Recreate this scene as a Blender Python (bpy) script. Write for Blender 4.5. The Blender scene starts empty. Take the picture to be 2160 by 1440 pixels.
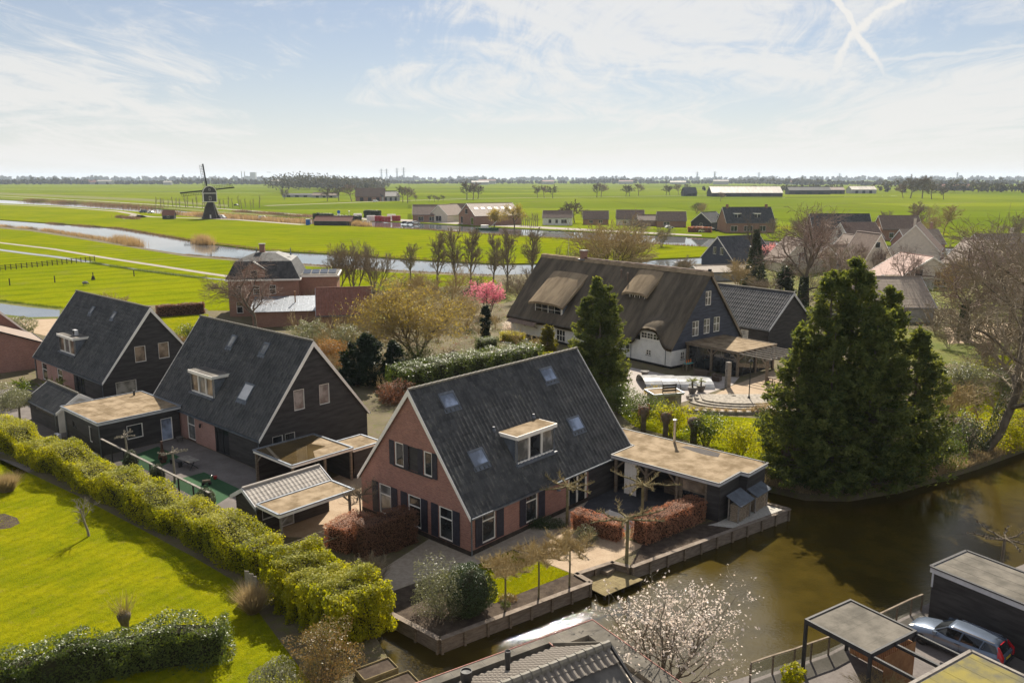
import bpy, bmesh, math, random
import numpy as np
from mathutils import Matrix, Vector
from mathutils.geometry import tessellate_polygon
R = math.radians
sc = bpy.context.scene
# ------------------------------------------------------------------ camera
F_PX, CAM_H, PITCH = 1740.0, 24.0, math.atan(345/1740.0)
cd = bpy.data.cameras.new('camera'); cam = bpy.data.objects.new('camera', cd); sc.collection.objects.link(cam)
cd.sensor_width = 36; cd.lens = 36*F_PX/2160; cd.clip_start = .5; cd.clip_end = 40000
cam.location = (0, 0, CAM_H); cam.rotation_euler = (math.pi/2-PITCH, 0, 0); sc.camera = cam
# ------------------------------------------------------------------ light
SUN_AZ, SUN_EL = R(5.9), R(39)          # azimuth clockwise from +Y (straight ahead)
SUN_STRENGTH, SKY_STRENGTH, EXPOSURE = 4.2, 0.058, 1.12
sd = Vector((math.sin(SUN_AZ)*math.cos(SUN_EL), math.cos(SUN_AZ)*math.cos(SUN_EL), math.sin(SUN_EL)))
sl = bpy.data.lights.new('sun', 'SUN'); so = bpy.data.objects.new('sun', sl); sc.collection.objects.link(so)
sl.energy = SUN_STRENGTH; sl.angle = R(.53); sl.color = (1, .91, .77); so.location = (0, 0, 200)
so.rotation_euler = sd.to_track_quat('Z', 'Y').to_euler()
w = bpy.data.worlds.new('World'); sc.world = w; w.use_nodes = True

class NT:
    """small node-tree writer"""
    def __init__(s, tree): s.t = tree; s.t.nodes.clear()
    def n(s, kind, ins=None, **props):
        nd = s.t.nodes.new('ShaderNode'+kind)
        for k, v in props.items(): setattr(nd, k, v)
        for k, v in (ins or {}).items():
            sk = nd.inputs[k]
            if isinstance(v, bpy.types.NodeSocket): s.t.links.new(v, sk)
            elif hasattr(v, 'outputs'): s.t.links.new(v.outputs[0], sk)
            else: sk.default_value = v
        return nd
    def m(s, op, a, b=0., c=0., clamp=False):
        nd = s.t.nodes.new('ShaderNodeMath'); nd.operation = op; nd.use_clamp = clamp
        for i, v in enumerate((a, b, c)):
            if isinstance(v, bpy.types.NodeSocket): s.t.links.new(v, nd.inputs[i])
            else: nd.inputs[i].default_value = v
        return nd.outputs[0]
    def mix(s, f, a, b, mode='MIX'):
        nd = s.t.nodes.new('ShaderNodeMix'); nd.data_type = 'RGBA'; nd.blend_type = mode
        for i, v in ((0, f), (6, a), (7, b)):
            if isinstance(v, bpy.types.NodeSocket): s.t.links.new(v, nd.inputs[i])
            elif i == 0: nd.inputs[i].default_value = v
            else: nd.inputs[i].default_value = (*v[:3], 1)
        return nd.outputs[2]
    def ss(s, x, lo, hi):
        nd = s.t.nodes.new('ShaderNodeMapRange'); nd.interpolation_type = 'SMOOTHSTEP'
        s.t.links.new(x, nd.inputs[0]); nd.inputs[1].default_value = lo; nd.inputs[2].default_value = hi
        return nd.outputs[0]

t = NT(w.node_tree); CLX, CLY = 0.4, 5.2
sky = t.n('TexSky', sky_type='NISHITA', sun_disc=False, sun_elevation=SUN_EL, sun_rotation=SUN_AZ, altitude=0, air_density=1.0, dust_density=.25, ozone_density=3.0)
tc = t.n('TexCoord'); sep = t.n('SeparateXYZ', {0: tc.outputs['Generated']})
dx, dy, dz = sep.outputs
zc = t.m('ADD', t.m('MAXIMUM', dz, 0.), .09)
pl = t.n('CombineXYZ', {0: t.m('DIVIDE', dx, zc), 1: t.m('DIVIDE', dy, zc), 2: 0.})
wob = t.n('TexNoise', {'Vector': pl, 'Scale': .35, 'Detail': 2.})
plw = t.n('VectorMath', {0: pl, 1: t.n('VectorMath', {0: wob.outputs['Color'], 'Scale': 1.7}, operation='SCALE').outputs[0]}, operation='ADD')
mp = t.n('Mapping', {'Vector': plw, 'Scale': (.75, .55, 1), 'Rotation': (0, 0, R(35)), 'Location': (CLX, CLY, 0)})
n1 = t.n('TexNoise', {'Vector': mp, 'Scale': .6, 'Detail': 12., 'Roughness': .62, 'Distortion': 1.1})
mp2 = t.n('Mapping', {'Vector': plw, 'Scale': (2.6, .7, 1), 'Rotation': (0, 0, R(28)), 'Location': (7.7, 2, 0)})
n2 = t.n('TexNoise', {'Vector': mp2, 'Scale': 1.2, 'Detail': 11., 'Roughness': .72, 'Distortion': 1.6})
cl = t.m('ADD', t.m('MULTIPLY', n1.outputs[0], .72), t.m('MULTIPLY', n2.outputs[0], .38))
cm = t.ss(cl, .475, .63)
# crossing vapour trails: thin lines on the celestial sphere, in gnomonic coordinates about +Y
gx = t.m('DIVIDE', dx, t.m('MAXIMUM', dy, .05)); gz = t.m('DIVIDE', dz, t.m('MAXIMUM', dy, .05))
front = t.ss(dy, .2, .4)
nw = t.n('TexNoise', {'Vector': tc.outputs['Generated'], 'Scale': 42., 'Detail': 5., 'Roughness': .6})
nb = t.n('TexNoise', {'Vector': tc.outputs['Generated'], 'Scale': 13., 'Detail': 3.})
def trail(x0, z0, x1, z1, wid, fade):
    L = math.hypot(x1-x0, z1-z0); ux, uz = (x1-x0)/L, (z1-z0)/L
    rx = t.m('SUBTRACT', gx, x0); rz = t.m('SUBTRACT', gz, z0)
    al = t.m('ADD', t.m('MULTIPLY', rx, ux), t.m('MULTIPLY', rz, uz))
    ac = t.m('SUBTRACT', t.m('MULTIPLY', rx, uz), t.m('MULTIPLY', rz, ux))
    ac = t.m('ADD', ac, t.m('MULTIPLY', t.m('SUBTRACT', nw.outputs[0], .5), wid*2.6))
    ac = t.m('ADD', ac, t.m('MULTIPLY', t.m('SUBTRACT', nb.outputs[0], .5), wid*3.2))
    core = t.m('SUBTRACT', 1., t.ss(t.m('ABSOLUTE', ac), wid*.1, wid))
    ends = t.m('MULTIPLY', t.ss(al, -.02, .02), t.m('SUBTRACT', 1., t.ss(al, L*.55, L)))
    return t.m('MULTIPLY', t.m('MULTIPLY', core, ends), fade)
# start high in the sky and run down to the hazy end
tr = t.m('MAXIMUM', trail(.345, .236, .452, .093, .0075, 1.25), trail(.478, .245, .318, .075, .014, 1.))
tr = t.m('MAXIMUM', tr, trail(.70, .156, .12, .106, .004, .5)); tr = t.m('MAXIMUM', tr, trail(.75, .122, .16, .085, .0025, .4))
cm = t.m('MAXIMUM', t.m('MULTIPLY', cm, .80), t.m('MULTIPLY', tr, front))
# thin veil of high haze: thickest towards the horizon, all the way round
veil = t.m('POWER', t.m('SUBTRACT', 1., t.m('MINIMUM', t.m('MAXIMUM', dz, 0.), 1.)), 12.)
sunv = t.n('VectorMath', {0: tc.outputs['Generated'], 1: tuple(sd)}, operation='DOT_PRODUCT').outputs['Value']
glow = t.m('ADD', 6.9, t.m('MULTIPLY', t.m('POWER', t.m('MAXIMUM', sunv, 0.), 60.), 45.))
cc = t.n('VectorMath', {0: (1.0, .98, .945), 'Scale': glow}, operation='SCALE')
blue = t.mix(1., sky.outputs[0], (.52, .545, .59), 'MULTIPLY')       # deep spring blue behind the veil
col = t.mix(t.m('ADD', .22, t.m('MULTIPLY', veil, .75)), blue, cc.outputs[0])
col = t.mix(cm, col, cc.outputs[0])
bg = t.n('Background', {'Color': col, 'Strength': SKY_STRENGTH})
t.n('OutputWorld', {'Surface': bg})
sc.view_settings.view_transform = 'Standard'; sc.view_settings.look = 'None'
sc.view_settings.exposure = EXPOSURE; sc.view_settings.gamma = 1; sc.view_settings.use_curve_mapping = False
sc.render.engine = 'CYCLES'; cy = sc.cycles
cy.use_adaptive_sampling = False; cy.max_bounces = 8; cy.diffuse_bounces = 4; cy.glossy_bounces = 3; cy.transmission_bounces = 5; cy.volume_bounces = 0; cy.transparent_max_bounces = 8
cy.use_denoising = True; cy.caustics_reflective = False; cy.caustics_refractive = False; cy.sample_clamp_indirect = 4
try: cy.denoiser = 'OPENIMAGEDENOISE'
except Exception: pass
# ------------------------------------------------------------------ materials
MATS = {}
def mat(name, col, rough=.8, var=.18, scale=2., bump=0., bscale=30., spec=.3, col2=None, metal=0., detail=5., stretch=(1, 1, 1), fine=.1):
    """plain weathered surface: base colour with broad stains, fine grain and a little relief"""
    m = bpy.data.materials.new(name); m.use_nodes = True; t = NT(m.node_tree); MATS[name] = m
    tc = t.n('TexCoord'); mp = t.n('Mapping', {'Vector': tc.outputs['Object'], 'Scale': stretch})
    n = t.n('TexNoise', {'Vector': mp, 'Scale': scale, 'Detail': detail, 'Roughness': .62})
    f = t.n('TexNoise', {'Vector': mp, 'Scale': bscale, 'Detail': 3.})
    c2 = col2 or tuple(min(1, c*(1+var*1.5)) for c in col); c1 = col if col2 else tuple(c*(1-var) for c in col)
    c = t.mix(t.ss(n.outputs[0], .32, .68), c1, c2)
    c = t.mix(1., c, t.n('CombineColor', {i: t.m('ADD', 1-fine, t.m('MULTIPLY', f.outputs[0], 2*fine)) for i in range(3)}).outputs[0], 'MULTIPLY')
    b = t.n('BsdfPrincipled', {'Base Color': c, 'Roughness': rough, 'Specular IOR Level': spec, 'Metallic': metal})
    if bump: t.t.links.new(t.n('Bump', {'Height': f.outputs[0], 'Strength': bump, 'Distance': .03}).outputs[0], b.inputs['Normal'])
    t.n('OutputMaterial', {'Surface': b}); return m
def leafmat(name, c1, c2, trans=.45, rough=.45, spec=.4, tcol=None, wide=None):
    """leaves: every leaf its own tint, thin enough to let light through"""
    m = bpy.data.materials.new(name); m.use_nodes = True; t = NT(m.node_tree); MATS[name] = m
    g = t.n('NewGeometry'); tc = t.n('TexCoord')
    n = t.n('TexNoise', {'Vector': tc.outputs['Object'], 'Scale': wide or .5, 'Detail': 3.})
    f = t.m('ADD', t.m('MULTIPLY', g.outputs['Random Per Island'], .65), t.m('MULTIPLY', t.ss(n.outputs[0], .3, .7), .35))
    c = t.mix(f, c1, c2)
    b = t.n('BsdfPrincipled', {'Base Color': c, 'Roughness': rough, 'Specular IOR Level': spec})
    tl = t.n('BsdfTranslucent', {'Color': t.mix(1., c, tcol or (1.5, 1.55, .6), 'MULTIPLY')})
    t.n('OutputMaterial', {'Surface': t.n('MixShader', {0: trans, 1: b, 2: tl})}); return m
def brickmat(name, c1, c2, mortar, bw=.22, bh=.065):
    m = bpy.data.materials.new(name); m.use_nodes = True; t = NT(m.node_tree); MATS[name] = m
    tc = t.n('TexCoord'); s = t.n('SeparateXYZ', {0: tc.outputs['Object']})
    v = t.n('CombineXYZ', {0: t.m('ADD', s.outputs[0], s.outputs[1]), 1: s.outputs[2], 2: 0.})
    br = t.n('TexBrick', {'Vector': v, 'Color1': (*c1, 1), 'Color2': (*c2, 1), 'Mortar': (*mortar, 1), 'Scale': 1., 'Mortar Size': .009, 'Brick Width': bw, 'Row Height': bh, 'Bias': 0.})
    n = t.n('TexNoise', {'Vector': tc.outputs['Object'], 'Scale': 1.1, 'Detail': 6.})
    n2 = t.n('TexNoise', {'Vector': v, 'Scale': 9., 'Detail': 2.})
    k = t.m('ADD', .62, t.m('ADD', t.m('MULTIPLY', n.outputs[0], .45), t.m('MULTIPLY', n2.outputs[0], .32)))
    c = t.mix(1., br.outputs[0], t.n('CombineColor', {0: k, 1: k, 2: k}).outputs[0], 'MULTIPLY')
    b = t.n('BsdfPrincipled', {'Base Color': c, 'Roughness': .85, 'Specular IOR Level': .2,
        'Normal': t.n('Bump', {'Height': br.outputs['Fac'], 'Strength': .5, 'Distance': -.012}).outputs[0]})
    t.n('OutputMaterial', {'Surface': b}); return m
def tilemat(name, c1, c2, lichen, tw, th, lich=.5):
    """roof tiles: each tile its own tone (snapped to the tile grid), with moss and lichen blotches"""
    m = bpy.data.materials.new(name); m.use_nodes = True; t = NT(m.node_tree); MATS[name] = m
    tc = t.n('TexCoord'); s = t.n('SeparateXYZ', {0: tc.outputs['Object']})
    sn = t.n('CombineXYZ', {0: t.m('SNAP', s.outputs[0], tw), 1: t.m('SNAP', s.outputs[2], th), 2: t.m('SIGN', s.outputs[1])})
    wn = t.n('TexWhiteNoise', {'Vector': sn}); n = t.n('TexNoise', {'Vector': tc.outputs['Object'], 'Scale': .6, 'Detail': 6., 'Roughness': .7})
    n2 = t.n('TexNoise', {'Vector': t.n('Mapping', {'Vector': tc.outputs['Object'], 'Scale': (1, .35, .35)}), 'Scale': 7.5, 'Detail': 4., 'Roughness': .7})
    f = t.m('ADD', t.m('MULTIPLY', wn.outputs[0], .6), t.m('MULTIPLY', t.ss(n.outputs[0], .3, .7), .4))
    c = t.mix(f, c1, c2)
    lm = t.m('MULTIPLY', t.m('MULTIPLY', t.ss(n2.outputs[0], .52, .7), t.ss(n.outputs[0], .3, .62)), lich)
    c = t.mix(lm, c, lichen)
    b = t.n('BsdfPrincipled', {'Base Color': c, 'Roughness': t.m('ADD', .5, t.m('MULTIPLY', n2.outputs[0], .35)), 'Specular IOR Level': .25})
    t.n('OutputMaterial', {'Surface': b}); return m
def groundmat(name, stops, s1, s2, rough=.95, bump=.3, bscale=25., spec=.1, dist=.04, band=None, parcel=None):
    """ground cover: three tones mixed by two scales of noise; band = (width, angle, depth) of drains or mowing; parcel = (length, width) of differing plots"""
    m = bpy.data.materials.new(name); m.use_nodes = True; t = NT(m.node_tree); MATS[name] = m
    tc = t.n('TexCoord'); o = tc.outputs['Object']
    n = t.n('TexNoise', {'Vector': o, 'Scale': s1, 'Detail': 7., 'Roughness': .6}); n2 = t.n('TexNoise', {'Vector': o, 'Scale': s2, 'Detail': 6., 'Roughness': .7})
    f = t.n('TexNoise', {'Vector': o, 'Scale': bscale, 'Detail': 4., 'Roughness': .7})
    c = t.mix(t.ss(n.outputs[0], .36, .64), stops[0], stops[1]); c = t.mix(t.m('MULTIPLY', t.ss(n2.outputs[0], .45, .72), .75), c, stops[2])
    if len(stops) > 3: c = t.mix(t.m('MULTIPLY', t.ss(t.n('TexNoise', {'Vector': o, 'Scale': s2*.45, 'Detail': 8., 'Roughness': .75}).outputs[0], .54, .72), .8), c, stops[3])
    k = t.m('ADD', .72, t.m('MULTIPLY', f.outputs[0], .56))
    if band:
        w_, an, dp = band; rv = t.n('Mapping', {'Vector': o, 'Rotation': (0, 0, R(an))}); wv = t.n('TexWave', {'Vector': rv, 'Scale': .314/w_, 'Distortion': 1.2, 'Detail': 2., 'Detail Scale': .4})
        k = t.m('MULTIPLY', k, t.m('ADD', 1-dp, t.m('MULTIPLY', t.ss(wv.outputs['Fac'], .05, .5), dp)))
    if parcel:
        br = t.n('TexBrick', {'Vector': t.n('Mapping', {'Vector': o, 'Rotation': (0, 0, R(-7))}), 'Color1': (.80, .80, .80, 1), 'Color2': (1.18, 1.12, 1.1, 1), 'Mortar': (.55, .55, .5, 1), 'Scale': 1., 'Mortar Size': parcel[1]*.02, 'Brick Width': parcel[0], 'Row Height': parcel[1], 'Mortar Smooth': .6})
        c = t.mix(1., c, br.outputs[0], 'MULTIPLY')
    c = t.mix(1., c, t.n('CombineColor', {0: k, 1: k, 2: k}).outputs[0], 'MULTIPLY')
    b = t.n('BsdfPrincipled', {'Base Color': c, 'Roughness': rough, 'Specular IOR Level': spec, 'Normal': t.n('Bump', {'Height': f.outputs[0], 'Strength': bump, 'Distance': dist}).outputs[0]})
    t.n('OutputMaterial', {'Surface': b}); return m
def glassmat(name, col, rough=.04):
    m = bpy.data.materials.new(name); m.use_nodes = True; t = NT(m.node_tree); MATS[name] = m
    tc = t.n('TexCoord'); n = t.n('TexNoise', {'Vector': tc.outputs['Object'], 'Scale': .9, 'Detail': 4.}); n3 = t.n('TexNoise', {'Vector': tc.outputs['Object'], 'Scale': 1.6})
    c = t.mix(t.ss(n.outputs[0], .4, .68), tuple(x*.35 for x in col), col)
    b = t.n('BsdfPrincipled', {'Base Color': c, 'Roughness': rough, 'Specular IOR Level': .7, 'Normal': t.n('Bump', {'Height': n3.outputs[0], 'Strength': .03, 'Distance': .05}).outputs[0]})
    t.n('OutputMaterial', {'Surface': b}); return m
def watermat(name, col, wave, strength):
    m = bpy.data.materials.new(name); m.use_nodes = True; t = NT(m.node_tree); MATS[name] = m
    tc = t.n('TexCoord'); o = tc.outputs['Object']
    mp = t.n('Mapping', {'Vector': o, 'Rotation': (0, 0, R(-28)), 'Scale': (1., 2.4, 1)})
    a = t.n('TexNoise', {'Vector': mp, 'Scale': wave, 'Detail': 3., 'Roughness': .55, 'Distortion': .3}); b2 = t.n('TexNoise', {'Vector': o, 'Scale': wave*.12, 'Detail': 2.})
    lim = t.n('TexNoise', {'Vector': o, 'Scale': .09, 'Detail': 2.})
    h = t.m('MULTIPLY', t.m('ADD', a.outputs[0], t.m('MULTIPLY', b2.outputs[0], .8)), t.m('ADD', .35, t.m('MULTIPLY', t.ss(lim.outputs[0], .3, .7), 1.)))
    c = t.mix(t.ss(b2.outputs[0], .3, .7), col, tuple(x*.7 for x in col))
    b = t.n('BsdfPrincipled', {'Base Color': c, 'Roughness': .035, 'IOR': 1.33, 'Specular IOR Level': .5, 'Normal': t.n('Bump', {'Height': h, 'Strength': strength, 'Distance': .05}).outputs[0]})
    t.n('OutputMaterial', {'Surface': b}); return m

brickmat('red_brick', (.39, .165, .12), (.26, .10, .08), (.36, .29, .25))
brickmat('pink_brick', (.46, .235, .19), (.37, .175, .145), (.44, .37, .33))
brickmat('brown_brick', (.34, .16, .105), (.25, .11, .075), (.33, .27, .22))
brickmat('sand_brick', (.68, .60, .50), (.60, .52, .43), (.62, .56, .48))
brickmat('white_brick', (.80, .79, .76), (.75, .74, .72), (.68, .67, .65))
mat('black_board', (.045, .041, .040), .62, .3, 1.2, .3, 26, .25, stretch=(.4, .4, 3))
mat('blue_board', (.055, .062, .085), .6, .25, 1.5, .3, 26, .3, stretch=(.4, .4, 3))
mat('black_paint', (.012, .012, .013), .45, .2); mat('dark_metal', (.035, .035, .037), .6, .2, spec=.3)
mat('white_paint', (.84, .80, .74), .5, .05, 1.5, fine=.04); mat('cream_paint', (.80, .75, .66), .5, .05, 1.5, fine=.04)
mat('grey_white_trim', (.56, .56, .58), .5, .08, 1.5, fine=.05)
mat('shutter_blue', (.035, .034, .048), .5, .2, 3); mat('zinc', (.17, .19, .22), .42, .2, 2, metal=.5, spec=.5); mat('lead_grey', (.11, .125, .15), .55, .2, 2)
mat('steel', (.55, .55, .56), .25, .1, metal=1.)
tilemat('slate_pantile', (.030, .031, .033), (.088, .088, .088), (.25, .24, .19), .40, .36, .5)
tilemat('blue_pantile', (.03, .032, .037), (.088, .089, .094), (.24, .23, .19), .40, .36, .55)
tilemat('grey_pantile', (.27, .24, .21), (.40, .36, .32), (.42, .38, .30), .3, .12, .4)
tilemat('near_tile', (.16, .14, .118), (.25, .22, .19), (.30, .28, .2), .335, .2, .5)
tilemat('grey_cap', (.12, .11, .09), (.2, .18, .15), (.30, .28, .18), .42, 5., .9)
tilemat('red_tile', (.19, .085, .06), (.28, .125, .09), (.2, .15, .1), .3, .24, .4)
tilemat('brown_tile', (.16, .11, .085), (.25, .18, .14), (.30, .27, .2), .3, .24, .4)
tilemat('sand_corrugate', (.24, .19, .15), (.33, .27, .215), (.36, .33, .25), .3, 3., .5)
mat('thatch', (.085, .071, .055), 1., .3, .8, 1., 34, .05, col2=(.165, .135, .10), stretch=(1, .25, .25), fine=.3)
mat('thatch_sunlit', (.23, .175, .115), 1., .3, 1., 1., 34, .05, col2=(.36, .28, .185), stretch=(1, .25, .25), fine=.3)  # paler thatch: sunlight on the dormers put into the colour; ridge shares it
mat('bitumen_tan', (.17, .125, .075), .95, .2, .9, .3, 50, .05, col2=(.34, .265, .18), fine=.28, detail=9.)
mat('bitumen_grey', (.085, .08, .075), .9, .25, .6, .3, 60, .12, col2=(.19, .175, .155), fine=.15)
mat('bitumen_moss', (.12, .115, .085), .95, .3, .8, .4, 50, .1, col2=(.25, .21, .06), fine=.25)
mat('bitumen_slab', (.10, .092, .078), .9, .2, .9, .3, 60, .1, col2=(.185, .168, .142), fine=.22, detail=8.)
mat('standing_water', (.06, .042, .02), .03, .3, .5, spec=.6, col2=(.10, .07, .03))
mat('old_wood', (.15, .115, .085), .9, .3, 2.5, .5, 30, .15, col2=(.25, .205, .155), stretch=(1, 1, 4), fine=.2)
mat('grey_wood', (.19, .17, .15), .9, .25, 2.5, .5, 30, .15, col2=(.29, .265, .235), stretch=(1, 1, 4), fine=.2)
mat('bank_wood', (.17, .135, .105), .9, .3, 1.8, .5, 26, .15, col2=(.27, .225, .185), stretch=(1, 1, 5), fine=.25)
mat('moss_wood', (.17, .135, .075), .95, .3, 2.5, .4, 30, .05, col2=(.25, .205, .11), fine=.2)
mat('cedar', (.30, .15, .07), .7, .25, 2., .3, 30, .25, col2=(.42, .23, .11), fine=.15)
mat('dark_wood', (.05, .04, .033), .85, .3, 2., .4, 30, .15, fine=.2)
mat('bark', (.105, .085, .062), .95, .3, 3., .6, 22, .1, col2=(.19, .16, .12), stretch=(1, 1, .35), fine=.25)
mat('twig', (.20, .16, .11), .9, .3, 1.5, 0, 20, .15, col2=(.32, .265, .185)); mat('twig_dark', (.14, .115, .085), .9, .3, 1.5, 0, 20, .1, col2=(.23, .19, .145))
mat('twig_gold', (.32, .245, .12), .85, .3, 1.5, 0, 20, .2, col2=(.46, .36, .18)); mat('twig_grey', (.20, .175, .14), .85, .3, 1.5, 0, 20, .2, col2=(.30, .27, .21))
mat('twig_purple', (.20, .145, .12), .9, .3, 1.5, 0, 20, .15, col2=(.31, .235, .19))
mat('trunk_moss', (.13, .115, .06), .95, .3, 3., .5, 25, .1, col2=(.23, .205, .12), fine=.25)
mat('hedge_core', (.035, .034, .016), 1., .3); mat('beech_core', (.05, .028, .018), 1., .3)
mat('soil', (.055, .042, .034), 1., .35, 2., .9, 25, .05, col2=(.10, .078, .06), fine=.4)
groundmat('gravel', ((.33, .28, .225), (.42, .36, .29), (.24, .20, .16)), 3., 30., bump=.6, bscale=70)
groundmat('pale_gravel', ((.44, .42, .38), (.56, .54, .5), (.28, .26, .23)), 5., 30., bump=.6, bscale=70)
groundmat('sand_paving', ((.36, .27, .185), (.42, .325, .23), (.27, .2, .14)), 1., 7., bump=.3, bscale=30)
groundmat('grey_paving', ((.15, .135, .125), (.19, .17, .16), (.115, .10, .095)), .8, 6., bump=.2, bscale=30)
groundmat('dark_paving', ((.06, .06, .068), (.085, .085, .095), (.045, .045, .05)), .8, 6., bump=.2, bscale=30)
groundmat('pale_paving', ((.36, .32, .29), (.42, .38, .35), (.30, .265, .24)), .8, 6., bump=.15, bscale=30)
groundmat('road_grey', ((.30, .265, .23), (.34, .305, .27), (.25, .22, .19)), .3, 4., bump=.1)
groundmat('lawn', ((.17, .19, .005), (.25, .245, .006), (.09, .115, .005), (.21, .18, .05)), .35, 2.6, bump=1., bscale=11, dist=.1, spec=0., band=(1.1, 30, .12))
groundmat('field', ((.145, .18, .003), (.19, .21, .004), (.105, .145, .004), (.17, .16, .045)), .02, .13, bump=.9, bscale=1.4, dist=.25, spec=0., band=(9., 52, .16))
groundmat('far_field', ((.11, .155, .008), (.15, .185, .009), (.095, .13, .016), (.16, .15, .06)), .003, .02, bump=.5, bscale=.5, dist=.2, spec=0., parcel=(420., 95.))
groundmat('rough_grass', ((.10, .125, .02), (.16, .16, .035), (.17, .14, .07)), .2, 1.2, bump=.9, bscale=6, dist=.15)
groundmat('garden_earth', ((.12, .10, .065), (.17, .14, .09), (.13, .145, .03)), .25, 1.6, bump=.9, bscale=9, dist=.12)
groundmat('turf', ((.035, .085, .04), (.045, .10, .05), (.03, .072, .035)), .6, 5., bump=.2, bscale=60)
watermat('canal_water', (.058, .042, .008), 4.2, .26); watermat('far_water', (.15, .16, .17), .5, .03)  # far water: sky reflection partly put into its paler base colour
glassmat('window_glass', (.045, .05, .055)); glassmat('blind_glass', (.36, .27, .19), .1); glassmat('curtain_glass', (.34, .33, .31), .08)
glassmat('sky_reflection_glass', (.36, .43, .58), .03); glassmat('solar', (.02, .025, .04), .08)  # skylight glass: reflected sky put into its pale blue base
leafmat('laurel', (.10, .13, .008), (.42, .39, .012), .5, .55, .22, (2.0, 1.9, .4), .45)
leafmat('laurel_dark', (.04, .065, .016), (.12, .15, .03), .38, .42, .4, (1.9, 1.9, .5), .45)
leafmat('holly', (.028, .05, .02), (.075, .105, .04), .25, .4, .4)
leafmat('ivy', (.03, .045, .022), (.075, .09, .045), .25, .5, .3)
leafmat('conifer', (.036, .064, .027), (.175, .195, .068), .42, .75, .08, (2.1, 1.9, .6), .8)
leafmat('golden_conifer', (.10, .10, .015), (.24, .20, .03), .4, .6, .2)
leafmat('cypress', (.012, .024, .012), (.025, .04, .016), .15, .6, .2)
leafmat('beech_leaf', (.25, .12, .065), (.46, .26, .16), .4, .6, .3, (1.6, 1.1, .8))
leafmat('beech_dark', (.13, .07, .042), (.24, .135, .085), .35, .6, .3, (1.6, 1.1, .8))
leafmat('willow_leaf', (.20, .16, .035), (.32, .25, .06), .5, .5, .3, (1.5, 1.4, .7))
leafmat('olive_leaf', (.12, .13, .075), (.24, .235, .15), .4, .4, .4, (1.4, 1.4, .9))
leafmat('pink_bloom', (.60, .16, .24), (.75, .34, .40), .4, .6, .2, (1.2, 1, 1)); leafmat('rose_bloom', (.62, .26, .26), (.74, .42, .38), .4, .6, .2, (1.2, 1, 1))
leafmat('white_bloom', (.78, .66, .58), (.90, .83, .76), .4, .5, .3, (1.1, 1.05, 1)); leafmat('photinia', (.12, .125, .035), (.30, .19, .09), .4, .4, .4, (1.5, 1.2, .7))
leafmat('dry_grass', (.26, .20, .12), (.40, .32, .20), .4, .7, .2, (1.3, 1.2, .9)); leafmat('reed', (.24, .165, .09), (.42, .31, .18), .45, .7, .2, (1.3, 1.2, .9))
leafmat('reed_brown', (.13, .085, .055), (.22, .15, .10), .4, .7, .2, (1.3, 1.2, .9)); leafmat('palm_leaf', (.09, .12, .02), (.24, .22, .03), .4, .4, .4)
leafmat('bush_green', (.05, .08, .018), (.14, .16, .03), .4, .45, .4); leafmat('yellow_leaf', (.35, .30, .01), (.50, .42, .02), .45, .5, .3)
leafmat('grass_blade', (.15, .18, .005), (.31, .30, .008), .5, .7, .05, (1.6, 1.5, .3), .3); leafmat('orange_leaf', (.22, .12, .035), (.36, .21, .06), .4, .6, .3, (1.5, 1.2, .7))
leafmat('far_leaf', (.05, .046, .036), (.10, .09, .07), .2, .8, .05)
mat('car_paint', (.16, .20, .27), .22, .05, metal=.55, spec=.6, fine=.03); mat('van_white', (.7, .7, .7), .3, .05); mat('tyre', (.02, .02, .02), .8, .1); mat('red_lens', (.5, .012, .02), .2, .05, spec=.6)
mat('plate_yellow', (.6, .42, .02), .4, .05); mat('orange', (.7, .2, .05), .5, .05); mat('turquoise', (.05, .4, .42), .5, .05); mat('red_plastic', (.36, .045, .045), .4, .05); mat('sign_blue', (.02, .12, .45), .4, .05)
mat('terracotta_grey', (.12, .11, .105), .7, .2); mat('rattan', (.10, .075, .06), .8, .3, 20); mat('stone', (.28, .25, .21), .9, .3, 3., .6, 20, .15); mat('rust', (.07, .035, .022), .8, .4, 5)
mat('barn_roof', (.52, .47, .40), .6, .15, .3, stretch=(1, .2, .2)); mat('concrete', (.36, .35, .33), .9, .15, 1., .2); mat('pool_cover', (.42, .42, .42), .15, .2, 1., spec=.6)
mat('log_end', (.22, .17, .12), .95, .5, 12., .8, 30, .1, col2=(.40, .33, .25), fine=.35)
# ------------------------------------------------------------------ helpers
COL = sc.collection
def G(u, v, z=0.):
    """survey point: where the sight line through photo pixel (u, v) meets height z"""
    x, y = (u-1080)/F_PX, -(v-720)/F_PX
    d = Vector((x, math.cos(PITCH)+y*math.sin(PITCH), -math.sin(PITCH)+y*math.cos(PITCH)))
    return Vector((0, 0, CAM_H)) + d*((z-CAM_H)/d.z)
def mpp(p): return (p.y*math.cos(PITCH)-(p.z-CAM_H)*math.sin(PITCH))/F_PX     # metres per photo pixel there
class Fr:
    """a plot's own axes"""
    def __init__(s, ox, oy, deg): s.o = (ox, oy); s.a = R(deg); s.deg = deg; s.c, s.s = math.cos(s.a), math.sin(s.a)
    def w(s, x, y, z=0.): return Vector((s.o[0]+s.c*x-s.s*y, s.o[1]+s.s*x+s.c*y, z))
    def l(s, p): qx, qy = p[0]-s.o[0], p[1]-s.o[1]; return Vector((s.c*qx+s.s*qy, -s.s*qx+s.c*qy, p[2]))
    def M(s, x=0, y=0, z=0, deg=0): return Matrix.Translation(s.w(x, y, z)) @ Matrix.Rotation(s.a+R(deg), 4, 'Z')
PF = Fr(-2.67, 49.7, 48); H2 = Fr(-20.96, 65.57, 48); H1 = Fr(-43.36, 84.91, 48)
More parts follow.
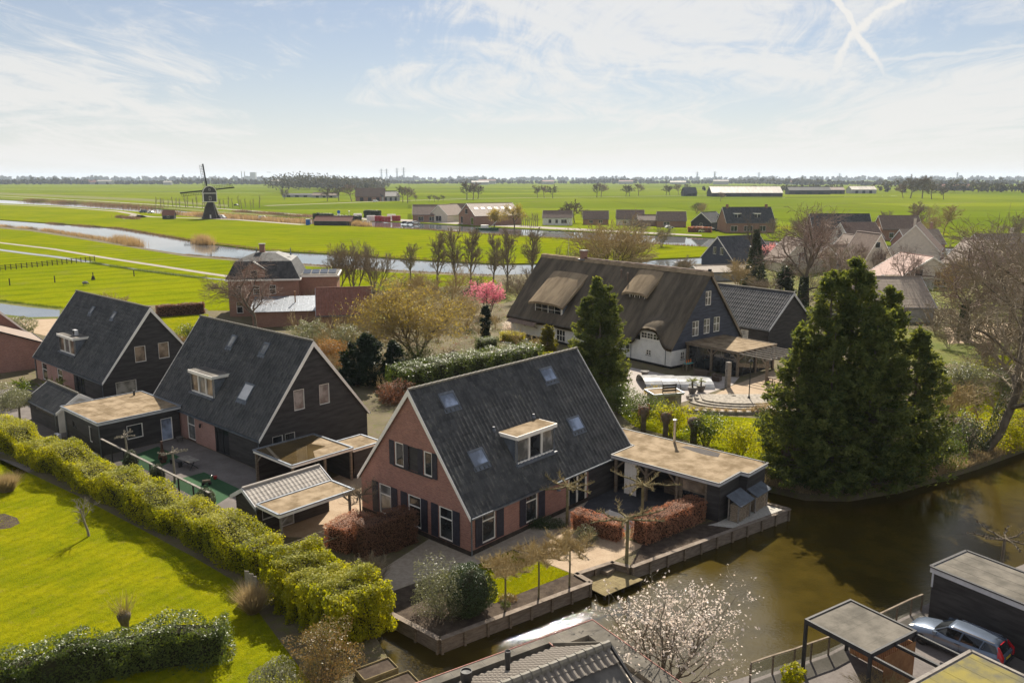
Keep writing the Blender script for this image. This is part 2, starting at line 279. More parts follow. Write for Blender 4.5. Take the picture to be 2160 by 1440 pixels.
_o = PF.w(-5.35, -13.65); CF = Fr(_o.x, _o.y, 32.8); _o = PF.w(1.88, -21.15); SF = Fr(_o.x, _o.y, 33)

def tag(o, label=None, cat=None, group=None, kind=None):
    for k, v in (('label', label), ('category', cat), ('group', group), ('kind', kind)):
        if v: o[k] = v
    return o
def thing(name, label, cat, loc=(0, 0, 0), rz=0., group=None, M=None):
    o = bpy.data.objects.new(name, None); COL.objects.link(o); o.empty_display_size = .3
    if M is not None: o.matrix_world = M
    else: o.location = loc; o.rotation_euler = (0, 0, rz)
    return tag(o, label, cat, group)
def link(name, me, parent=None, M=None):
    o = bpy.data.objects.new(name, me); COL.objects.link(o)
    if parent is not None: o.parent = parent
    if M is not None: o.matrix_local = M
    return o
def children(o): return [c for c in bpy.data.objects if c.parent == o]
def dup(o, loc, rz=0., s=1., label=None, sz=None):
    """copy of a thing with copies of its parts and sub-parts"""
    kids = {}
    for c in COL.objects:
        if c.parent is not None: kids.setdefault(c.parent.name, []).append(c)
    def cp(x, par):
        y = x.copy(); COL.objects.link(y); y.parent = par
        for k in kids.get(x.name, []): cp(k, y)
        return y
    r = cp(o, None); r.location = loc; r.rotation_euler = (0, 0, rz); r.scale = (s, s, sz or s)
    if label: r['label'] = label
    return r

class MB:
    def __init__(s): s.v = []; s.f = []
    def add(s, vs, fs, M=None):
        b = len(s.v)
        s.v += [tuple(M @ Vector(p)) for p in vs] if M is not None else [tuple(p) for p in vs]
        s.f += [tuple(i+b for i in f) for f in fs]; return s
    def box(s, x0, x1, y0, y1, z0, z1, M=None):
        return s.add([(x0, y0, z0), (x1, y0, z0), (x1, y1, z0), (x0, y1, z0), (x0, y0, z1), (x1, y0, z1), (x1, y1, z1), (x0, y1, z1)],
              [(3, 2, 1, 0), (4, 5, 6, 7), (0, 1, 5, 4), (1, 2, 6, 5), (2, 3, 7, 6), (3, 0, 4, 7)], M)
    def poly(s, pts, M=None): return s.add(pts, [tuple(range(len(pts)))], M)
    def prism(s, pts, z0, z1, M=None):
        n = len(pts); a = sum(pts[i][0]*pts[(i+1) % n][1]-pts[(i+1) % n][0]*pts[i][1] for i in range(n))
        if a < 0: pts = pts[::-1]
        vs = [(p[0], p[1], z0) for p in pts]+[(p[0], p[1], z1) for p in pts]
        tri = [tuple(t) for t in tessellate_polygon([[Vector((p[0], p[1], 0)) for p in pts]])]
        up = []
        for t in tri:
            p, q, r = (pts[i] for i in t); cr = (q[0]-p[0])*(r[1]-p[1])-(q[1]-p[1])*(r[0]-p[0])
            up.append(t if cr > 0 else t[::-1])
        fs = [tuple(i+n for i in t) for t in up]+[t[::-1] for t in up]+[(i, (i+1) % n, (i+1) % n+n, i+n) for i in range(n)]
        return s.add(vs, fs, M)
    def tube(s, p0, p1, r0, r1=None, n=8, M=None):
        r1 = r0 if r1 is None else r1; p0, p1 = Vector(p0), Vector(p1); d = (p1-p0).normalized()
        a = d.orthogonal().normalized(); b = d.cross(a); vs = []
        for p, r in ((p0, r0), (p1, r1)):
            vs += [p+(a*math.cos(2*math.pi*i/n)+b*math.sin(2*math.pi*i/n))*r for i in range(n)]
        return s.add(vs, [(i, (i+1) % n, (i+1) % n+n, i+n) for i in range(n)]+[tuple(range(n))[::-1], tuple(range(n, 2*n))], M)
    def bar(s, p0, p1, w, h, M=None):
        """square timber between two points"""
        p0, p1 = Vector(p0), Vector(p1); d = (p1-p0).normalized(); up = Vector((0, 0, 1)) if abs(d.z) < .95 else Vector((1, 0, 0))
        a = d.cross(up).normalized()*w/2; b = a.cross(d).normalized()*h/2
        vs = [p+sa*a+sb*b for p in (p0, p1) for sa, sb in ((-1, -1), (1, -1), (1, 1), (-1, 1))]
        return s.add(vs, [(3, 2, 1, 0), (4, 5, 6, 7), (0, 1, 5, 4), (1, 2, 6, 5), (2, 3, 7, 6), (3, 0, 4, 7)], M)
    def lathe(s, prof, n=12, M=None):
        k = len(prof); vs = [(r*math.cos(2*math.pi*j/n), r*math.sin(2*math.pi*j/n), z) for r, z in prof for j in range(n)]
        fs = [(i*n+j, i*n+(j+1) % n, (i+1)*n+(j+1) % n, (i+1)*n+j) for i in range(k-1) for j in range(n)]
        return s.add(vs, fs+[tuple(range(n))[::-1], tuple(range((k-1)*n, k*n))], M)
    def loft(s, secs, M=None, cap=True):
        n = len(secs[0]); vs = [p for sct in secs for p in sct]
        fs = [(i*n+j, i*n+(j+1) % n, (i+1)*n+(j+1) % n, (i+1)*n+j) for i in range(len(secs)-1) for j in range(n)]
        if cap: fs += [tuple(range(n))[::-1], tuple(range((len(secs)-1)*n, len(secs)*n))]
        return s.add(vs, fs, M)
    def me(s, name, m, smooth=False, merge=False):
        me = bpy.data.meshes.new(name); me.from_pydata(s.v, [], s.f); me.materials.append(MATS[m])
        bm = bmesh.new(); bm.from_mesh(me)
        if merge: bmesh.ops.remove_doubles(bm, verts=bm.verts, dist=.0005)
        bmesh.ops.recalc_face_normals(bm, faces=bm.faces); bm.to_mesh(me); bm.free()
        if smooth: me.shade_smooth()
        return me
    def obj(s, name, m, parent=None, smooth=False, merge=False, M=None, kind=None):
        o = link(name, s.me(name, m, smooth, merge), parent, M)
        if kind: o['kind'] = kind
        return o
def npmesh(name, V, Fq, m, parent=None, smooth=False, M=None):
    """fast mesh from arrays: V (n,3), Fq (k, 3 or 4)"""
    me = bpy.data.meshes.new(name); V = np.ascontiguousarray(V, dtype=np.float32); Fq = np.ascontiguousarray(Fq, dtype=np.int32); k, c = Fq.shape
    me.vertices.add(len(V)); me.vertices.foreach_set('co', V.ravel()); me.loops.add(k*c); me.loops.foreach_set('vertex_index', Fq.ravel())
    me.polygons.add(k); me.polygons.foreach_set('loop_start', np.arange(0, k*c, c, dtype=np.int32))
    me.materials.append(MATS[m]); me.update(calc_edges=True)
    if smooth: me.shade_smooth()
    else: me.shade_flat()
    return link(name, me, parent, M)
def box(name, m, parent, *a, M=None): return MB().box(*a).obj(name, m, parent, M=M)

# ---- walls with openings
def clip(poly, P):
    """clip a convex polygon by convex counter-clockwise polygon P (2-D)"""
    for i in range(len(P)):
        a, b = P[i], P[(i+1) % len(P)]; out = []
        side = lambda p: (b[0]-a[0])*(p[1]-a[1])-(b[1]-a[1])*(p[0]-a[0])
        for j in range(len(poly)):
            p, q = poly[j], poly[(j+1) % len(poly)]; sp, sq = side(p), side(q)
            if sp >= -1e-9: out.append(p)
            if (sp > 1e-9 and sq < -1e-9) or (sp < -1e-9 and sq > 1e-9):
                k = sp/(sp-sq); out.append((p[0]+(q[0]-p[0])*k, p[1]+(q[1]-p[1])*k))
        poly = out
        if len(poly) < 3: return []
    return poly
def FM(o, u, n):
    """face frame: u along the wall, n outwards, z up"""
    o, u, n = Vector(o), Vector(u), Vector(n)
    return Matrix(((u.x, n.x, 0, o.x), (u.y, n.y, 0, o.y), (u.z, n.z, 1, o.z), (0, 0, 0, 1)))
def wall(parent, m, fm, poly, holes=(), board=0., deep=.14, name='wall'):
    """wall sheet with real window openings; board > 0 gives lapped weatherboarding of that height"""
    mb = MB(); us = sorted({p[0] for p in poly} | {h[i] for h in holes for i in (0, 1)}); zs = {p[1] for p in poly} | {h[i] for h in holes for i in (2, 3)}
    z0, z1 = min(zs), max(zs)
    if board: zs |= {z0+board*i for i in range(1, int((z1-z0)/board)+1)}
    zs = sorted(zs); zs = [z for i, z in enumerate(zs) if i == 0 or z-zs[i-1] > 1e-4]
    def off(z, low):
        if not board: return 0.
        f = ((z-z0)/board) % 1.
        if low and f > .999: f = 0.
        if not low and f < .001: f = 1.
        return .032*(1-f)
    for i in range(len(us)-1):
        for j in range(len(zs)-1):
            a, b, c, d = us[i], us[i+1], zs[j], zs[j+1]
            if any(h[0] <= a+1e-6 and h[1] >= b-1e-6 and h[2] <= c+1e-6 and h[3] >= d-1e-6 for h in holes): continue
            q = clip([(a, c), (b, c), (b, d), (a, d)], poly)
            if len(q) < 3: continue
            lo, hi = off(c, True), off(d, False)
            mb.poly([(p[0], lo+(hi-lo)*(p[1]-c)/(d-c), p[1]) for p in q], fm)
            if board and lo > .005:
                e = [p for p in q if abs(p[1]-c) < 1e-6]
                if len(e) >= 2: mb.poly([(e[0][0], 0, c), (e[0][0], lo, c), (e[1][0], lo, c), (e[1][0], 0, c)], fm)
    for h in holes:
        a, b, c, d = h[:4]
        for p, q in (((a, c), (b, c)), ((b, c), (b, d)), ((b, d), (a, d)), ((a, d), (a, c))):
            mb.poly([(p[0], .03 if board else 0, p[1]), (q[0], .03 if board else 0, q[1]), (q[0], -deep, q[1]), (p[0], -deep, p[1])], fm)
    return mb.obj(name, m, parent, merge=True)
def window(parent, fm, h, frame='white_paint', glass='window_glass', cols=1, rows=(), fw=.075, sill=True, deep=.10, name='window', bars=0, glasses=None):
    """frame, mullions, one pane object per light, sill; h = (u0, u1, z0, z1); rows = heights (0..1) of transoms"""
    a, b, c, d = h[:4]; mb = MB(); y0, y1 = -deep, -.02
    mb.box(a, a+fw, y0, y1, c, d, fm).box(b-fw, b, y0, y1, c, d, fm).box(a+fw, b-fw, y0, y1, c, c+fw, fm).box(a+fw, b-fw, y0, y1, d-fw, d, fm)
    ub = [a+fw/2+(b-a-fw)*i/cols for i in range(cols+1)]; zb = [c+fw/2]+[c+(d-c)*r for r in rows]+[d-fw/2]
    for u in ub[1:-1]: mb.box(u-fw/2, u+fw/2, y0+.003, y1-.004, c+fw, d-fw, fm)
    for z in zb[1:-1]: mb.box(a+fw, b-fw, y0+.005, y1-.008, z-fw/2, z+fw/2, fm)
    if bars:
        for i in range(cols):
            for j in range(len(zb)-1):
                for k in range(1, bars+1):
                    z = zb[j]+(zb[j+1]-zb[j])*k/(bars+1); mb.box(ub[i]+fw/2, ub[i+1]-fw/2, y0+.02, y1-.03, z-.018, z+.018, fm)
                u = (ub[i]+ub[i+1])/2; mb.box(u-.018, u+.018, y0+.022, y1-.032, zb[j]+fw/2, zb[j+1]-fw/2, fm)
    wo = mb.obj(name, frame, parent); k = 0
    for j in range(len(zb)-1):
        for i in range(cols):
            g = glasses[k % len(glasses)] if glasses else glass; k += 1
            MB().box(ub[i]+.03, ub[i+1]-.03, y0-.02, y0+.025, zb[j]+.03, zb[j+1]-.03, fm).obj('pane', g, wo)
    if sill: MB().box(a-.06, b+.06, -deep, .07, c-.06, c-.003, fm).obj('sill', 'dark_metal', wo)
    return wo
def shutter(parent, fm, a, b, c, d, m='shutter_blue'):
    mb = MB(); n = 5; wd = (b-a)/n
    for i in range(n): mb.box(a+wd*i+.006, a+wd*(i+1)-.006, .035, .06, c, d, fm)
    mb.box(a+.01, b-.01, .015, .037, c+.12, c+.26, fm).box(a+.01, b-.01, .015, .037, d-.26, d-.12, fm).box(a+.01, b-.01, .02, .037, (c+d)/2-.07, (c+d)/2+.07, fm)
    return mb.obj('shutter', m, parent)
# ---- roofs
def pantiles(parent, m, L, S, fm, tw=.3, tl=.35, amp=.045, lip=.035, name='tile_field', k=4, kind='stuff'):
    """one slope of interlocking pantiles as real relief. fm: u along eave, second axis = up the slope, third = outwards"""
    nc = max(1, round(L/tw)); nr = max(1, round(S/tl)); wave = np.array([.05, .35, 1., .75, .1][:k]) if k == 4 else np.array([0, 1.])
    nu = nc*k+1; u = np.linspace(0, L, nu); h = np.tile(wave, nc+1)[:nu]*amp
    rows = []
    for r in range(nr):
        s0, s1 = S*r/nr, S*(r+1)/nr
        rows.append(np.stack([u, np.full(nu, s0), h+lip], 1)); rows.append(np.stack([u, np.full(nu, s1), h+.004], 1))
    V = np.concatenate(rows); n = 2*nr
    i = np.arange(n-1)[:, None]*nu; j = np.arange(nu-1)[None, :]
    Fq = np.stack([i+j, i+j+1, i+j+1+nu, i+j+nu], -1).reshape(-1, 4)
    A = np.array(fm); V = V @ A[:3, :3].T + A[:3, 3]
    o = npmesh(name, V, Fq, m, parent)
    if kind: o['kind'] = kind
    return o
def slope_frame(x0, ye, ze, yr, zr):
    """frame on a roof slope: u = +x, v = up the slope from the eave, w = outward normal (all in house axes)"""
    v = Vector((0, yr-ye, zr-ze)).normalized(); u = Vector((1, 0, 0)); n = u.cross(v)
    if n.z < 0: n = -n
    return Matrix(((u.x, v.x, n.x, x0), (u.y, v.y, n.y, ye), (u.z, v.z, n.z, ze), (0, 0, 0, 1)))
def roof(root, L, hw, ez, rz, tile='slate_pantile', og=.25, oe=.15, trim='white_paint', tw=.4, tl=.45, trimw=.34, cap='grey_cap', caps=True, gutter='zinc', k=4, ends=(True, True), amp=.055, ridge_pitch=.53):
    """gable roof along x from 0 to L: underlay, two tiled slopes, ridge caps, bargeboards, gutters. returns slope frames {-1,+1}"""
    tn = (rz-ez)/hw; ye = hw+oe; ze = ez-oe*tn; fr = {}; amp = .02 if k == 2 else amp
    S = math.hypot(ye, rz-ze)
    rf = MB().prism([(-ye, ze-.16), (0, rz-.16), (ye, ze-.16), (ye, ze-.02), (0, rz-.02), (-ye, ze-.02)], 0, L+2*og, Matrix(((0, 0, 1, -og), (1, 0, 0, 0), (0, 1, 0, 0), (0, 0, 0, 1)))).obj('roof', 'black_paint', root)
    for sg in (-1, 1):
        fm = slope_frame(-og, sg*ye, ze, 0, rz); fr[sg] = fm
        pantiles(rf, tile, L+2*og, S, fm, tw, tl, k=k, amp=amp, lip=.014 if amp < .04 else .035)
        if trim:
            for x in ([-og-.06] if ends[0] else [])+([L+og+.003] if ends[1] else []):
                q = Matrix(((0, 0, 1, x), (1, 0, 0, 0), (0, 1, 0, 0), (0, 0, 0, 1)))
                MB().prism([(sg*(ye+.05), ze-.22), (sg*(ye+.05), ze+.06), (0, rz+.07), (0, rz-trimw-.05)], 0, .057, q).obj('bargeboard', trim, root)
        if gutter:
            mb = MB(); y = sg*(ye+.09)
            mb.box(-og, L+og, y-.075, y+.075, ze-.13, ze-.115).box(-og, L+og, y-.085, y-.07, ze-.115, ze+.0).box(-og, L+og, y+.07, y+.085, ze-.115, ze+.0)
            mb.obj('gutter', gutter, root)
    n = int((L+2*og)/ridge_pitch); pr = [(-.13, -.05), (-.10, .05), (-.04, .095), (.04, .095), (.10, .05), (.13, -.05)]
    if caps:
        step = (L+2*og)/n; secs = [[(x, y*sc_, z*sc_) for y, z in pr] for x, sc_ in ((0, .9), (step*.8, 1.0), (step*.82, 1.16), (step*1.02, 1.16))]
        me = MB().loft(secs).me('ridge_cap', cap)
        for i in range(n): link('ridge_cap', me, rf, Matrix.Translation((-og+step*i, 0, rz+.06)))
    else:
        MB().loft([[(x, y, z) for y, z in pr] for x in (-og, L+og)], Matrix.Translation((0, 0, rz+.05))).obj('ridge_cap', cap, rf)
    return fr, rf
def skylight(parent, fm, u0, u1, v0, v1, glass='sky_reflection_glass'):
    mb = MB(); f = .1
    mb.box(u0, u0+f, v0, v1, .02, .15, fm).box(u1-f, u1, v0, v1, .02, .15, fm).box(u0+f, u1-f, v0, v0+f, .02, .14, fm).box(u0+f, u1-f, v1-f*1.6, v1, .02, .17, fm).box(u0-.05, u1+.05, v0-.3, v0-.003, .03, .07, fm)
    o = mb.obj('skylight', 'lead_grey', parent); MB().box(u0+f-.01, u1-f+.01, v0+f-.01, v1-f*1.6+.01, .09, .115, fm).obj('pane', glass, o)
    return o
def dormer(root, sg, x0, x1, y, z0, z1, yb, trim='white_paint', cheek='lead_grey', cols=3, roofm='bitumen_grey', oh=.13, glass='window_glass', glasses=None, fr='white_paint'):
    """box dormer on slope side sg: front at |y|, running back to |yb|"""
    f = sg*y; b = sg*yb; s = sg
    fm = FM((x0 if s < 0 else x1, f, 0), (1 if s < 0 else -1, 0, 0), (0, s, 0)); W = x1-x0
    d = MB().prism([(f, z0-.25), (f, z1), (b, z1), (b, z1-.1)], 0, .12, Matrix(((0, 0, 1, x0), (1, 0, 0, 0), (0, 1, 0, 0), (0, 0, 0, 1)))).obj('dormer', cheek, root)
    MB().prism([(f, z0-.25), (f, z1), (b, z1), (b, z1-.1)], 0, .12, Matrix(((0, 0, 1, x1-.12), (1, 0, 0, 0), (0, 1, 0, 0), (0, 0, 0, 1)))).obj('dormer_cheek', cheek, d)
    window(d, fm, (.0, W, z0, z1-.003), fr, glass, cols=cols, fw=.12, deep=.16, sill=False, glasses=glasses)
    ya, yb2 = min(f+s*oh, b+s*-.6), max(f+s*oh, b+s*-.6)
    MB().box(x0-oh, x1+oh, ya, yb2, z1, z1+.26).obj('dormer_fascia', trim, d)
    MB().box(x0-oh+.08, x1+oh-.08, ya+.08, yb2-.08, z1+.2, z1+.275).obj('dormer_roof', roofm, d)
    MB().box(x0-.1, x1+.1, min(f, f+s*.22), max(f, f+s*.22), z0-.16, z0-.003).obj('dormer_apron', 'lead_grey', d)
    return d
def flatroof(root, x0, x1, y0, y1, z, m='bitumen_tan', trim='white_paint', th=.26, ed=.12, name='roof', edge='zinc', poly=None):
    """flat roof slab with a deep fascia and a raised edge strip"""
    P = poly or [(x0, y0), (x1, y0), (x1, y1), (x0, y1)]
    o = MB().prism(P, z-th, z-.03).obj(name, trim, root)
    cx = sum(p[0] for p in P)/len(P); cy_ = sum(p[1] for p in P)/len(P)
    ins = lambda p, d: (p[0]+(d if p[0] < cx else -d), p[1]+(d if p[1] < cy_ else -d))
    MB().prism([ins(p, ed) for p in P], z-.06, z-.02).obj('roofing', m, o)
    n = len(P); mb = MB()
    for i in range(n):
        a, b = Vector((*P[i], z)), Vector((*P[(i+1) % n], z)); mb.bar(a, b, .16, .07)
    mb.obj('roof_edge', edge, o)
    if not poly and name == 'roof' and m != 'standing_water':
        q = x0+1.0
        while q < x1-.4: MB().box(q-.04, q+.04, y0+ed+.02, y1-ed-.02, z-.02, z-.012).obj('felt_seam', m, o); q += 1.0
    return o
def lap_roofless(root, x0, x1, y0, y1, z0, z1, m, board=.18, holes=None):
    """four boarded walls; holes = {'S': [...], 'N':..., 'W':..., 'E':...}. returns face frames"""
    holes = holes or {}; L, W = x1-x0, y1-y0
    fr = {'S': (FM((x0, y0, 0), (1, 0, 0), (0, -1, 0)), L), 'N': (FM((x1, y1, 0), (-1, 0, 0), (0, 1, 0)), L), 'W': (FM((x0, y1, 0), (0, -1, 0), (-1, 0, 0)), W), 'E': (FM((x1, y0, 0), (0, 1, 0), (1, 0, 0)), W)}
    for k, (fm, n) in fr.items(): wall(root, m, fm, [(0, z0), (n, z0), (n, z1), (0, z1)], holes.get(k, ()), board)
    return {k: v[0] for k, v in fr.items()}
# ---- plants
def leaves(name, P, size, m, parent=None, aspect=.45, out=None, bias=.5, seed=0, up=.3, droop=None, kind=None):
    """a leaf blade at every point of P: small folded-flat rhombs with random lie"""
    rng = np.random.default_rng(seed); n = len(P); N = rng.normal(size=(n, 3)); N /= np.linalg.norm(N, axis=1)[:, None]
    if out is not None: N = N*(1-bias)+out*bias
    N[:, 2] += up; N /= np.linalg.norm(N, axis=1)[:, None]+1e-9
    T = np.cross(N, rng.normal(size=(n, 3))); T /= np.linalg.norm(T, axis=1)[:, None]+1e-9
    if droop is not None:
        T = T*.55+droop; T -= N*np.sum(T*N, 1)[:, None]; T /= np.linalg.norm(T, axis=1)[:, None]+1e-9
    B = np.cross(N, T); s = (size*rng.uniform(.6, 1.35, n))[:, None]
    V = np.stack([P-T*s*.5, P+B*s*aspect*.5+T*s*.05, P+T*s*.5, P-B*s*aspect*.5+T*s*.05], 1).reshape(-1, 3)
    o = npmesh(name, V, np.arange(4*n).reshape(-1, 4), m, parent)
    if kind: o['kind'] = kind
    return o
def tubes(name, segs, m, parent=None, n=4):
    """tapered twigs: segs (k, 8) = p0, p1, r0, r1"""
    s = np.asarray(segs, dtype=float); p0, p1, r0, r1 = s[:, :3], s[:, 3:6], s[:, 6], s[:, 7]; d = p1-p0; d /= np.linalg.norm(d, axis=1)[:, None]+1e-9
    ref = np.where(np.abs(d[:, 2:3]) < .9, np.array([[0, 0, 1.]]), np.array([[1., 0, 0]])); a = np.cross(d, ref); a /= np.linalg.norm(a, axis=1)[:, None]; b = np.cross(d, a)
    an = np.arange(n)*2*np.pi/n; ring = a[:, None]*np.cos(an)[None, :, None]+b[:, None]*np.sin(an)[None, :, None]
    V = np.concatenate([p0[:, None]+ring*r0[:, None, None], p1[:, None]+ring*r1[:, None, None]], 1).reshape(-1, 3)
    j = np.arange(n); q = np.stack([j, (j+1) % n, (j+1) % n+n, j+n], 1); Fq = (np.arange(len(s))[:, None, None]*2*n+q[None]).reshape(-1, 4)
    return npmesh(name, V, Fq, m, parent, smooth=n > 4)
def grow(rng, out, p, d, length, r, lev, spec):
    """spec[lev] = (segments, wiggle, up-pull, children, angle, length ratio, first child at, radius ratio)"""
    ns, wig, up, nch, ang, lr, first, rr = spec[lev]; pts = [(p, d, r)]; sl_ = length/ns
    for i in range(ns):
        d = d+rng.normal(size=3)*wig; d[2] += up; d /= np.linalg.norm(d); q = p+d*sl_; r2 = max(.004, r*(1-.55/ns) if i < ns-1 else r*.6)
        out.append((*p, *q, r, r2, lev)); p, r = q, r2; pts.append((p, d, r))
    if lev+1 >= len(spec): return
    az = rng.uniform(0, 6.28)
    for c in range(nch):
        f = first+(1-first)*(c+rng.uniform(.2, .8))/nch; i = min(ns-1, int(f*ns)); q, dd, rc = pts[i]; q2 = pts[i+1][0]; k = f*ns-i
        pos = q+(q2-q)*k; az += 2.4+rng.normal()*.4; o = np.cross(dd, [0, 0, 1.]) if abs(dd[2]) < .95 else np.array([1., 0, 0]); o /= np.linalg.norm(o)
        o2 = np.cross(dd, o); side = o*math.cos(az)+o2*math.sin(az); a = ang*rng.uniform(.75, 1.25); nd = dd*math.cos(a)+side*math.sin(a)
        grow(rng, out, pos, nd/np.linalg.norm(nd), length*lr*rng.uniform(.75, 1.2)*(1.15-.35*f), rc*rr, lev+1, spec)
def bare(name, label, cat, loc, seed, h, r, spec, bark='bark', twig='twig', rz=0., group=None, stems=1, lean=(0, 0), split=2, spread=.35, thick=None, W=None):
    """leafless tree h tall and about W wide: trunk (lower limbs) and crown (twigs) from branching segments. returns root, tip segments (local)"""
    root = thing(name, label, cat, loc, rz, group); rng = np.random.default_rng(seed); out = []
    for s in range(stems):
        a = 6.28*s/stems+rng.uniform(0, 1); d = np.array([lean[0]+(math.cos(a)*spread*rng.uniform(.4, 1.2) if stems > 1 else 0), lean[1]+(math.sin(a)*spread*rng.uniform(.4, 1.2) if stems > 1 else 0), 1.])
        grow(rng, out, np.array([math.cos(a)*r*1.5*(stems > 1), math.sin(a)*r*1.5*(stems > 1), -.1]), d/np.linalg.norm(d), h*.62*(rng.uniform(.8, 1.05) if stems > 1 else 1), r, 0, spec)
    s = np.array(out); W = W or .8*h
    kz = h/s[:, 5].max(); ext = np.percentile(np.abs(s[:, 3:5]-s[:, 3:5].mean(0)), 97)*2.1; kx = W/ext
    s[:, [0, 1, 3, 4]] *= kx; s[:, [2, 5]] *= kz
    lo = s[s[:, 8] < split]; hi = s[s[:, 8] >= split]
    tubes('trunk', lo[:, :8], bark, root, 6)
    if len(hi):
        if thick: hi[:, 6] = np.maximum(hi[:, 6], thick); hi[:, 7] = np.maximum(hi[:, 7], thick*.6)
        tubes('crown', hi[:, :8], twig, root, 3)
    tips = s[s[:, 8] >= len(spec)-1]
    return root, tips
def lump(P, seed, f=.6, amp=.3):
    rng = np.random.default_rng(seed); v = 0
    for k in range(5):
        w_ = rng.normal(size=3)*f*(1+k*.7); v = v+np.sin(P @ w_+rng.uniform(0, 6))/(1+k*.6)
    return v*amp/2.
def hedge(name, label, cat, path, wd, ht, m, n, size, seed=0, core='hedge_core', amp=.25, inset=.25, z=0., aspect=.5, up=.3, group=None, hv=None, bias=.55, thin=.22):
    """hedge along a ground path: leaf shell over an added solid core, dark to stop see-through"""
    rng = np.random.default_rng(seed); path = [np.array(p[:2], float) for p in path]; seg = [np.linalg.norm(path[i+1]-path[i]) for i in range(len(path)-1)]; tot = sum(seg); cum = np.concatenate([[0], np.cumsum(seg)])
    o0 = path[0]; root = thing(name, label, cat, (o0[0], o0[1], z), 0, group)
    def at(s):
        i = np.clip(np.searchsorted(cum, s, side='right')-1, 0, len(seg)-1); A = np.array(path)[i]; B = np.array(path)[i+1]; d = (B-A)/np.array(seg)[i][:, None]
        return A+d*(s-cum[i])[:, None]-o0, np.stack([-d[:, 1], d[:, 0]], 1), d
    aw = np.array([wd, ht, ht, wd*ht/tot*1.5]); pick = rng.choice(4, n, p=aw/aw.sum()); s = rng.uniform(0, tot, n); q = rng.uniform(-.5, .5, n); hh = rng.uniform(0.02, 1, n)
    hs = ht*(hv(s/tot) if hv else np.ones(n))
    off = np.where(pick == 0, q, np.where(pick == 1, -.5, np.where(pick == 2, .5, q)))*wd; zz = np.where(pick == 0, 1., hh)*hs
    s = np.where(pick == 3, np.where(q > 0, 0, tot)*1.0, s); off = np.where(pick == 3, rng.uniform(-.5, .5, n)*wd, off)
    C, nr, d = at(s); O = np.zeros((n, 3)); O[pick == 0, 2] = 1; sgn = np.where(pick == 1, -1, 1)
    O[(pick == 1) | (pick == 2), :2] = (nr*sgn[:, None])[(pick == 1) | (pick == 2)]; e3 = pick == 3; O[e3, :2] = (d*np.where(q > 0, -1, 1)[:, None])[e3]
    P = np.zeros((n, 3)); P[:, :2] = C+nr*off[:, None]; P[:, 2] = zz
    P += O*(lump(P, seed+1, 1.4, amp)-rng.exponential(thin, n)*.8+rng.normal(size=n)*.05)[:, None]; P[:, 2] = np.maximum(P[:, 2], .03)
    leaves('foliage', P, size, m, root, aspect, O, bias, seed+2, up)
    ss = np.linspace(inset, tot-inset, max(3, int(tot/1.2))); C, nr, d = at(ss); hh = ht*(hv(ss/tot) if hv else np.ones(len(ss))); k = max(.05, wd/2-inset); secs = []
    for i in range(len(ss)):
        j = rng.normal(size=4)*.05; c, nn = C[i], nr[i]
        secs.append([(c[0]-nn[0]*(k+j[0]), c[1]-nn[1]*(k+j[0]), .0), (c[0]+nn[0]*(k+j[1]), c[1]+nn[1]*(k+j[1]), .0), (c[0]+nn[0]*(k*.9+j[2]), c[1]+nn[1]*(k*.9+j[2]), max(.2, hh[i]-inset*1.1)), (c[0]-nn[0]*(k*.9+j[3]), c[1]-nn[1]*(k*.9+j[3]), max(.2, hh[i]-inset*1.1))])
    MB().loft(secs).obj('filler_core', core, root)  # added solid core, dark like the hedge's inside
    return root
def bush(name, label, cat, loc, rx, ry, rz_, m, n, size, seed=0, stem='bark', group=None, amp=.25, z0=.5, aspect=.5, up=.2, bias=.45, core=None, thin=.25, stems=7):
    """rounded shrub: leaf shell over an uneven ellipsoid, with stems inside"""
    root = thing(name, label, cat, loc, 0, group); rng = np.random.default_rng(seed); D = rng.normal(size=(n, 3)); D /= np.linalg.norm(D, axis=1)[:, None]
    k = 1+lump(D*2.2, seed+1, 1.3, amp)-rng.exponential(thin, n)*.5; k = np.clip(k, .1, 1.6)
    P = D*k[:, None]*np.array([rx, ry, rz_]); P[:, 2] += rz_*z0*1.; P[:, 2] = np.where(P[:, 2] < .05, rng.uniform(.05, rz_*.6, n), P[:, 2])
    leaves('foliage', P, size, m, root, aspect, D, bias, seed+2, up)
    sg = []
    for i in range(stems):
        a = 6.28*i/stems+rng.uniform(0, .5); tx, ty = math.cos(a)*rx*.55, math.sin(a)*ry*.55
        sg.append((tx*.15, ty*.15, -.05, tx*.5, ty*.5, rz_*.7, .035, .025)); sg.append((tx*.5, ty*.5, rz_*.7, tx, ty, rz_*(z0+.6), .025, .01))
    tubes('stems', sg, stem, root, 5)
    if core:  # added solid dark core, closes the gaps between leaves
        mb = MB(); mb.lathe([(.2, .02), (.62, .25), (.72, .5), (.6, .8), (.25, .97)], 10, Matrix.Diagonal((rx, ry, rz_*(z0+.85), 1))); mb.obj('filler_core', core, root, smooth=True)
    return root
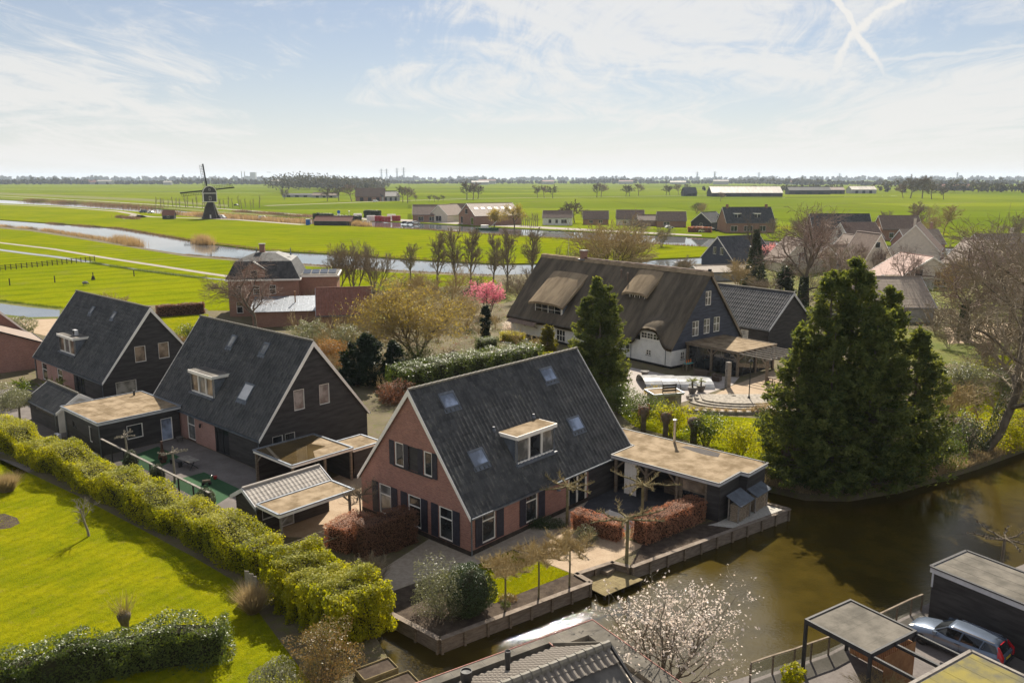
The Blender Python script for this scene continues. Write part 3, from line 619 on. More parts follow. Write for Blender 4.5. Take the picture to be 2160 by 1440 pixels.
def conifer(name, label, loc, h, rb, m, n, seed=0, peaks=((0, 0, 1.),), bark='bark', skirt=.04, size=.42, shape=.75, group=None, lean=0.):
    """evergreen: drooping feathered sprays set in tiers of limbs round one or more leaders"""
    root = thing(name, label, 'tree', loc, 0, group); rng = np.random.default_rng(seed); P = []; O = []; sg = []; tot = sum(pk[2]**2 for pk in peaks)
    for (px_, py_, k) in peaks:
        H_ = h*k; R_ = rb*k; sg.append((px_*.3, py_*.3, -.3, px_, py_, H_*.5, .035*R_+.08, .02*R_+.05)); sg.append((px_, py_, H_*.5, px_, py_, H_*.97, .02*R_+.05, .02))
        nb = int(n*k*k/tot/34); tab = rng.uniform(.5, 1.25, (9, 12)); nl = 34
        for b in range(nb):
            f = skirt+(1-skirt)*rng.uniform(0, 1)**1.2; a = rng.uniform(0, 6.283)
            fi, ai = f*7.99, a/6.2832*12; i0, j0 = int(fi), int(ai); u_, v_ = fi-i0, ai-j0; u_ = u_*u_*(3-2*u_); v_ = v_*v_*(3-2*v_)
            nz = (tab[i0, j0 % 12]*(1-v_)+tab[i0, (j0+1) % 12]*v_)*(1-u_)+(tab[i0+1, j0 % 12]*(1-v_)+tab[i0+1, (j0+1) % 12]*v_)*u_
            rad = R_*(1-f)**shape*nz*(.6+.4*min(1, f/.14+.2))*rng.uniform(.70, 1.10)+.1; zt = f*H_*.96; dirv = np.array([math.cos(a), math.sin(a)]); lift = rng.uniform(.12, .5)*rad**.85
            if rad > 1.: sg.append((px_, py_, max(.2, zt-.2*lift), px_+dirv[0]*rad*.8, py_+dirv[1]*rad*.8, zt+lift*.6, .02+.006*rad, .008))
            t_ = rng.uniform(.25, 1.0, nl)**.75; sp = .06+.17*rad**.8*(1.03-t_)
            p = np.stack([px_+dirv[0]*rad*t_, py_+dirv[1]*rad*t_, zt-.12*rad*np.sin(t_*2.2)+lift*t_**2.2], 1); p += rng.normal(size=(nl, 3))*sp[:, None]*np.array([1, 1, .6]); P.append(p)
            O.append(np.tile([dirv[0], dirv[1], .25+lift/rad], (nl, 1)))
    P = np.concatenate(P); O = np.concatenate(O); P[:, 2] = np.maximum(P[:, 2], .1)
    K = 3; Q = np.repeat(P, K, 0)+rng.normal(size=(len(P)*K, 3))*size*.3; OO = np.repeat(O, K, 0)
    leaves('crown', Q, size, m, root, .34, OO/np.linalg.norm(OO, axis=1)[:, None], .35, seed+1, .35, droop=OO*.9+rng.normal(size=OO.shape)*.35)
    tubes('trunk', sg, bark, root, 6)
    return root
def blades(name, P, h, wd, m, parent=None, seed=0, lean=.25):
    """standing blades (reed, grass): thin triangles"""
    rng = np.random.default_rng(seed); n = len(P); a = rng.uniform(0, 6.283, n); W = np.stack([np.cos(a), np.sin(a), np.zeros(n)], 1)*(wd*rng.uniform(.6, 1.3, n))[:, None]; hh = h*rng.uniform(.55, 1.2, n)
    T = P+np.concatenate([rng.normal(size=(n, 2))*lean*hh[:, None], hh[:, None]], 1)
    V = np.stack([P-W, P+W, T], 1).reshape(-1, 3); return npmesh(name, V, np.arange(3*n).reshape(-1, 3), m, parent)
def inpoly(P, poly):
    x, y = P[:, 0], P[:, 1]; c = np.zeros(len(P), bool); n = len(poly)
    for i in range(n):
        (x0, y0), (x1, y1) = poly[i][:2], poly[(i+1) % n][:2]
        if y0 != y1: c ^= ((y0 > y) != (y1 > y)) & (x < (x1-x0)*(y-y0)/(y1-y0)+x0)
    return c
def scatter(poly, n, seed=0):
    rng = np.random.default_rng(seed); A = np.array([p[:2] for p in poly]); lo, hi = A.min(0), A.max(0); out = np.zeros((0, 2))
    while len(out) < n:
        q = rng.uniform(lo, hi, (n*2, 2)); out = np.concatenate([out, q[inpoly(q, poly)]])
    return out[:n]

_protos = {}
def bare_copy(name, label, u, v, h, W, tm, key=0, stems=4, spread=.4, group=None):
    """leafless many-stemmed tree standing at photo pixel (u, v); alike trees share mesh data, each turned and sized its own way"""
    k = (tm, key % 2, stems > 3)
    if k not in _protos:
        r, tp = bare(name, label, 'tree', (0, 0, 0), 700+len(_protos), 9., .12, SHRUB, tm, tm, stems=5 if stems > 3 else 3, spread=spread, thick=.035, W=9.)
        _protos[k] = [c for c in COL.objects if c.parent == r]; r0 = r
    else:
        r0 = thing(name, label, 'tree')
        for c in _protos[k]: link(c.name.split('.')[0], c.data, r0)
    r0.location = G(u, v); r0.rotation_euler = (0, 0, key*1.7); r0.scale = (W/9., W/9., h/9.); r0['label'] = label
    if group: r0['group'] = group
    return r0
def brushwood(name, label, poly, n, h, tm, seed):
    """leafless brush that nobody could count: many small twig clumps in one mesh"""
    rng = np.random.default_rng(seed); out = []
    for s in range(5):
        a = 6.28*s/5; d = np.array([math.cos(a)*.5, math.sin(a)*.5, 1.]); grow(rng, out, np.zeros(3), d/np.linalg.norm(d), .8, .03, 0, [(3, .12, .04, 4, .5, .6, .2, .6), (2, .2, .04, 3, .5, .6, .2, .6), (2, .3, 0, 0, 0, 0, 0, 0)])
    S = np.array(out)[:, :8]; S[:, [2, 5]] /= S[:, 5].max(); C = scatter([G(*p)[:2] for p in poly], n, seed); al = []
    for c in C:
        k = h*rng.uniform(.5, 1.3); t_ = rng.uniform(0, 6.28); T = S.copy(); R2 = np.array([[math.cos(t_), -math.sin(t_)], [math.sin(t_), math.cos(t_)]])
        T[:, :2] = T[:, :2] @ R2.T*k+c; T[:, 3:5] = T[:, 3:5] @ R2.T*k+c; T[:, [2, 5]] *= k; T[:, 6:8] = np.maximum(T[:, 6:8]*k*.6, .012+.004*h); al.append(T)
    o = tubes(name, np.concatenate(al), tm, None, 3); o['kind'] = 'stuff'; return tag(o, label, 'undergrowth')
# ------------------------------------------------------------------ the setting: water, land, paths
WZ = -.8
def W2(p): return (p[0], p[1])
def struct(name, o): o.name = name; o['kind'] = 'structure'; return o
struct('water', MB().add([(-2500, -60, WZ), (2500, -60, WZ), (2500, 120, WZ), (-2500, 120, WZ)], [(0, 1, 2, 3)]).obj('water', 'canal_water'))
struct('far_canal', MB().add([(-2500, 120, -.3), (2500, 120, -.3), (2500, 1600, -.3), (-2500, 1600, -.3)], [(0, 1, 2, 3)]).obj('far_canal', 'far_water'))
MIDN = [(-400, 462), (0, 478), (60, 483), (150, 497), (270, 517), (290, 521), (390, 536), (560, 551), (700, 560), (830, 570), (1040, 580), (1250, 575), (1400, 563), (1480, 556), (1750, 552)]
MIDF = [(-400, 440), (0, 463), (100, 470), (250, 481), (330, 494), (430, 512), (560, 528), (720, 536), (860, 546), (1050, 556), (1250, 553), (1400, 545), (1480, 541), (1720, 538)]
UPN = [(-400, 418), (0, 429), (100, 433), (240, 442), (330, 450), (480, 464), (640, 472), (775, 478), (900, 484), (1060, 494), (1260, 506), (1416, 516), (1480, 520), (1620, 529), (1740, 534)]
UPF = [(-400, 410), (0, 421), (60, 424), (200, 431), (330, 440), (480, 451), (640, 460), (775, 465), (900, 471), (1060, 480), (1260, 490), (1416, 497), (1480, 500), (1620, 507), (1750, 513), (2200, 528), (2600, 538)]
g2 = lambda L: [W2(G(*p)) for p in L]
BANK = [(20.4, 63.0), (23, 61), (26.3, 60.8), (31.2, 62.6), (40.3, 68), (47.3, 72.7), (70, 84), (120, 98), (260, 150)]
pf = lambda *L: [W2(PF.w(*p)) for p in L]
A = [(-400, 12), (-10, 20), W2(G(862, 1442)), W2(G(820, 1390)), W2(G(786, 1330))] + pf((-8.15, -.3), (-8.13, -5.76), (2.2, -7.95), (2.46, -6.62), (5.32, -7.35), (5.55, -8.65), (21.04, -12.08), (20.97, -10.4), (21.9, -9.8)) + BANK + g2([(2600, 566), (2200, 556)]) + g2(MIDN[::-1])
struct('ground', MB().prism(A, -1.4, 0).obj('ground', 'garden_earth'))
Bp = [W2(CF.w(-15, .5)), W2(CF.w(.5, .5)), W2(CF.w(1.8, -5.5))] + pf((-1.3, -18.9), (4.2, -21.25), (12.4, -23.55), (24, -27.3)) + [(70, 22), (70, 2), (-7, 2)]
struct('quay_ground', MB().prism(Bp, -1.4, 0).obj('quay_ground', 'grey_paving'))
struct('polder_field', MB().prism(g2(UPN) + g2(MIDF[::-1]), -1.4, 0).obj('polder_field', 'field'))
far = g2(UPF) + [(9000, 700), (9000, 16000), (-9000, 16000), (-9000, 900)]
struct('far_ground', MB().prism(far, -1.4, 0).obj('far_ground', 'far_field'))
def sheet(name, pts, m, z=.004): return struct(name, MB().prism([W2(p) for p in pts], z-.05, z).obj(name, m))
def ribbon(name, pts, wd, m, z=.012, kind=True):
    c = [Vector((p[0], p[1], 0)) for p in pts]; L, Rr = [], []
    for i, p in enumerate(c):
        d = (c[min(i+1, len(c)-1)]-c[max(i-1, 0)]).normalized(); n = Vector((-d.y, d.x, 0))*wd/2; L.append((p+n)[:2]); Rr.append((p-n)[:2])
    return sheet(name, L+Rr[::-1], m, z)
gp = lambda L: [G(*p) for p in L]
sheet('meadow', gp([(-380, 470), (0, 482), (60, 487), (150, 501), (270, 521), (390, 541), (560, 556), (700, 565), (830, 575), (1040, 584), (1050, 598), (900, 607), (700, 622), (660, 640), (640, 655), (440, 655), (420, 640), (200, 648), (126, 652), (0, 632), (-380, 600)]), 'field')
sheet('lane_lawn', gp([(330, 668), (440, 662), (440, 720), (400, 725)]), 'lawn')
ribbon('canal_path', gp([(-200, 482), (0, 512), (110, 525), (230, 545), (330, 560), (440, 577), (560, 594), (700, 612), (800, 624)]), 2.2, 'road_grey')
ribbon('dike_road', gp([(-300, 424), (0, 431.5), (130, 437), (250, 446), (285, 452)]), 5., 'road_grey')
ribbon('farm_track', gp([(268, 462), (285, 452), (320, 457.5), (400, 460), (500, 463.5), (640, 474)]), 5., 'road_grey')
ribbon('mill_road', gp([(-300, 405), (0, 414), (200, 424), (330, 432), (520, 444), (700, 458), (860, 467)]), 6., 'road_grey')
ribbon('cross_road', gp([(560, 434), (700, 429), (830, 424), (1000, 419), (1300, 415), (1700, 409)]), 7., 'road_grey')
sheet('dike_grass', gp([(-300, 404), (0, 411), (300, 424), (480, 436), (480, 432), (300, 419), (0, 406), (-300, 400)]), 'rough_grass')
sheet('lane', gp([(40, 674), (130, 672), (330, 668), (345, 690), (150, 720), (60, 700)]), 'sand_paving', .01)
def ditch(name, pts, wd, m='far_water', bank=True):
    c = gp(pts)
    if bank: ribbon(name+'_bank', c, wd*1.9, 'rough_grass', .012)
    return ribbon(name, c, wd, m, .02)
ditch('field_ditch', [(-200, 500), (0, 527), (60, 535), (120, 542), (190, 553)], 2.2)
ditch('reed_ditch', [(190, 553), (300, 570), (430, 586), (640, 606), (720, 618)], 1.1)
sheet('pond', gp([(-60, 634), (0, 640), (60, 648), (126, 654), (126, 668), (60, 669), (0, 662), (-60, 655)]), 'far_water', .02)
sheet('pond_bank', gp([(-60, 629), (0, 634), (60, 642), (130, 649), (140, 672), (60, 673), (0, 667), (-60, 660)]), 'rough_grass', .012)
for i, (a, b, w_) in enumerate([((1500, 420), (1900, 413), 5), ((1560, 441), (1760, 434), 3), ((1900, 434), (2050, 428), 5), ((1100, 397), (1500, 399), 4), ((600, 400), (1100, 399), 4), ((0, 397), (560, 398), 6), ((900, 391), (2160, 393), 10), ((1000, 424), (1500, 427), 2.5), ((1750, 428), (2160, 424), 2.5), ((0, 399), (560, 408), 3), ((1040, 438), (1460, 444), 2.)]):
    ribbon('drain', gp([a, b]), w_, 'far_water' if i % 3 == 0 else 'rough_grass', .015)
# wedge of rough grass on the far bank of the upper canal
ribbon('bank_grass', gp([(-300, 407.5), (0, 418), (200, 427.5), (330, 437), (480, 448), (640, 458)]), 10, 'rough_grass', .01)
# ------ main plot surfaces (plot axes)
P_ = lambda *L: [PF.w(*p) for p in L]
sheet('gravel_terrace', P_((-6.5, .2), (-5.6, 2.7), (-.1, 3.9), (-.05, -.05), (12.6, -.05), (12.6, -1.4), (5, -1.5), (-1.2, -1.1), (-3.1, -.3)), 'gravel', .008)
sheet('front_lawn', P_((-3.4, -5.3), (-3.3, -.3), (-1.2, -1.15), (2.4, -1.5), (2.4, -6.3)), 'lawn', .012)
sheet('flower_bed', P_((-8.1, -.5), (-8.1, -5.7), (2.15, -7.9), (2.4, -6.3), (-3.5, -5.2), (-3.5, -.4), (-6.6, .2)), 'soil', .01)
sheet('side_patio', P_((2.5, -1.55), (12.6, -1.45), (12.6, -.1), (18, -.1), (18, -6), (8.8, -5), (8.8, -7.5), (5.3, -7.3), (2.5, -6.5)), 'sand_paving', .01)
sheet('dark_patio', P_((8.9, -1.4), (12.6, -.05), (18.5, -.05), (18.5, -6.2), (9.6, -5.2)), 'dark_paving', .016)
sheet('canal_bed', P_((5.6, -8.5), (15.5, -10.7), (15.5, -8.9), (8.9, -7.3)), 'soil', .012)
sheet('pebble_strip', P_((15.4, -10.7), (20.9, -11.9), (20.9, -9.9), (15.4, -9.3), (14.6, -9)), 'pale_gravel', .014)
sheet('side_drive', P_((-10, 16), (-1.5, 5.2), (0, 11.2), (19, 11.2), (26, 12), (26, 19), (6, 19)), 'sand_paving', .006)
h2 = lambda *L: [H2.w(*p) for p in L]
sheet('back_patio', h2((-7.6, 13.6), (-.1, 13.6), (-.1, -.2), (-1.5, -7), (-7.6, -7)), 'grey_paving', .006)
sheet('play_turf', h2((-6.9, 11.4), (-2.9, 12.6), (-2.9, 8.3), (-6.3, 6.6)), 'turf', .012)
sheet('play_mat', h2((-6.6, 3.2), (-3.4, 3.2), (-3.4, -2.6), (-6.6, -4.2)), 'turf', .012)
sheet('yard', h2((-14, 38), (-14, 14), (-8, 14), (-8, 22), (0, 22), (0, 46), (-8, 46)), 'grey_paving', .006)
LAWN = [G(-300, 905), G(0, 968), G(170, 1048), G(330, 1128), G(500, 1228), G(545, 1290), G(660, 1445), Vector((-12, 30, 0)), Vector((-60, 30, 0))]
sheet('lawn', LAWN, 'lawn', .006)
sheet('lawn_bed', [G(-40, 1085)]+[G(u, v) for u, v in ((10, 1083), (36, 1092), (42, 1103), (22, 1113), (-40, 1122))], 'soil', .012)
ribbon('hedge_path', gp([(-100, 938), (60, 975), (190, 1050), (330, 1122), (440, 1180), (520, 1228), (600, 1310)]), .8, 'garden_earth', .012)
# farm garden and village surfaces
sheet('pool_terrace', gp([(1310, 830), (1330, 775), (1415, 792), (1560, 795), (1545, 812), (1420, 855), (1330, 865)]), 'pale_paving', .02)
sheet('round_patio', gp([(1470, 850), (1540, 815), (1660, 770), (1700, 800), (1690, 850), (1640, 868), (1560, 872), (1500, 866)]), 'sand_paving', .012)
sheet('farm_lawn', gp([(1300, 868), (1480, 874), (1600, 882), (1720, 868), (1760, 880), (1700, 960), (1640, 980), (1340, 900)]), 'lawn', .008)
sheet('right_lawn', gp([(1950, 830), (2060, 760), (2160, 740), (2300, 800), (2160, 880), (2040, 890)]), 'lawn', .008)
sheet('village_lawn', gp([(1990, 690), (2120, 680), (2200, 720), (2000, 725)]), 'sand_paving', .008)
sheet('farm_garden', gp([(760, 700), (1000, 600), (1075, 660), (1080, 706), (1300, 760), (1180, 790), (900, 770)]), 'garden_earth', .006)
sheet('canal_lawn', gp([(1480, 480), (1800, 486), (2000, 496), (2000, 492), (1800, 480), (1500, 474)]), 'lawn', .008)
sheet('quay_verge', gp([(560, 455), (640, 458.5), (775, 463.5), (900, 469.5), (1060, 478), (1260, 488), (1480, 498), (1480, 495.5), (1260, 484), (1060, 473.5), (880, 464), (700, 456)]), 'road_grey', .01)
sheet('village_green', gp([(1560, 560), (1700, 545), (1800, 552), (1800, 600), (1700, 630), (1580, 600)]), 'rough_grass', .005)
sheet('village_ground', gp([(1860, 690), (2010, 700), (2300, 720), (2300, 800), (2050, 770), (1880, 760)]), 'rough_grass', .005)
sheet('village_verge', gp([(1900, 575), (2160, 575), (2300, 640), (2160, 700), (1960, 640)]), 'rough_grass', .005)
sheet('lane_verge', gp([(640, 660), (860, 612), (1200, 592), (1440, 575), (1440, 600), (1150, 615), (1060, 640), (860, 680), (640, 700)]), 'rough_grass', .004)
# short grass on the near lawns
rng0 = np.random.default_rng(5)
q = scatter([p[:2] for p in LAWN], 90000, 3); q = np.c_[q, np.full(len(q), .004)]
tag(blades('lawn_grass', q, .075, .016, 'grass_blade', None, 4, .5), 'sunlit mown grass over the big lawn beside the laurel hedge', 'grass', None, 'stuff')
fl = P_((-3.4, -5.3), (-3.3, -.3), (-1.2, -1.15), (2.4, -1.5), (2.4, -6.3)); q = scatter([p[:2] for p in fl], 14000, 4)
tag(blades('front_grass', np.c_[q, np.full(len(q), .01)], .07, .016, 'grass_blade', None, 5, .5), 'small front lawn of short grass beside the brick house', 'grass', None, 'stuff')
# ------------------------------------------------------------------ the brick house in the middle
def house_root(name, label, fr, x, y, deg=0): return thing(name, label, 'house', M=fr.M(x, y, 0, deg))
def gable_faces(L, hw): return {'S': FM((0, -hw, 0), (1, 0, 0), (0, -1, 0)), 'N': FM((L, hw, 0), (-1, 0, 0), (0, 1, 0)), 'W': FM((0, hw, 0), (0, -1, 0), (-1, 0, 0)), 'E': FM((L, -hw, 0), (0, 1, 0), (1, 0, 0))}
def downpipe(root, x, y, z0, z1, m='zinc'): return MB().tube((x, y, z0), (x, y, z1), .045, n=8).obj('downpipe', m, root)
hw, L, ez, rz = 5.62, 18.1, 2.85, 10.1
mh = house_root('brick_house', 'red brick gabled house with dark pantile roof and blue shutters beside the canal', PF, 0, hw)
fc = gable_faces(L, hw)
holes_S = [(1.08, 2.35, .47, 2.74), (5.42, 6.67, .47, 2.74)]; door_S = (10.15, 12.43, .02, 2.7)
wall(mh, 'red_brick', fc['S'], [(0, 0), (12.6, 0), (12.6, ez), (0, ez)], holes_S+[door_S])
wall(mh, 'black_board', fc['S'], [(12.6, 0), (L, 0), (L, ez), (12.6, ez)], board=.18)
gw = lambda y0, y1, z0, z1: (2*hw-y1, 2*hw-y0, z0, z1)          # W face runs from the far corner: flip
up3 = [gw(6.42, 7.33, 4.45, 6.15), gw(4.36, 3.55, 4.5, 6.15)[::1]]
WN = [gw(1.67, 2.95, .42, 2.66), gw(4.76, 6.06, .42, 2.66), gw(7.9, 9.2, .42, 2.66)]
UP = [gw(6.42, 7.33, 4.45, 6.15), gw(3.55, 4.36, 4.45, 6.15)]; MID = gw(4.96, 5.96, 4.45, 6.15)
wall(mh, 'red_brick', fc['W'], [(0, 0), (2*hw, 0), (2*hw, ez), (hw, rz-.12), (0, ez)], WN+UP+[MID])
wall(mh, 'black_board', fc['E'], [(0, 0), (2*hw, 0), (2*hw, ez), (hw, rz-.12), (0, ez)], board=.18)
wall(mh, 'red_brick', fc['N'], [(0, 0), (L, 0), (L, ez), (0, ez)])
for h in holes_S+[]: 
    window(mh, fc['S'], h, rows=(.66,)); shutter(mh, fc['S'], h[0]-.68, h[0]-.02, h[2]-.05, h[3]+.05); shutter(mh, fc['S'], h[1]+.06, h[1]+.78, h[2]-.05, h[3]+.05)
for i, h in enumerate(WN):
    window(mh, fc['W'], h, rows=(.66,), glass='curtain_glass' if i == 2 else 'window_glass'); shutter(mh, fc['W'], h[0]-.74, h[0]-.05, h[2]-.05, h[3]+.05); shutter(mh, fc['W'], h[1]+.05, h[1]+.72, h[2]-.05, h[3]+.05)
for h in UP:
    window(mh, fc['W'], h); shutter(mh, fc['W'], h[0]-.56, h[0]-.04, h[2]-.04, h[3]+.04); shutter(mh, fc['W'], h[1]+.04, h[1]+.54, h[2]-.04, h[3]+.04)
bp = wall(mh, 'black_board', FM(fc['W'] @ Vector((0, -.06, 0)), fc['W'].col[0].xyz, fc['W'].col[1].xyz), [(MID[0], MID[2]), (MID[1], MID[2]), (MID[1], MID[3]), (MID[0], MID[3])], board=.16, name='boarded_panel')
MB().box(MID[0]-1.5, MID[1]+1.45, 0, .09, 4.36, 4.44, fc['W']).obj('window_ledge', 'dark_metal', mh)
dr = window(mh, fc['S'], door_S, 'cream_paint', cols=2, fw=.16, sill=False, name='french_door'); MB().box(11.33, 11.36, -.02, .05, 1.0, 1.35, fc['S']).obj('handle', 'dark_metal', dr)
box('plinth', 'dark_wood', mh, -.02, 12.6, -hw-.025, -hw-.003, 0, .3); box('plinth', 'dark_wood', mh, -.025, -.003, -hw-.025, hw, 0, .3)
fr, rf = roof(mh, L, hw, ez, rz, og=.15, oe=.14)
vv = lambda y: (y+.14)/hw*math.hypot(hw, rz-ez)                   # plan distance from the wall -> distance up the slope
for u0, u1, y0, y1 in ((1.98, 3.42, 4.4, 5.12), (2.02, 3.48, 1.67, 2.4), (12.6, 14.1, 4.33, 5.06), (12.66, 14.2, 1.64, 2.36)):
    skylight(rf, fr[-1], u0+.15, u1+.15, vv(y0), vv(y1))
dormer(mh, -1, 5.72, 9.9, hw-1.12, 4.38, 6.2, hw-2.7, cheek='lead_grey', roofm='bitumen_tan', glasses=['curtain_glass', 'window_glass', 'curtain_glass'])
for x in (5.3, 9.6): MB().lathe([(.16, 0), (.16, .1), (.1, .2), (.1, .34)], 8, Matrix.Translation((x, -hw+2.9, 6.55))).obj('roof_vent', 'lead_grey', mh)
downpipe(mh, .02, -hw-.09, 0, ez-.1)
lamp = MB().lathe([(.15, 0), (.17, .03), (.05, .14), (.03, .2)], 10, Matrix.Translation((8.6, -hw-.35, 2.05))).bar((8.6, -hw, 2.2), (8.6, -hw-.35, 2.22), .03, .03).obj('wall_lamp', 'zinc', mh)
# veranda and outbuilding with the tan flat roof
ver = thing('garden_room', 'black boarded garden room with flat tan roof on the canal corner', 'outbuilding', M=PF.M(0, 0, 0))
P6 = [(15.25, -.2), (15.25, -9.4), (18.45, -9.4), (18.45, -10.05), (21.6, -10.05), (21.5, 3.2), (18.35, 3.2), (18.35, -.2)]
o = MB().prism(P6, 2.74, 2.98).obj('roof', 'grey_white_trim', ver)
MB().prism([(15.37, -.3), (15.37, -9.28), (18.57, -9.28), (18.57, -9.93), (21.48, -9.93), (21.4, 3.1), (18.45, 3.1), (18.45, -.3)], 2.9, 2.995).obj('roofing', 'bitumen_tan', o)
mb = MB()
for i in range(len(P6)): mb.bar((*P6[i], 3.0), (*P6[(i+1) % len(P6)], 3.0), .14, .06)
mb.obj('roof_edge', 'dark_metal', o)
MB().prism([(20.3, -6.6), (21.2, -6.3), (21.3, -4.6), (21.0, -3.4), (20.55, -3.2), (20.2, -4.6), (20.1, -5.6)], 2.99, 3.0).obj('puddle', 'standing_water', o)
MB().lathe([(.11, 0), (.11, 1.75), (.12, 1.76), (.12, 1.8)], 14).lathe([(.17, 1.82), (.18, 1.84), (.18, 1.94), (.05, 1.98)], 14).obj('stove_pipe', 'steel', ver, smooth=False, M=Matrix.Translation((21.2, -2.2, 2.98)))
lf = FM((15.6, -6.0, 0), (0, -1, 0), (-1, 0, 0)); wh = (.35, 2.5, .75, 2.45)
wall(ver, 'black_board', FM((15.6, -8.3, 0), (0, -1, 0), (-1, 0, 0)), [(0, 0), (1.0, 0), (1.0, 2.74), (0, 2.74)], board=.18)
wall(ver, 'old_wood', lf, [(0, 0), (2.3, 0), (2.3, 2.74), (0, 2.74)], [(.2, 2.2, .75, 2.5)]); window(ver, lf, (.2, 2.2, .75, 2.5), 'old_wood', rows=(.55,), fw=.09, glasses=['window_glass', 'blind_glass'])
wall(ver, 'black_board', FM((15.6, -9.3, 0), (1, 0, 0), (0, -1, 0)), [(0, 0), (2.95, 0), (2.95, 2.74), (0, 2.74)], board=.18)
wall(ver, 'black_board', FM((18.55, -9.3, 0), (0, -1, 0), (-1, 0, 0)), [(0, 0), (.6, 0), (.6, 2.74), (0, 2.74)], board=.18)
wall(ver, 'black_board', FM((18.55, -9.9, 0), (1, 0, 0), (0, -1, 0)), [(0, 0), (2.9, 0), (2.9, 2.74), (0, 2.74)], board=.18)
wall(ver, 'black_board', FM((21.45, -9.9, 0), (0, 1, 0), (1, 0, 0)), [(0, 0), (13, 0), (13, 2.74), (0, 2.74)], board=.18)
wall(ver, 'black_board', FM((18.6, -.6, 0), (0, -1, 0), (-1, 0, 0)), [(0, 0), (3.4, 0), (3.4, 2.7), (0, 2.7)], board=.18)
for y in (-.55, -3.3, -5.95): 
    MB().box(15.35, 15.55, y-.1, y+.1, 0, 2.74).obj('post', 'old_wood', ver)
for y, s in ((-.55, -1), (-3.3, 1), (-3.3, -1), (-5.95, 1)): MB().bar((15.45, y, 1.95), (15.45, y+s*.75, 2.7), .12, .12).obj('brace', 'old_wood', ver)
mb = MB()
for i in range(9): mb.box(15.62+.05*(i % 2), 15.66+.05*(i % 2), -2.3+.12*i, -2.17+.12*i, .05, 2.55)
mb.obj('curtain', 'white_paint', ver)
MB().box(17.9, 18.5, -6.0, -3.4, 0, 1.0).obj('counter', 'old_wood', ver); MB().box(15.7, 17.6, -6.08, -6.0, 0, 1.9).obj('partition', 'cedar', ver)
for i, (x0, x1, y) in enumerate(((16.25, 18.1, -10.5), (18.75, 20.75, -10.55))):
    ls = thing('log_store', ['open log shelter of split firewood nearer the beech hedge', 'open log shelter of split firewood at the far end by the canal'][i], 'log store', M=PF.M(0, 0, 0))
    for xx in (x0, x1-.1): MB().box(xx, xx+.1, y, y+.1, 0, 1.35).obj('post', 'grey_wood', ls); MB().box(xx, xx+.1, y+.75, y+.85, 0, 1.75).obj('post', 'grey_wood', ls)
    MB().add([(x0-.15, y-.2, 1.3), (x1+.15, y-.2, 1.3), (x1+.15, y+.95, 1.85), (x0-.15, y+.95, 1.85), (x0-.15, y-.2, 1.36), (x1+.15, y-.2, 1.36), (x1+.15, y+.95, 1.91), (x0-.15, y+.95, 1.91)], [(3, 2, 1, 0), (4, 5, 6, 7), (0, 1, 5, 4), (1, 2, 6, 5), (2, 3, 7, 6), (3, 0, 4, 7)]).obj('roof', 'lead_grey', ls)
    mb = MB(); rr = random.Random(i); cx = x0+.12
    lg = MB()
    while cx < x1-.12:
        cz = .1
        while cz < 1.25:
            r_ = rr.uniform(.05, .085); lg.tube((cx+rr.uniform(-.02, .02), y+.05+rr.uniform(-.04, .04), cz), (cx, y+.7, cz), r_, n=6); cz += .14
        cx += .145
    lg.obj('firewood', 'log_end', ls, kind='stuff')
# ------ houses with black boarded gables
def black_house(name, label, F0, L, hw, rz, sky, dorm, ez=2.85, gwin=(), blind=None, brick=(), doors=(), lowwin=(), lamp=None):
    r = thing(name, label, 'house', M=F0.M(hw, 0, 0, 90)); fc = gable_faces(L, hw)
    # N face (y=+hw) is the long side seen from the garden; u on N runs from the far end
    nf = lambda y0, y1, z0, z1: (L-y1, L-y0, z0, z1)
    gz = [(x0, x1, z0, z1) for x0, x1, z0, z1 in gwin]
    Wf = FM((0, hw, 0), (0, -1, 0), (-1, 0, 0))
    wall(r, 'black_board', Wf, [(0, 0), (2*hw, 0), (2*hw, ez), (hw, rz-.12), (0, ez)], gz, board=.17)
    for i, h in enumerate(gz): window(r, Wf, h, 'white_paint', glass=(blind or ['window_glass'])[i % len(blind or [1])], fw=.06)
    prev = 0.
    segs = sorted([(b, 'pink_brick') for b in brick]+[]); cuts = sorted({0., L} | {v for b in brick for v in b})
    for a, b in zip(cuts[:-1], cuts[1:]):
        isb = any(q[0] <= a+1e-6 and q[1] >= b-1e-6 for q in brick); u0, u1 = L-b, L-a
        hs = [nf(*h[:4]) for h in list(lowwin)+list(doors) if h[0] >= a-1e-6 and h[1] <= b+1e-6]
        wall(r, 'pink_brick' if isb else 'black_board', fc['N'], [(u0, 0), (u1, 0), (u1, ez), (u0, ez)], hs, board=0 if isb else .17)
    for h in lowwin: window(r, fc['N'], nf(*h[:4]), rows=(.62,), glass=h[4] if len(h) > 4 else 'window_glass')
    for h in doors:
        d = window(r, fc['N'], nf(*h[:4]), 'dark_metal', cols=2, fw=.12, sill=False, name='patio_door')
    wall(r, 'black_board', fc['S'], [(0, 0), (L, 0), (L, ez), (0, ez)], board=.17)
    wall(r, 'black_board', fc['E'], [(0, 0), (2*hw, 0), (2*hw, ez), (hw, rz-.12), (0, ez)], board=.17)
    fr, rf = roof(r, L, hw, ez, rz, og=.2, oe=.14, trimw=.36, ridge_pitch=.5)
    vv = lambda x: (x+.14)/hw*math.hypot(hw, rz-ez)
    for a, b, x0, x1, g in sky: skylight(rf, fr[1], a+.2, b+.2, vv(x0), vv(x1), g)
    a, b, xf, z0, z1, xb = dorm; dormer(r, 1, a, b, hw-xf, z0, z1, hw-xb, cheek='zinc', glasses=['blind_glass', 'curtain_glass', 'blind_glass'], roofm='bitumen_grey')
    for x in (.05, L-.05): downpipe(r, x, hw+.09, 0, ez-.12)
    return r
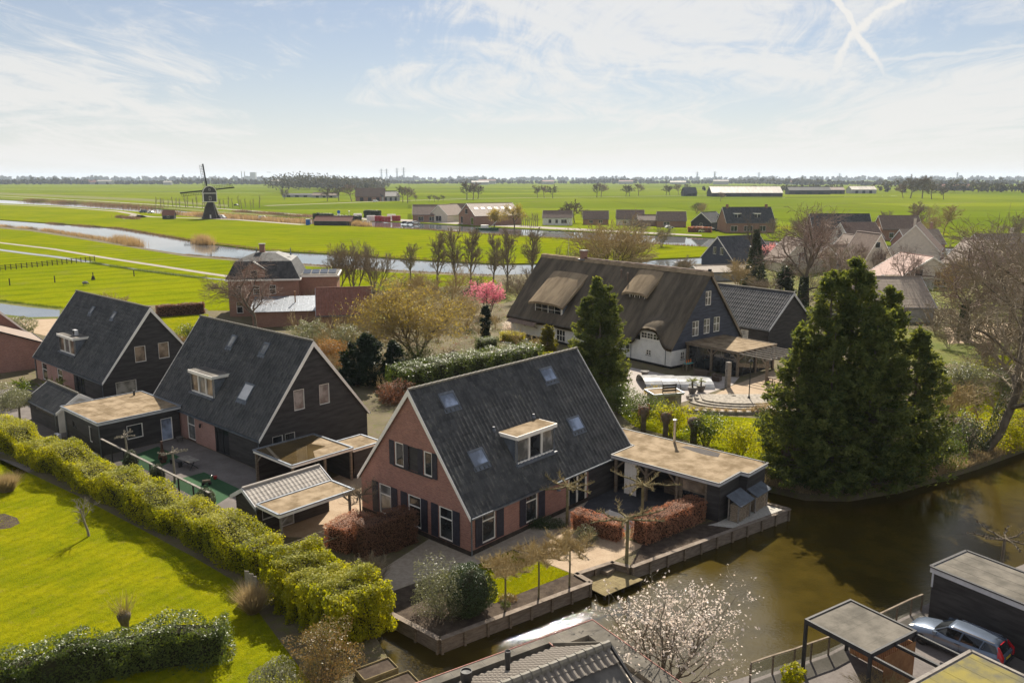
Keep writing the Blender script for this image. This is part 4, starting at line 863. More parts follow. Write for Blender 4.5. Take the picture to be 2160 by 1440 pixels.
h2r = black_house('black_house', 'black boarded gabled house with slate roof beside the paved play yard', H2, 19.2, 5.58, 10.2,
    [(10.95, 11.9, 4.12, 4.9, 'curtain_glass'), (5.35, 6.3, 4.2, 4.92, 'curtain_glass'), (4.25, 5.8, 1.5, 2.5, 'grey_white_trim')], (9.15, 13.35, 1.02, 4.35, 6.15, 2.6),
    gwin=[(3.46, 4.54, 4.41, 6.22), (6.05, 7.14, 4.4, 6.22), (1.19, 2.22, 1.4, 2.62), (2.4, 3.42, 1.4, 2.62)], blind=['curtain_glass', 'curtain_glass', 'window_glass', 'window_glass'],
    brick=[(7.4, 14.3)], doors=[(5.0, 7.3, .02, 2.45)], lowwin=[(11.1, 12.5, .15, 2.45, 'curtain_glass')])
MB().lathe([(.03, 0), (.09, .05), (.11, .3), (.04, .4)], 8, Matrix.Translation((9.7, 5.8, 1.75))).bar((9.7, 5.58, 2.1), (9.7, 5.8, 2.12), .03, .03).obj('wall_lamp', 'dark_metal', h2r)
h1r = black_house('black_house', 'farther black boarded gabled house with an air conditioner on its dormer', H1, 19.8, 5.58, 10.1,
    [(12.05, 12.9, 4.11, 4.72, 'curtain_glass'), (6.05, 6.9, 4.17, 4.73, 'curtain_glass')], (9.3, 13.95, .85, 4.1, 5.9, 2.4),
    gwin=[(3.58, 4.8, 4.28, 6.03), (6.2, 7.42, 4.28, 6.06), (1.28, 3.5, .3, 2.47)], blind=['blind_glass', 'blind_glass', 'curtain_glass'],
    brick=[(8., 19.6)], doors=[(5.0, 7.3, .02, 2.35)], lowwin=[(16.2, 17.8, .2, 2.3), (11.4, 12.9, .2, 2.3)])
def ac_unit(label, M):
    r = thing('air_conditioner', label, 'air conditioner', M=M)
    MB().box(-.42, .42, -.16, .16, .06, .66).obj('casing', 'grey_white_trim', r); MB().lathe([(.24, 0), (.26, .01), (.26, .03), (.05, .035)], 14, Matrix.Translation((-.1, -.165, .36)) @ Matrix.Rotation(R(90), 4, 'X')).obj('fan_grille', 'dark_metal', r)
    MB().box(-.36, -.28, -.2, .2, 0, .058).obj('foot', 'dark_metal', r); MB().box(.28, .36, -.2, .2, 0, .058).obj('foot', 'dark_metal', r)
    return r
ac_unit('white air conditioner standing on the flat dormer roof of the far black house', H1.M(1.7, 10.9, 6.17, -90))
ac_unit('white air conditioner on the ground beside the black garage behind the hedge', H2.M(-8.3, 21.2, 0, -90))
# garage extension, small shed, carport
ex = thing('garage', 'black boarded flat roofed garage joined to the nearer black house', 'garage', M=H2.M(0, 0, 0))
fx = lap_roofless(ex, -7.35, -.15, 13.75, 21.6, 0, 2.8, 'black_board', .17, {'S': [(2.3, 3.75, .9, 2.2), (5.4, 6.5, .02, 2.15)], 'W': [(1.8, 2.6, 1.5, 2.0), (5.4, 6.1, .8, 2.3)]})
window(ex, fx['S'], (2.3, 3.75, .9, 2.2)); window(ex, fx['S'], (5.4, 6.5, .02, 2.15), 'white_paint', 'sky_reflection_glass', name='door', sill=False); window(ex, fx['W'], (1.8, 2.6, 1.5, 2.0), 'dark_metal', 'curtain_glass'); window(ex, fx['W'], (5.4, 6.1, .8, 2.3))
flatroof(ex, -7.6, -.02, 13.5, 21.8, 3.06, 'bitumen_tan', 'grey_white_trim'); downpipe(ex, -7.45, 13.65, 0, 2.8); downpipe(ex, -7.45, 21.3, 0, 2.8)
MB().lathe([(.1, 0), (.1, .4), (.14, .42), (.14, .5)], 10, Matrix.Translation((-1.2, 20.7, 3.04))).obj('roof_vent', 'dark_metal', ex)
ss = thing('garden_shed', 'small black shed with pantile roof behind the far end of the hedge', 'shed', M=H2.M(-5.4, 23.4, 0, 90)); Lx, hx = 7.4, 2.0
fc = gable_faces(Lx, hx)
for k, pl_ in (('S', [(0, 0), (Lx, 0), (Lx, 2.2), (0, 2.2)]), ('N', [(0, 0), (Lx, 0), (Lx, 2.2), (0, 2.2)])): wall(ss, 'black_board', fc[k], pl_, [(1.6, 6.2, 1.35, 1.85)] if k == 'N' else (), board=.17)
mb = MB()
for i in range(15): mb.box(1.6+.31*i, 1.6+.31*i+.1, -.05, .0, 1.35, 1.85, fc['N'])
mb.box(1.6, 6.2, -.1, -.06, 1.35, 1.85, fc['N']); mb.obj('vent_grille', 'grey_wood', ss)
for k in 'WE': wall(ss, 'white_paint', fc[k], [(0, 0), (2*hx, 0), (2*hx, 2.2), (hx, 3.5), (0, 2.2)], board=.0)
roof(ss, Lx, hx, 2.2, 3.55, og=.25, oe=.2, tw=.3, tl=.3, ridge_pitch=.42); downpipe(ss, .1, hx+.2, 0, 2.1)
cp = thing('carport', 'flat roofed carport holding rainwater beside the black gable', 'carport', M=H2.M(0, 0, 0))
flatroof(cp, -1.85, 3.85, -7.55, -2.1, 2.75, 'standing_water', 'white_paint', .24)
MB().prism([(.4, -7.3), (3.6, -7.3), (3.6, -3.2), (2.2, -4.2), (2.6, -5.6), (1.2, -5.9)], 2.72, 2.736).obj('dry_roofing', 'bitumen_tan', cp)
for x, y in ((-1.7, -2.3), (-1.7, -7.4), (3.7, -7.4), (1.2, -7.4)): MB().box(x-.09, x+.09, y-.09, y+.09, 0, 2.52).obj('post', 'old_wood', cp)
MB().box(-1.6, 3.7, -2.35, -2.25, 0, 2.5).obj('back_wall', 'black_board', cp); MB().box(3.72, 3.8, -7.2, -2.4, 0, 2.5).obj('side_wall', 'black_board', cp)
MB().bar((-1.7, -2.4, 1.8), (-1.7, -3.1, 2.5), .1, .1).obj('brace', 'old_wood', cp)
c2 = thing('lean_to', 'low black lean-to with flat roof beside the drive gate', 'outbuilding', M=H2.M(0, 0, 0))
flatroof(c2, 3.95, 6.9, -7.4, -4.6, 2.5, 'bitumen_tan', 'white_paint', .22); lap_roofless(c2, 4.1, 6.75, -7.25, -4.75, 0, 2.28, 'black_board')
gs = thing('garden_house', 'black garden house with grey tiled roof and open flat porch', 'shed', M=H2.M(-7.1, -9.95, 0)); Lx, hx = 5.8, 1.35
fc = gable_faces(Lx, hx); dh = (.35, 1.5, 1.0, 1.9); dd = (1.75, 2.85, .02, 2.0)
wall(gs, 'black_board', fc['S'], [(0, 0), (Lx, 0), (Lx, 2.35), (0, 2.35)], [dh, dd], board=.17); window(gs, fc['S'], dh, 'grey_white_trim'); window(gs, fc['S'], dd, 'grey_white_trim', 'curtain_glass', sill=False, name='door')
wall(gs, 'black_board', fc['N'], [(0, 0), (Lx, 0), (Lx, 2.35), (0, 2.35)], board=.17)
for k in 'WE': wall(gs, 'black_board', fc[k], [(0, 0), (2*hx, 0), (2*hx, 2.35), (hx, 3.1), (0, 2.35)], board=.17)
roof(gs, Lx, hx, 2.35, 3.12, 'grey_pantile', og=.25, oe=.25, trim='grey_white_trim', trimw=.18, tw=.32, tl=.36, caps=False, cap='grey_pantile', amp=.03)
pr = flatroof(gs, -.15, Lx+.1, -4.3, -hx-.27, 2.42, 'bitumen_tan', 'white_paint', .26, name='porch_roof')
for x in (.1, Lx-.15): MB().box(x-.07, x+.07, -4.15, -4.01, 0, 2.16).obj('post', 'grey_wood', gs); 
for x, s in ((Lx-.15, -1), (.1, 1)): MB().bar((x, -4.08, 1.55), (x+s*.6, -4.08, 2.14), .1, .1).obj('brace', 'grey_wood', gs)
MB().tube((-.3, -hx-.2, 2.1), (-.1, -hx-.1, 1.5), .05, n=8).obj('downpipe', 'zinc', gs)
# ------------------------------------------------------------------ canal edge, decks, fences
def plank_wall(name, label, fr_, pts, step=1.55, z0=-1.25, z1=.06, n=3):
    r = thing(name, label, 'retaining wall', M=fr_.M(0, 0, 0)); rr = random.Random(name)
    for a, b in zip(pts[:-1], pts[1:]):
        a, b = Vector((*a, 0)), Vector((*b, 0)); d = (b-a); L_ = d.length; d /= L_; nn = Vector((d.y, -d.x, 0)); k = max(1, round(L_/step)); hh = (z1-z0)/n
        fm = Matrix(((d.x, nn.x, 0, a.x), (d.y, nn.y, 0, a.y), (0, 0, 1, 0), (0, 0, 0, 1)))
        for i in range(k):
            u0, u1 = L_*i/k, L_*(i+1)/k
            for j in range(n):
                jt = rr.uniform(0, .012); MB().box(u0+.008, u1-.008, .004, .05+jt, z0+hh*j+.006, z0+hh*(j+1)-.006, fm).obj('plank', 'bank_wood', r)
        for i in range(k+1):
            u = min(max(L_*i/k, .07), L_-.07); MB().box(u-.065, u+.065, .066, .19, z0, z1-.02, fm).obj('post', 'old_wood', r)
        MB().box(-.05, L_+.05, -.12, .22, z1+.002, z1+.045, fm).obj('capping', 'bank_wood', r)
    return r
plank_wall('retaining_wall', 'timber canal wall around the front lawn and flower bed', PF, [(-8.15, -.35), (-8.13, -5.76), (2.2, -7.95), (2.46, -6.62)])
plank_wall('retaining_wall', 'timber canal wall below the beech hedge and log stores', PF, [(5.55, -8.65), (21.04, -12.08), (20.97, -10.4)])
plank_wall('deck_wall', 'low timber wall behind the sunken landing deck', PF, [(2.5, -6.64), (5.32, -7.37), (5.53, -8.6)], z0=-.45)
dk = thing('landing_deck', 'small sunken timber deck at the water between the canal walls', 'deck', M=PF.M(0, 0, 0))
for i in range(14):
    t0 = i/14; a = Vector((2.45-.75*t0*0, -6.72-2.35*t0, 0)); b = Vector((5.45, -7.45-2.2*t0, 0)); a.x = 2.42-.25*t0
    MB().bar((a.x, a.y-.08, -.42), (b.x, b.y-.08, -.42), .155, .04).obj('board', 'moss_wood', dk)
for x, y in ((2.4, -8.9), (5.3, -9.5), (3.9, -9.2)): MB().box(x-.07, x+.07, y-.07, y+.07, -1.6, -.445).obj('pile', 'dark_wood', dk)
MB().box(4.3, 5.1, -7.75, -7.25, -.4, -.15, ).obj('step', 'old_wood', dk)
# hedged garden fence of the play yard
fe = thing('bar_fence', 'dark bar fence with pale timber rail between laurel hedge and play yard', 'fence', M=H2.M(-7.72, 0, 0))
ys = [12.6, 10.6, 8.2, 5.9, 3.4, 1.1, -1.3, -3.6, -5.9]
for y in ys: MB().box(-.05, .05, y-.05, y+.05, 0, 1.86).obj('post', 'dark_metal', fe)
for a, b in zip(ys[:-1], ys[1:]):
    mb = MB(); n = int((a-b)/.14)
    for i in range(1, n): mb.box(-.01, .01, b+(a-b)*i/n-.008, b+(a-b)*i/n+.008, .1, 1.8)
    mb.obj('bars', 'dark_metal', fe, kind='stuff'); MB().box(-.02, .02, b+.05, a-.05, .06, .11).obj('bottom_rail', 'dark_metal', fe)
MB().box(-.09, .09, -6, 12.7, 1.862, 1.93).obj('top_rail', 'grey_wood', fe)
def table(name, label, M, top='grey_wood', leg='dark_metal', L=2.0, W=.95):
    r = thing(name, label, 'table', M=M)
    for i in range(5): MB().box(-L/2, L/2, -W/2+W*i/5+.008, -W/2+W*(i+1)/5-.008, .71, .75).obj('board', top, r)
    for s in (-1, 1):
        for t_ in (-1, 1): MB().bar((s*L*.4, -t_*W*.4, 0), (s*L*.22, t_*W*.38, .71), .07, .05).obj('leg', leg, r)
    return r
table('garden_table', 'wooden garden table with crossed dark legs in the play yard', Matrix.Translation(G(399, 985)) @ Matrix.Rotation(R(140), 4, 'Z'))
bn = thing('bench', 'dark bench beside the wooden table in the play yard', 'bench', M=Matrix.Translation(G(372, 981)) @ Matrix.Rotation(R(140), 4, 'Z'))
MB().box(-.8, .8, -.18, .18, .42, .46).obj('seat', 'dark_metal', bn)
for s in (-1, 1): MB().box(s*.7-.03, s*.7+.03, -.16, .16, 0, .42).obj('leg', 'dark_metal', bn)
ch = thing('fire_chimney', 'rusty conical garden chimney standing on the green play turf', 'chiminea', G(344, 975))
MB().lathe([(.28, 0), (.3, .25), (.42, .3), (.40, .5), (.12, 1.25), (.09, 1.85), (.12, 1.9)], 4).obj('body', 'rust', ch); MB().box(-.12, .12, -.42, -.36, .35, .6).obj('fire_opening', 'black_paint', ch)
def pot(name, label, loc, m='terracotta_grey', r=.3, h=.5, cat='pot'):
    t_ = thing(name, label, cat, loc); MB().lathe([(r*.6, 0), (r*.85, h*.5), (r, h*.92), (r*1.08, h*.93), (r*1.08, h), (r*.9, h), (r*.88, h*.9), (.01, h*.88)], 14).obj('bowl', m, t_, smooth=False); return t_
pot('planter_pot', 'grey round pot standing in the corner by the garage door', H2.w(-.9, 12.4))
pot('toy_bucket', 'small red bucket on the green play mat', G(454, 1010), 'red_plastic', .16, .26, 'bucket')
ty = thing('ride_on_toy', 'pale ride-on toy standing at the edge of the play mat', 'toy', G(436, 1022)); MB().tube((-.3, 0, .3), (.3, 0, .35), .12, n=8).obj('body', 'old_wood', ty); MB().bar((.3, 0, .35), (.45, 0, .8), .05, .05).obj('handle', 'steel', ty)
for s in (-.25, .25): MB().tube((s, -.14, .12), (s, .14, .12), .12, n=10).obj('wheel', 'tyre', ty)
sp = thing('hot_tub_cover', 'pale covered box on the ground beside the garage wall', 'box', M=H2.M(-9.3, 17.6, 0)); MB().box(-.8, .8, -1.1, 1.1, 0, .55).obj('casing', 'dark_wood', sp); MB().box(-.86, .86, -1.16, 1.16, .553, .66).obj('cover', 'curtain_glass', sp)
ld = thing('ladder', 'white ladder lying on the ground along the garage wall', 'ladder', M=H2.M(-7.9, 15.9, .12))
for s in (-.2, .2): MB().box(s-.03, s+.03, -2, 2, 0, .07).obj('rail', 'white_paint', ld)
for i in range(9): MB().box(-.17, .17, -1.8+.45*i-.02, -1.8+.45*i+.02, .02, .05).obj('rung', 'white_paint', ld)
# rack of thin poles in front of the garden-house porch
rk = thing('pole_trellis', 'low pale pole trellis spread in front of the garden house porch', 'trellis', M=H2.M(-7.9, -17.3, 0))
for x in (0, 3.1): 
    for y in (0, 1.5): MB().tube((x, y, 0), (x, y, 1.0), .04, n=6).obj('pole', 'trunk_moss', rk)
for y in (0, .75, 1.5): MB().tube((-.2, y, 1.0), (3.3, y, 1.02), .03, n=6).obj('rail', 'trunk_moss', rk)
for i in range(8): MB().tube((.1+.42*i, -.05, 1.05), (.1+.42*i, 1.55, 1.05), .015, n=5).obj('rod', 'twig_grey', rk)
# wooden gate in the hedge gap, compost boxes
gt = thing('board_gate', 'weathered vertical board gate in the gap of the laurel hedge', 'gate', M=Matrix.Translation(G(532, 1262)) @ Matrix.Rotation(R(-42), 4, 'Z'))
for i in range(8): MB().box(-.66+.165*i, -.66+.165*i+.15, -.015, .015, .05, 1.55+.05*(i % 3)).obj('board', 'grey_wood', gt)
for z in (.35, 1.25): MB().box(-.66, .66, .018, .05, z, z+.1).obj('ledge', 'grey_wood', gt)
for i, (u, v) in enumerate(((795, 1422), (838, 1452))):
    cb = thing('plank_box', ['plank planting box at the water edge below the laurel hedge', 'plank planting box nearest the picture bottom by the ditch'][i], 'planter', M=Matrix.Translation(G(u, v)) @ Matrix.Rotation(R(35), 4, 'Z'))
    for z in (.02, .2):
        for s in (-1, 1): MB().box(-.9, .9, s*.55-.02, s*.55+.02, z, z+.16).obj('plank', 'moss_wood', cb); MB().box(s*.9-.02, s*.9+.02, -.53, .53, z, z+.16).obj('plank', 'moss_wood', cb)
    MB().box(-.86, .86, -.51, .51, .0, .28).obj('soil', 'soil', cb)
# ------------------------------------------------------------------ near house at the bottom edge
bh = thing('near_house', 'grey tiled roof of the near house with flat parapet at the bottom edge', 'house', M=CF.M(0, 0, 0))
MB().box(-15, -.5, -11, -.5, 0, 2.7).obj('wall', 'sand_brick', bh)
ring = MB().prism([(-15, 0), (0, 0), (0, -11), (-1.0, -11), (-1.0, -.95), (-2.9, -.95), (-2.9, -.5), (-15, -.5)], 2.62, 3.0).obj('parapet', 'bitumen_slab', bh)
mb = MB().box(-15, .03, .0, .035, 2.95, 3.03).box(.0, .035, -11, -.003, 2.95, 3.03).box(-2.94, -2.9, -.9, -.5, 2.97, 3.03); mb.obj('edge_strip', 'rose_trim' if 'rose_trim' in MATS else 'pink_brick', ring)
for i in range(14): MB().box(-.96, -.02, -1.05-.7*i, -1.05-.7*i+.012, 3.0, 3.004).obj('seam', 'dark_metal', ring)
for i in range(16): MB().box(-1.5-.8*i, -1.488-.8*i, -.48 if i > 1 else -.93, -.02, 3.0, 3.004).obj('seam', 'dark_metal', ring)
MB().box(-2.9, -1.0, -11, -.95, 2.3, 2.42).obj('roof_well', 'bitumen_slab', bh); MB().box(-2.3, -1.5, -3.9, -2.5, 2.424, 2.45).obj('gravel_tray', 'garden_earth', bh)
MB().box(-15, -2.9, -11, -.5, 2.5, 2.74).obj('gutter_floor', 'bitumen_grey', bh)
ry, rzz, ey, eze = -4.75, 5.05, -1.15, 3.05; vx = -2.95; S_ = math.hypot(ry-ey, rzz-eze)
rfp = MB().prism([(ey+.05, eze-.1), (ry, rzz-.06), (2*ry-ey, eze-.1)], 0, 12, Matrix(((0, 0, -1, vx), (1, 0, 0, 0), (0, 1, 0, 0), (0, 0, 0, 1)))).obj('roof', 'bitumen_grey', bh)
def big_tile(tw, tl):
    """one interlocking tile: flat pan with a round roll, thick at the foot"""
    pr = [(0, .0), (tw*.30, .0), (tw*.42, .05), (tw*.60, .085), (tw*.78, .085), (tw*.95, .045), (tw*1.04, .0)]; s0 = [(x, 0, z+.045) for x, z in pr]; s1 = [(x, tl*1.12, z+.008) for x, z in pr]; k = len(pr); mb = MB()
    mb.add(s0+s1+[(x, 0, z+.0) for x, z in pr], [(i, i+1, i+1+k, i+k) for i in range(k-1)]+[(i+2*k, i+1+2*k, i+1, i) for i in range(k-1)]); return mb.me('roof_tile', 'near_tile')
for sgn in (0, 1):
    ncol, nrow = (26, 10) if sgn == 0 else (14, 2)
    tw, tl = .335, S_/10; tm = big_tile(tw, tl)
    v = Vector((0, ry-ey, rzz-eze)).normalized() if sgn == 0 else Vector((0, -(ry-ey), rzz-eze)).normalized(); y0 = ey if sgn == 0 else 2*ry-ey
    u = Vector((-1, 0, 0)) if sgn == 0 else Vector((1, 0, 0)); n_ = u.cross(v); n_ = n_ if n_.z > 0 else -n_
    rr = random.Random(9)
    for r_ in range(nrow):
        rowi = r_ if sgn == 0 else 9-r_
        for c_ in range(ncol):
            x = vx-.05-c_*tw if sgn == 0 else vx-.05-(c_+1)*tw
            p = Vector((x, y0, eze))+v*(rowi*tl)+n_*(.012+rr.uniform(0, .008))
            M = Matrix(((u.x, v.x, n_.x, p.x), (u.y, v.y, n_.y, p.y), (u.z, v.z, n_.z, p.z), (0, 0, 0, 1)))
            link('roof_tile', tm, rfp, M)
cap = MB().loft([[(x, y*s_, z*s_) for y, z in ((-.19, -.08), (-.16, .05), (-.07, .13), (.07, .13), (.16, .05), (.19, -.08))] for x, s_ in ((0, 1.), (-.36, .95), (-.37, 1.18), (-.45, 1.18))]).me('ridge_cap', 'grey_cap')
for i in range(22): link('ridge_cap', cap, rfp, Matrix.Translation((vx+.05-.44*i, ry, rzz+.09)))
MB().bar((vx+.03, ey+.3, eze+.06), (vx+.03, ry, rzz+.1), .09, .14).obj('verge', 'bitumen_slab', bh)
MB().bar((vx+.03, 2*ry-ey, eze+.06), (vx+.03, ry, rzz+.1), .09, .14).obj('verge', 'dark_metal', bh)
def flue(M, r, h, m='dark_metal'):
    MB().lathe([(r*1.25, 0), (r, .12), (r, h*.72), (r*1.22, h*.73), (r*1.22, h), (r*1.05, h), (r*1.02, h-.05), (.02, h-.07)], 16, M).obj('flue', m, bh)
ic = CF.M(0, 0, 0).inverted(); p = ic @ G(1071, 1418, 3.75); flue(Matrix.Translation((p.x, p.y, 3.55)), .105, 1.2); p = ic @ G(984, 1462, 3.2); flue(Matrix.Translation((p.x, p.y, 2.7)), .2, 1.55)
# ------------------------------------------------------------------ right-hand quay: pergola, rail, shed, car
pg = thing('steel_pergola', 'dark steel pergola with flat grey roof at the canal rail', 'pergola', M=SF.M(0, 0, 0)); W_ = 3.62
for x, y in ((.07, -.07), (W_-.07, -.07), (.07, -W_+.07), (W_-.07, -W_+.07)): MB().box(x-.07, x+.07, y-.07, y+.07, 0, 2.62).obj('post', 'dark_metal', pg)
MB().box(0, W_, -.12, 0, 2.62, 2.86).obj('beam', 'dark_metal', pg); MB().box(0, W_, -W_, -W_+.12, 2.62, 2.86).obj('beam', 'dark_metal', pg); MB().box(0, .12, -W_+.12, -.12, 2.62, 2.858).obj('beam', 'dark_metal', pg); MB().box(W_-.12, W_, -W_+.12, -.12, 2.62, 2.858).obj('beam', 'dark_metal', pg)
for a, b in ((.122, 1.2), (1.205, 1.75), (1.755, 3.0), (3.005, 3.498)): MB().box(.122, W_-.122, -b, -a, 2.74, 2.8).obj('roof_panel', 'bitumen_slab', pg)
for x in (.1, 1.9, W_-.1): MB().box(x-.06, x+.06, -6.9, -W_-.003, 2.6, 2.75).obj('rafter', 'dark_metal', pg)
for i in range(34): MB().box(W_-.2, W_-.16, -.35-.095*i-.07, -.35-.095*i, .05, 2.3).obj('slat', 'cedar', pg)
for i in range(26): MB().box(1.05+.095*i, 1.05+.095*i+.07, -W_-.06, -W_-.02, .05, 2.35).obj('slat', 'cedar', pg)
m = bpy.data.materials.new('rail_glass'); m.use_nodes = True; t = NT(m.node_tree); MATS['rail_glass'] = m
t.n('OutputMaterial', {'Surface': t.n('MixShader', {0: .22, 1: t.n('BsdfTransparent', {'Color': (.82, .84, .8, 1)}), 2: t.n('BsdfPrincipled', {'Base Color': (.35, .34, .3, 1), 'Roughness': .1})})})
rl = thing('canal_railing', 'wood-topped glass railing along the near side of the canal', 'railing', M=PF.M(0, 0, 0)); rp = [(-.6, -19.68), (.75, -20.2), (2.0, -20.75), (3.1, -21.15), (4.25, -21.6), (5.7, -21.95), (7.1, -22.35), (8.5, -22.78), (9.9, -23.15), (11.2, -23.5), (12.1, -23.8)]
for p in rp: MB().box(p[0]-.04, p[0]+.04, p[1]-.04, p[1]+.04, -.3, 1.0).obj('post', 'old_wood', rl)
for a, b in zip(rp[:-1], rp[1:]):
    MB().bar((*a, 1.03), (*b, 1.03), .1, .05).obj('rail', 'old_wood', rl); d = Vector((b[0]-a[0], b[1]-a[1], 0)); MB().bar(Vector((*a, .52))+d*.06, Vector((*b, .52))-d*.06, .012, .84).obj('pane', 'rail_glass', rl)
bs = thing('black_shed', 'black boarded shed with flat grey roof behind the parked car', 'shed', M=Matrix.Translation(PF.w(11.64, -24.15)) @ Matrix.Rotation(R(32.6), 4, 'Z'))
lap_roofless(bs, .12, 3.5, -9.8, -.12, 0, 2.75, 'black_board', .2); flatroof(bs, 0, 3.6, -10, 0, 3.02, 'bitumen_slab', 'grey_white_trim', .34, .12, edge='dark_metal')
MB().tube((-.02, -.2, 2.7), (-.02, -.2, 1.9), .05, n=8).obj('downpipe', 'grey_white_trim', bs); MB().box(.06, .1, -6.9, -6.6, 1.5, 1.75).obj('yellow_sign', 'plate_yellow', bs)
ms = thing('mossy_outbuilding', 'outbuilding with yellow mossy flat roof in the bottom right corner', 'outbuilding', M=Matrix.Translation(PF.w(3.96, -27.99)) @ Matrix.Rotation(R(32.6), 4, 'Z'))
flatroof(ms, -6.5, 0, -7.5, 0, 3.02, 'bitumen_moss', 'grey_wood', .3, .16, edge='grey_wood'); lap_roofless(ms, -6.3, -.2, -7.3, -.2, 0, 2.72, 'black_board', .2)
# station wagon
def wagon(label, M):
    r = thing('station_wagon', label, 'car', M=M)
    def ring(x, wb, ws, zl, zb, zt): return [(x, -wb*.86, zl), (x, -wb, zl+.16), (x, -wb*1.01, zb-.22), (x, -ws, zb), (x, -ws*.6, zt), (x, ws*.6, zt), (x, ws, zb), (x, wb*1.01, zb-.22), (x, wb, zl+.16), (x, wb*.86, zl)]
    st = [(2.36, .55, .5, .34, .56, .58), (2.28, .74, .66, .24, .66, .69), (2.0, .86, .76, .2, .76, .82), (1.5, .9, .8, .2, .85, .93), (1.0, .91, .82, .2, .93, 1.0), (.3, .91, .83, .2, .95, .97), (-1.2, .91, .83, .2, .98, 1.0), (-1.9, .9, .81, .22, 1.0, 1.02), (-2.2, .87, .77, .26, 1.0, 1.01), (-2.33, .80, .7, .34, .9, .92)]
    MB().loft([ring(*s) for s in st]).obj('body', 'car_paint', r, smooth=True)
    def gh(x, wl, zl, wt, zt): return [(x, -wl, zl), (x, -wt, zt-.05), (x, -wt*.7, zt), (x, wt*.7, zt), (x, wt, zt-.05), (x, wl, zl)]
    MB().loft([gh(1.08, .7, .93, .62, .97), gh(.35, .79, .93, .60, 1.40), (gh(-.3, .80, .94, .61, 1.445)), gh(-1.5, .79, .97, .59, 1.42), gh(-1.95, .76, .98, .57, 1.36), gh(-2.24, .70, .98, .60, 1.0)]).obj('windows', 'window_glass', r)
    def rfg(x, wt, zt): return [(x, -wt, zt-.07), (x, -wt*1.02, zt-.03), (x, -wt*.75, zt+.018), (x, wt*.75, zt+.018), (x, wt*1.02, zt-.03), (x, wt, zt-.07)]
    MB().loft([rfg(.36, .60, 1.40), rfg(.15, .61, 1.43), rfg(-.3, .62, 1.45), rfg(-1.0, .615, 1.445), rfg(-1.6, .60, 1.415), rfg(-2.02, .58, 1.36)]).obj('roof', 'car_paint', r, smooth=True)
    for s in (-1, 1):
        for a, b, w_ in (((1.02, .72, .95), (.36, .615, 1.39), .06), ((-.32, .815, .95), (-.42, .63, 1.41), .07), ((-1.28, .805, .97), (-1.4, .61, 1.39), .06), ((-2.2, .73, .98), (-1.98, .59, 1.34), .12)):
            MB().bar((a[0], s*a[1], a[2]), (b[0], s*b[1], b[2]), w_, .05).obj('pillar', 'car_paint', r)
        MB().bar((.1, s*.56, 1.475), (-1.85, s*.545, 1.45), .03, .035).obj('roof_rail', 'steel', r)
        MB().loft([[(2.3, s*.42, .6), (2.3, s*.66, .58), (2.26, s*.66, .7), (2.26, s*.42, .72)], [(2.05, s*.5, .78), (2.0, s*.79, .68), (2.0, s*.77, .78), (2.02, s*.52, .82)]]).obj('headlight', 'steel', r)
        MB().loft([[(-2.36, s*.60, .62), (-2.36, s*.80, .62), (-2.16, s*.86, .66), (-2.16, s*.62, .66)], [(-2.36, s*.62, .95), (-2.34, s*.80, .95), (-2.12, s*.83, .98), (-2.12, s*.62, .98)], [(-2.10, s*.555, 1.33), (-2.08, s*.60, 1.33), (-2.0, s*.61, 1.34), (-2.0, s*.56, 1.34)]]).obj('tail_light', 'red_lens', r)
        MB().box(.72, .9, s*.9-.0 if s > 0 else -1.06, 1.06 if s > 0 else -.9, .95, 1.1).obj('mirror', 'car_paint', r)
        for x in (-.25, -1.2): MB().box(x-.1, x+.1, s*.925-.012, s*.925+.012, .82, .85).obj('door_handle', 'dark_metal', r)
        for x in (.85, -.38, -1.42): MB().box(x-.006, x+.006, s*.915-.006, s*.915+.006, .3, .9).obj('door_gap', 'black_paint', r)
        for x in (1.45, -1.38):
            wl = MB().lathe([(.2, -.11), (.31, -.11), (.33, -.06), (.33, .06), (.31, .11), (.2, .11)], 20, Matrix.Translation((x, s*.80, .33)) @ Matrix.Rotation(R(90), 4, 'X')).obj('wheel', 'tyre', r)
            MB().lathe([(.05, -.1), (.21, -.1), (.21, .1), (.05, .13)], 10, Matrix.Translation((x, s*.81, .33)) @ Matrix.Rotation(R(90*s), 4, 'X')).obj('rim', 'steel', wl)
    MB().box(-2.36, -2.335, -.26, .26, .7, .81).obj('number_plate', 'plate_yellow', r); mb = MB()
    for i, x in enumerate((-.2, -.14, -.04, .02, .08, .18)): mb.box(-2.366, -2.358, x-.018, x+.018, .725, .785)
    MB().tube((-1.7, 0, 1.43), (-1.86, 0, 1.53), .012, n=5).obj('aerial', 'black_paint', r); MB().box(-2.05, -1.98, -.3, .3, 1.34, 1.375).obj('brake_light', 'red_lens', r); MB().box(-2.38, -2.3, -.72, .72, .42, .55).obj('bumper', 'dark_metal', r)
    return r
wagon('silver blue station wagon parked beside the black shed', Matrix.Translation(PF.w(9.15, -26.4)) @ Matrix.Rotation(R(130), 4, 'Z'))
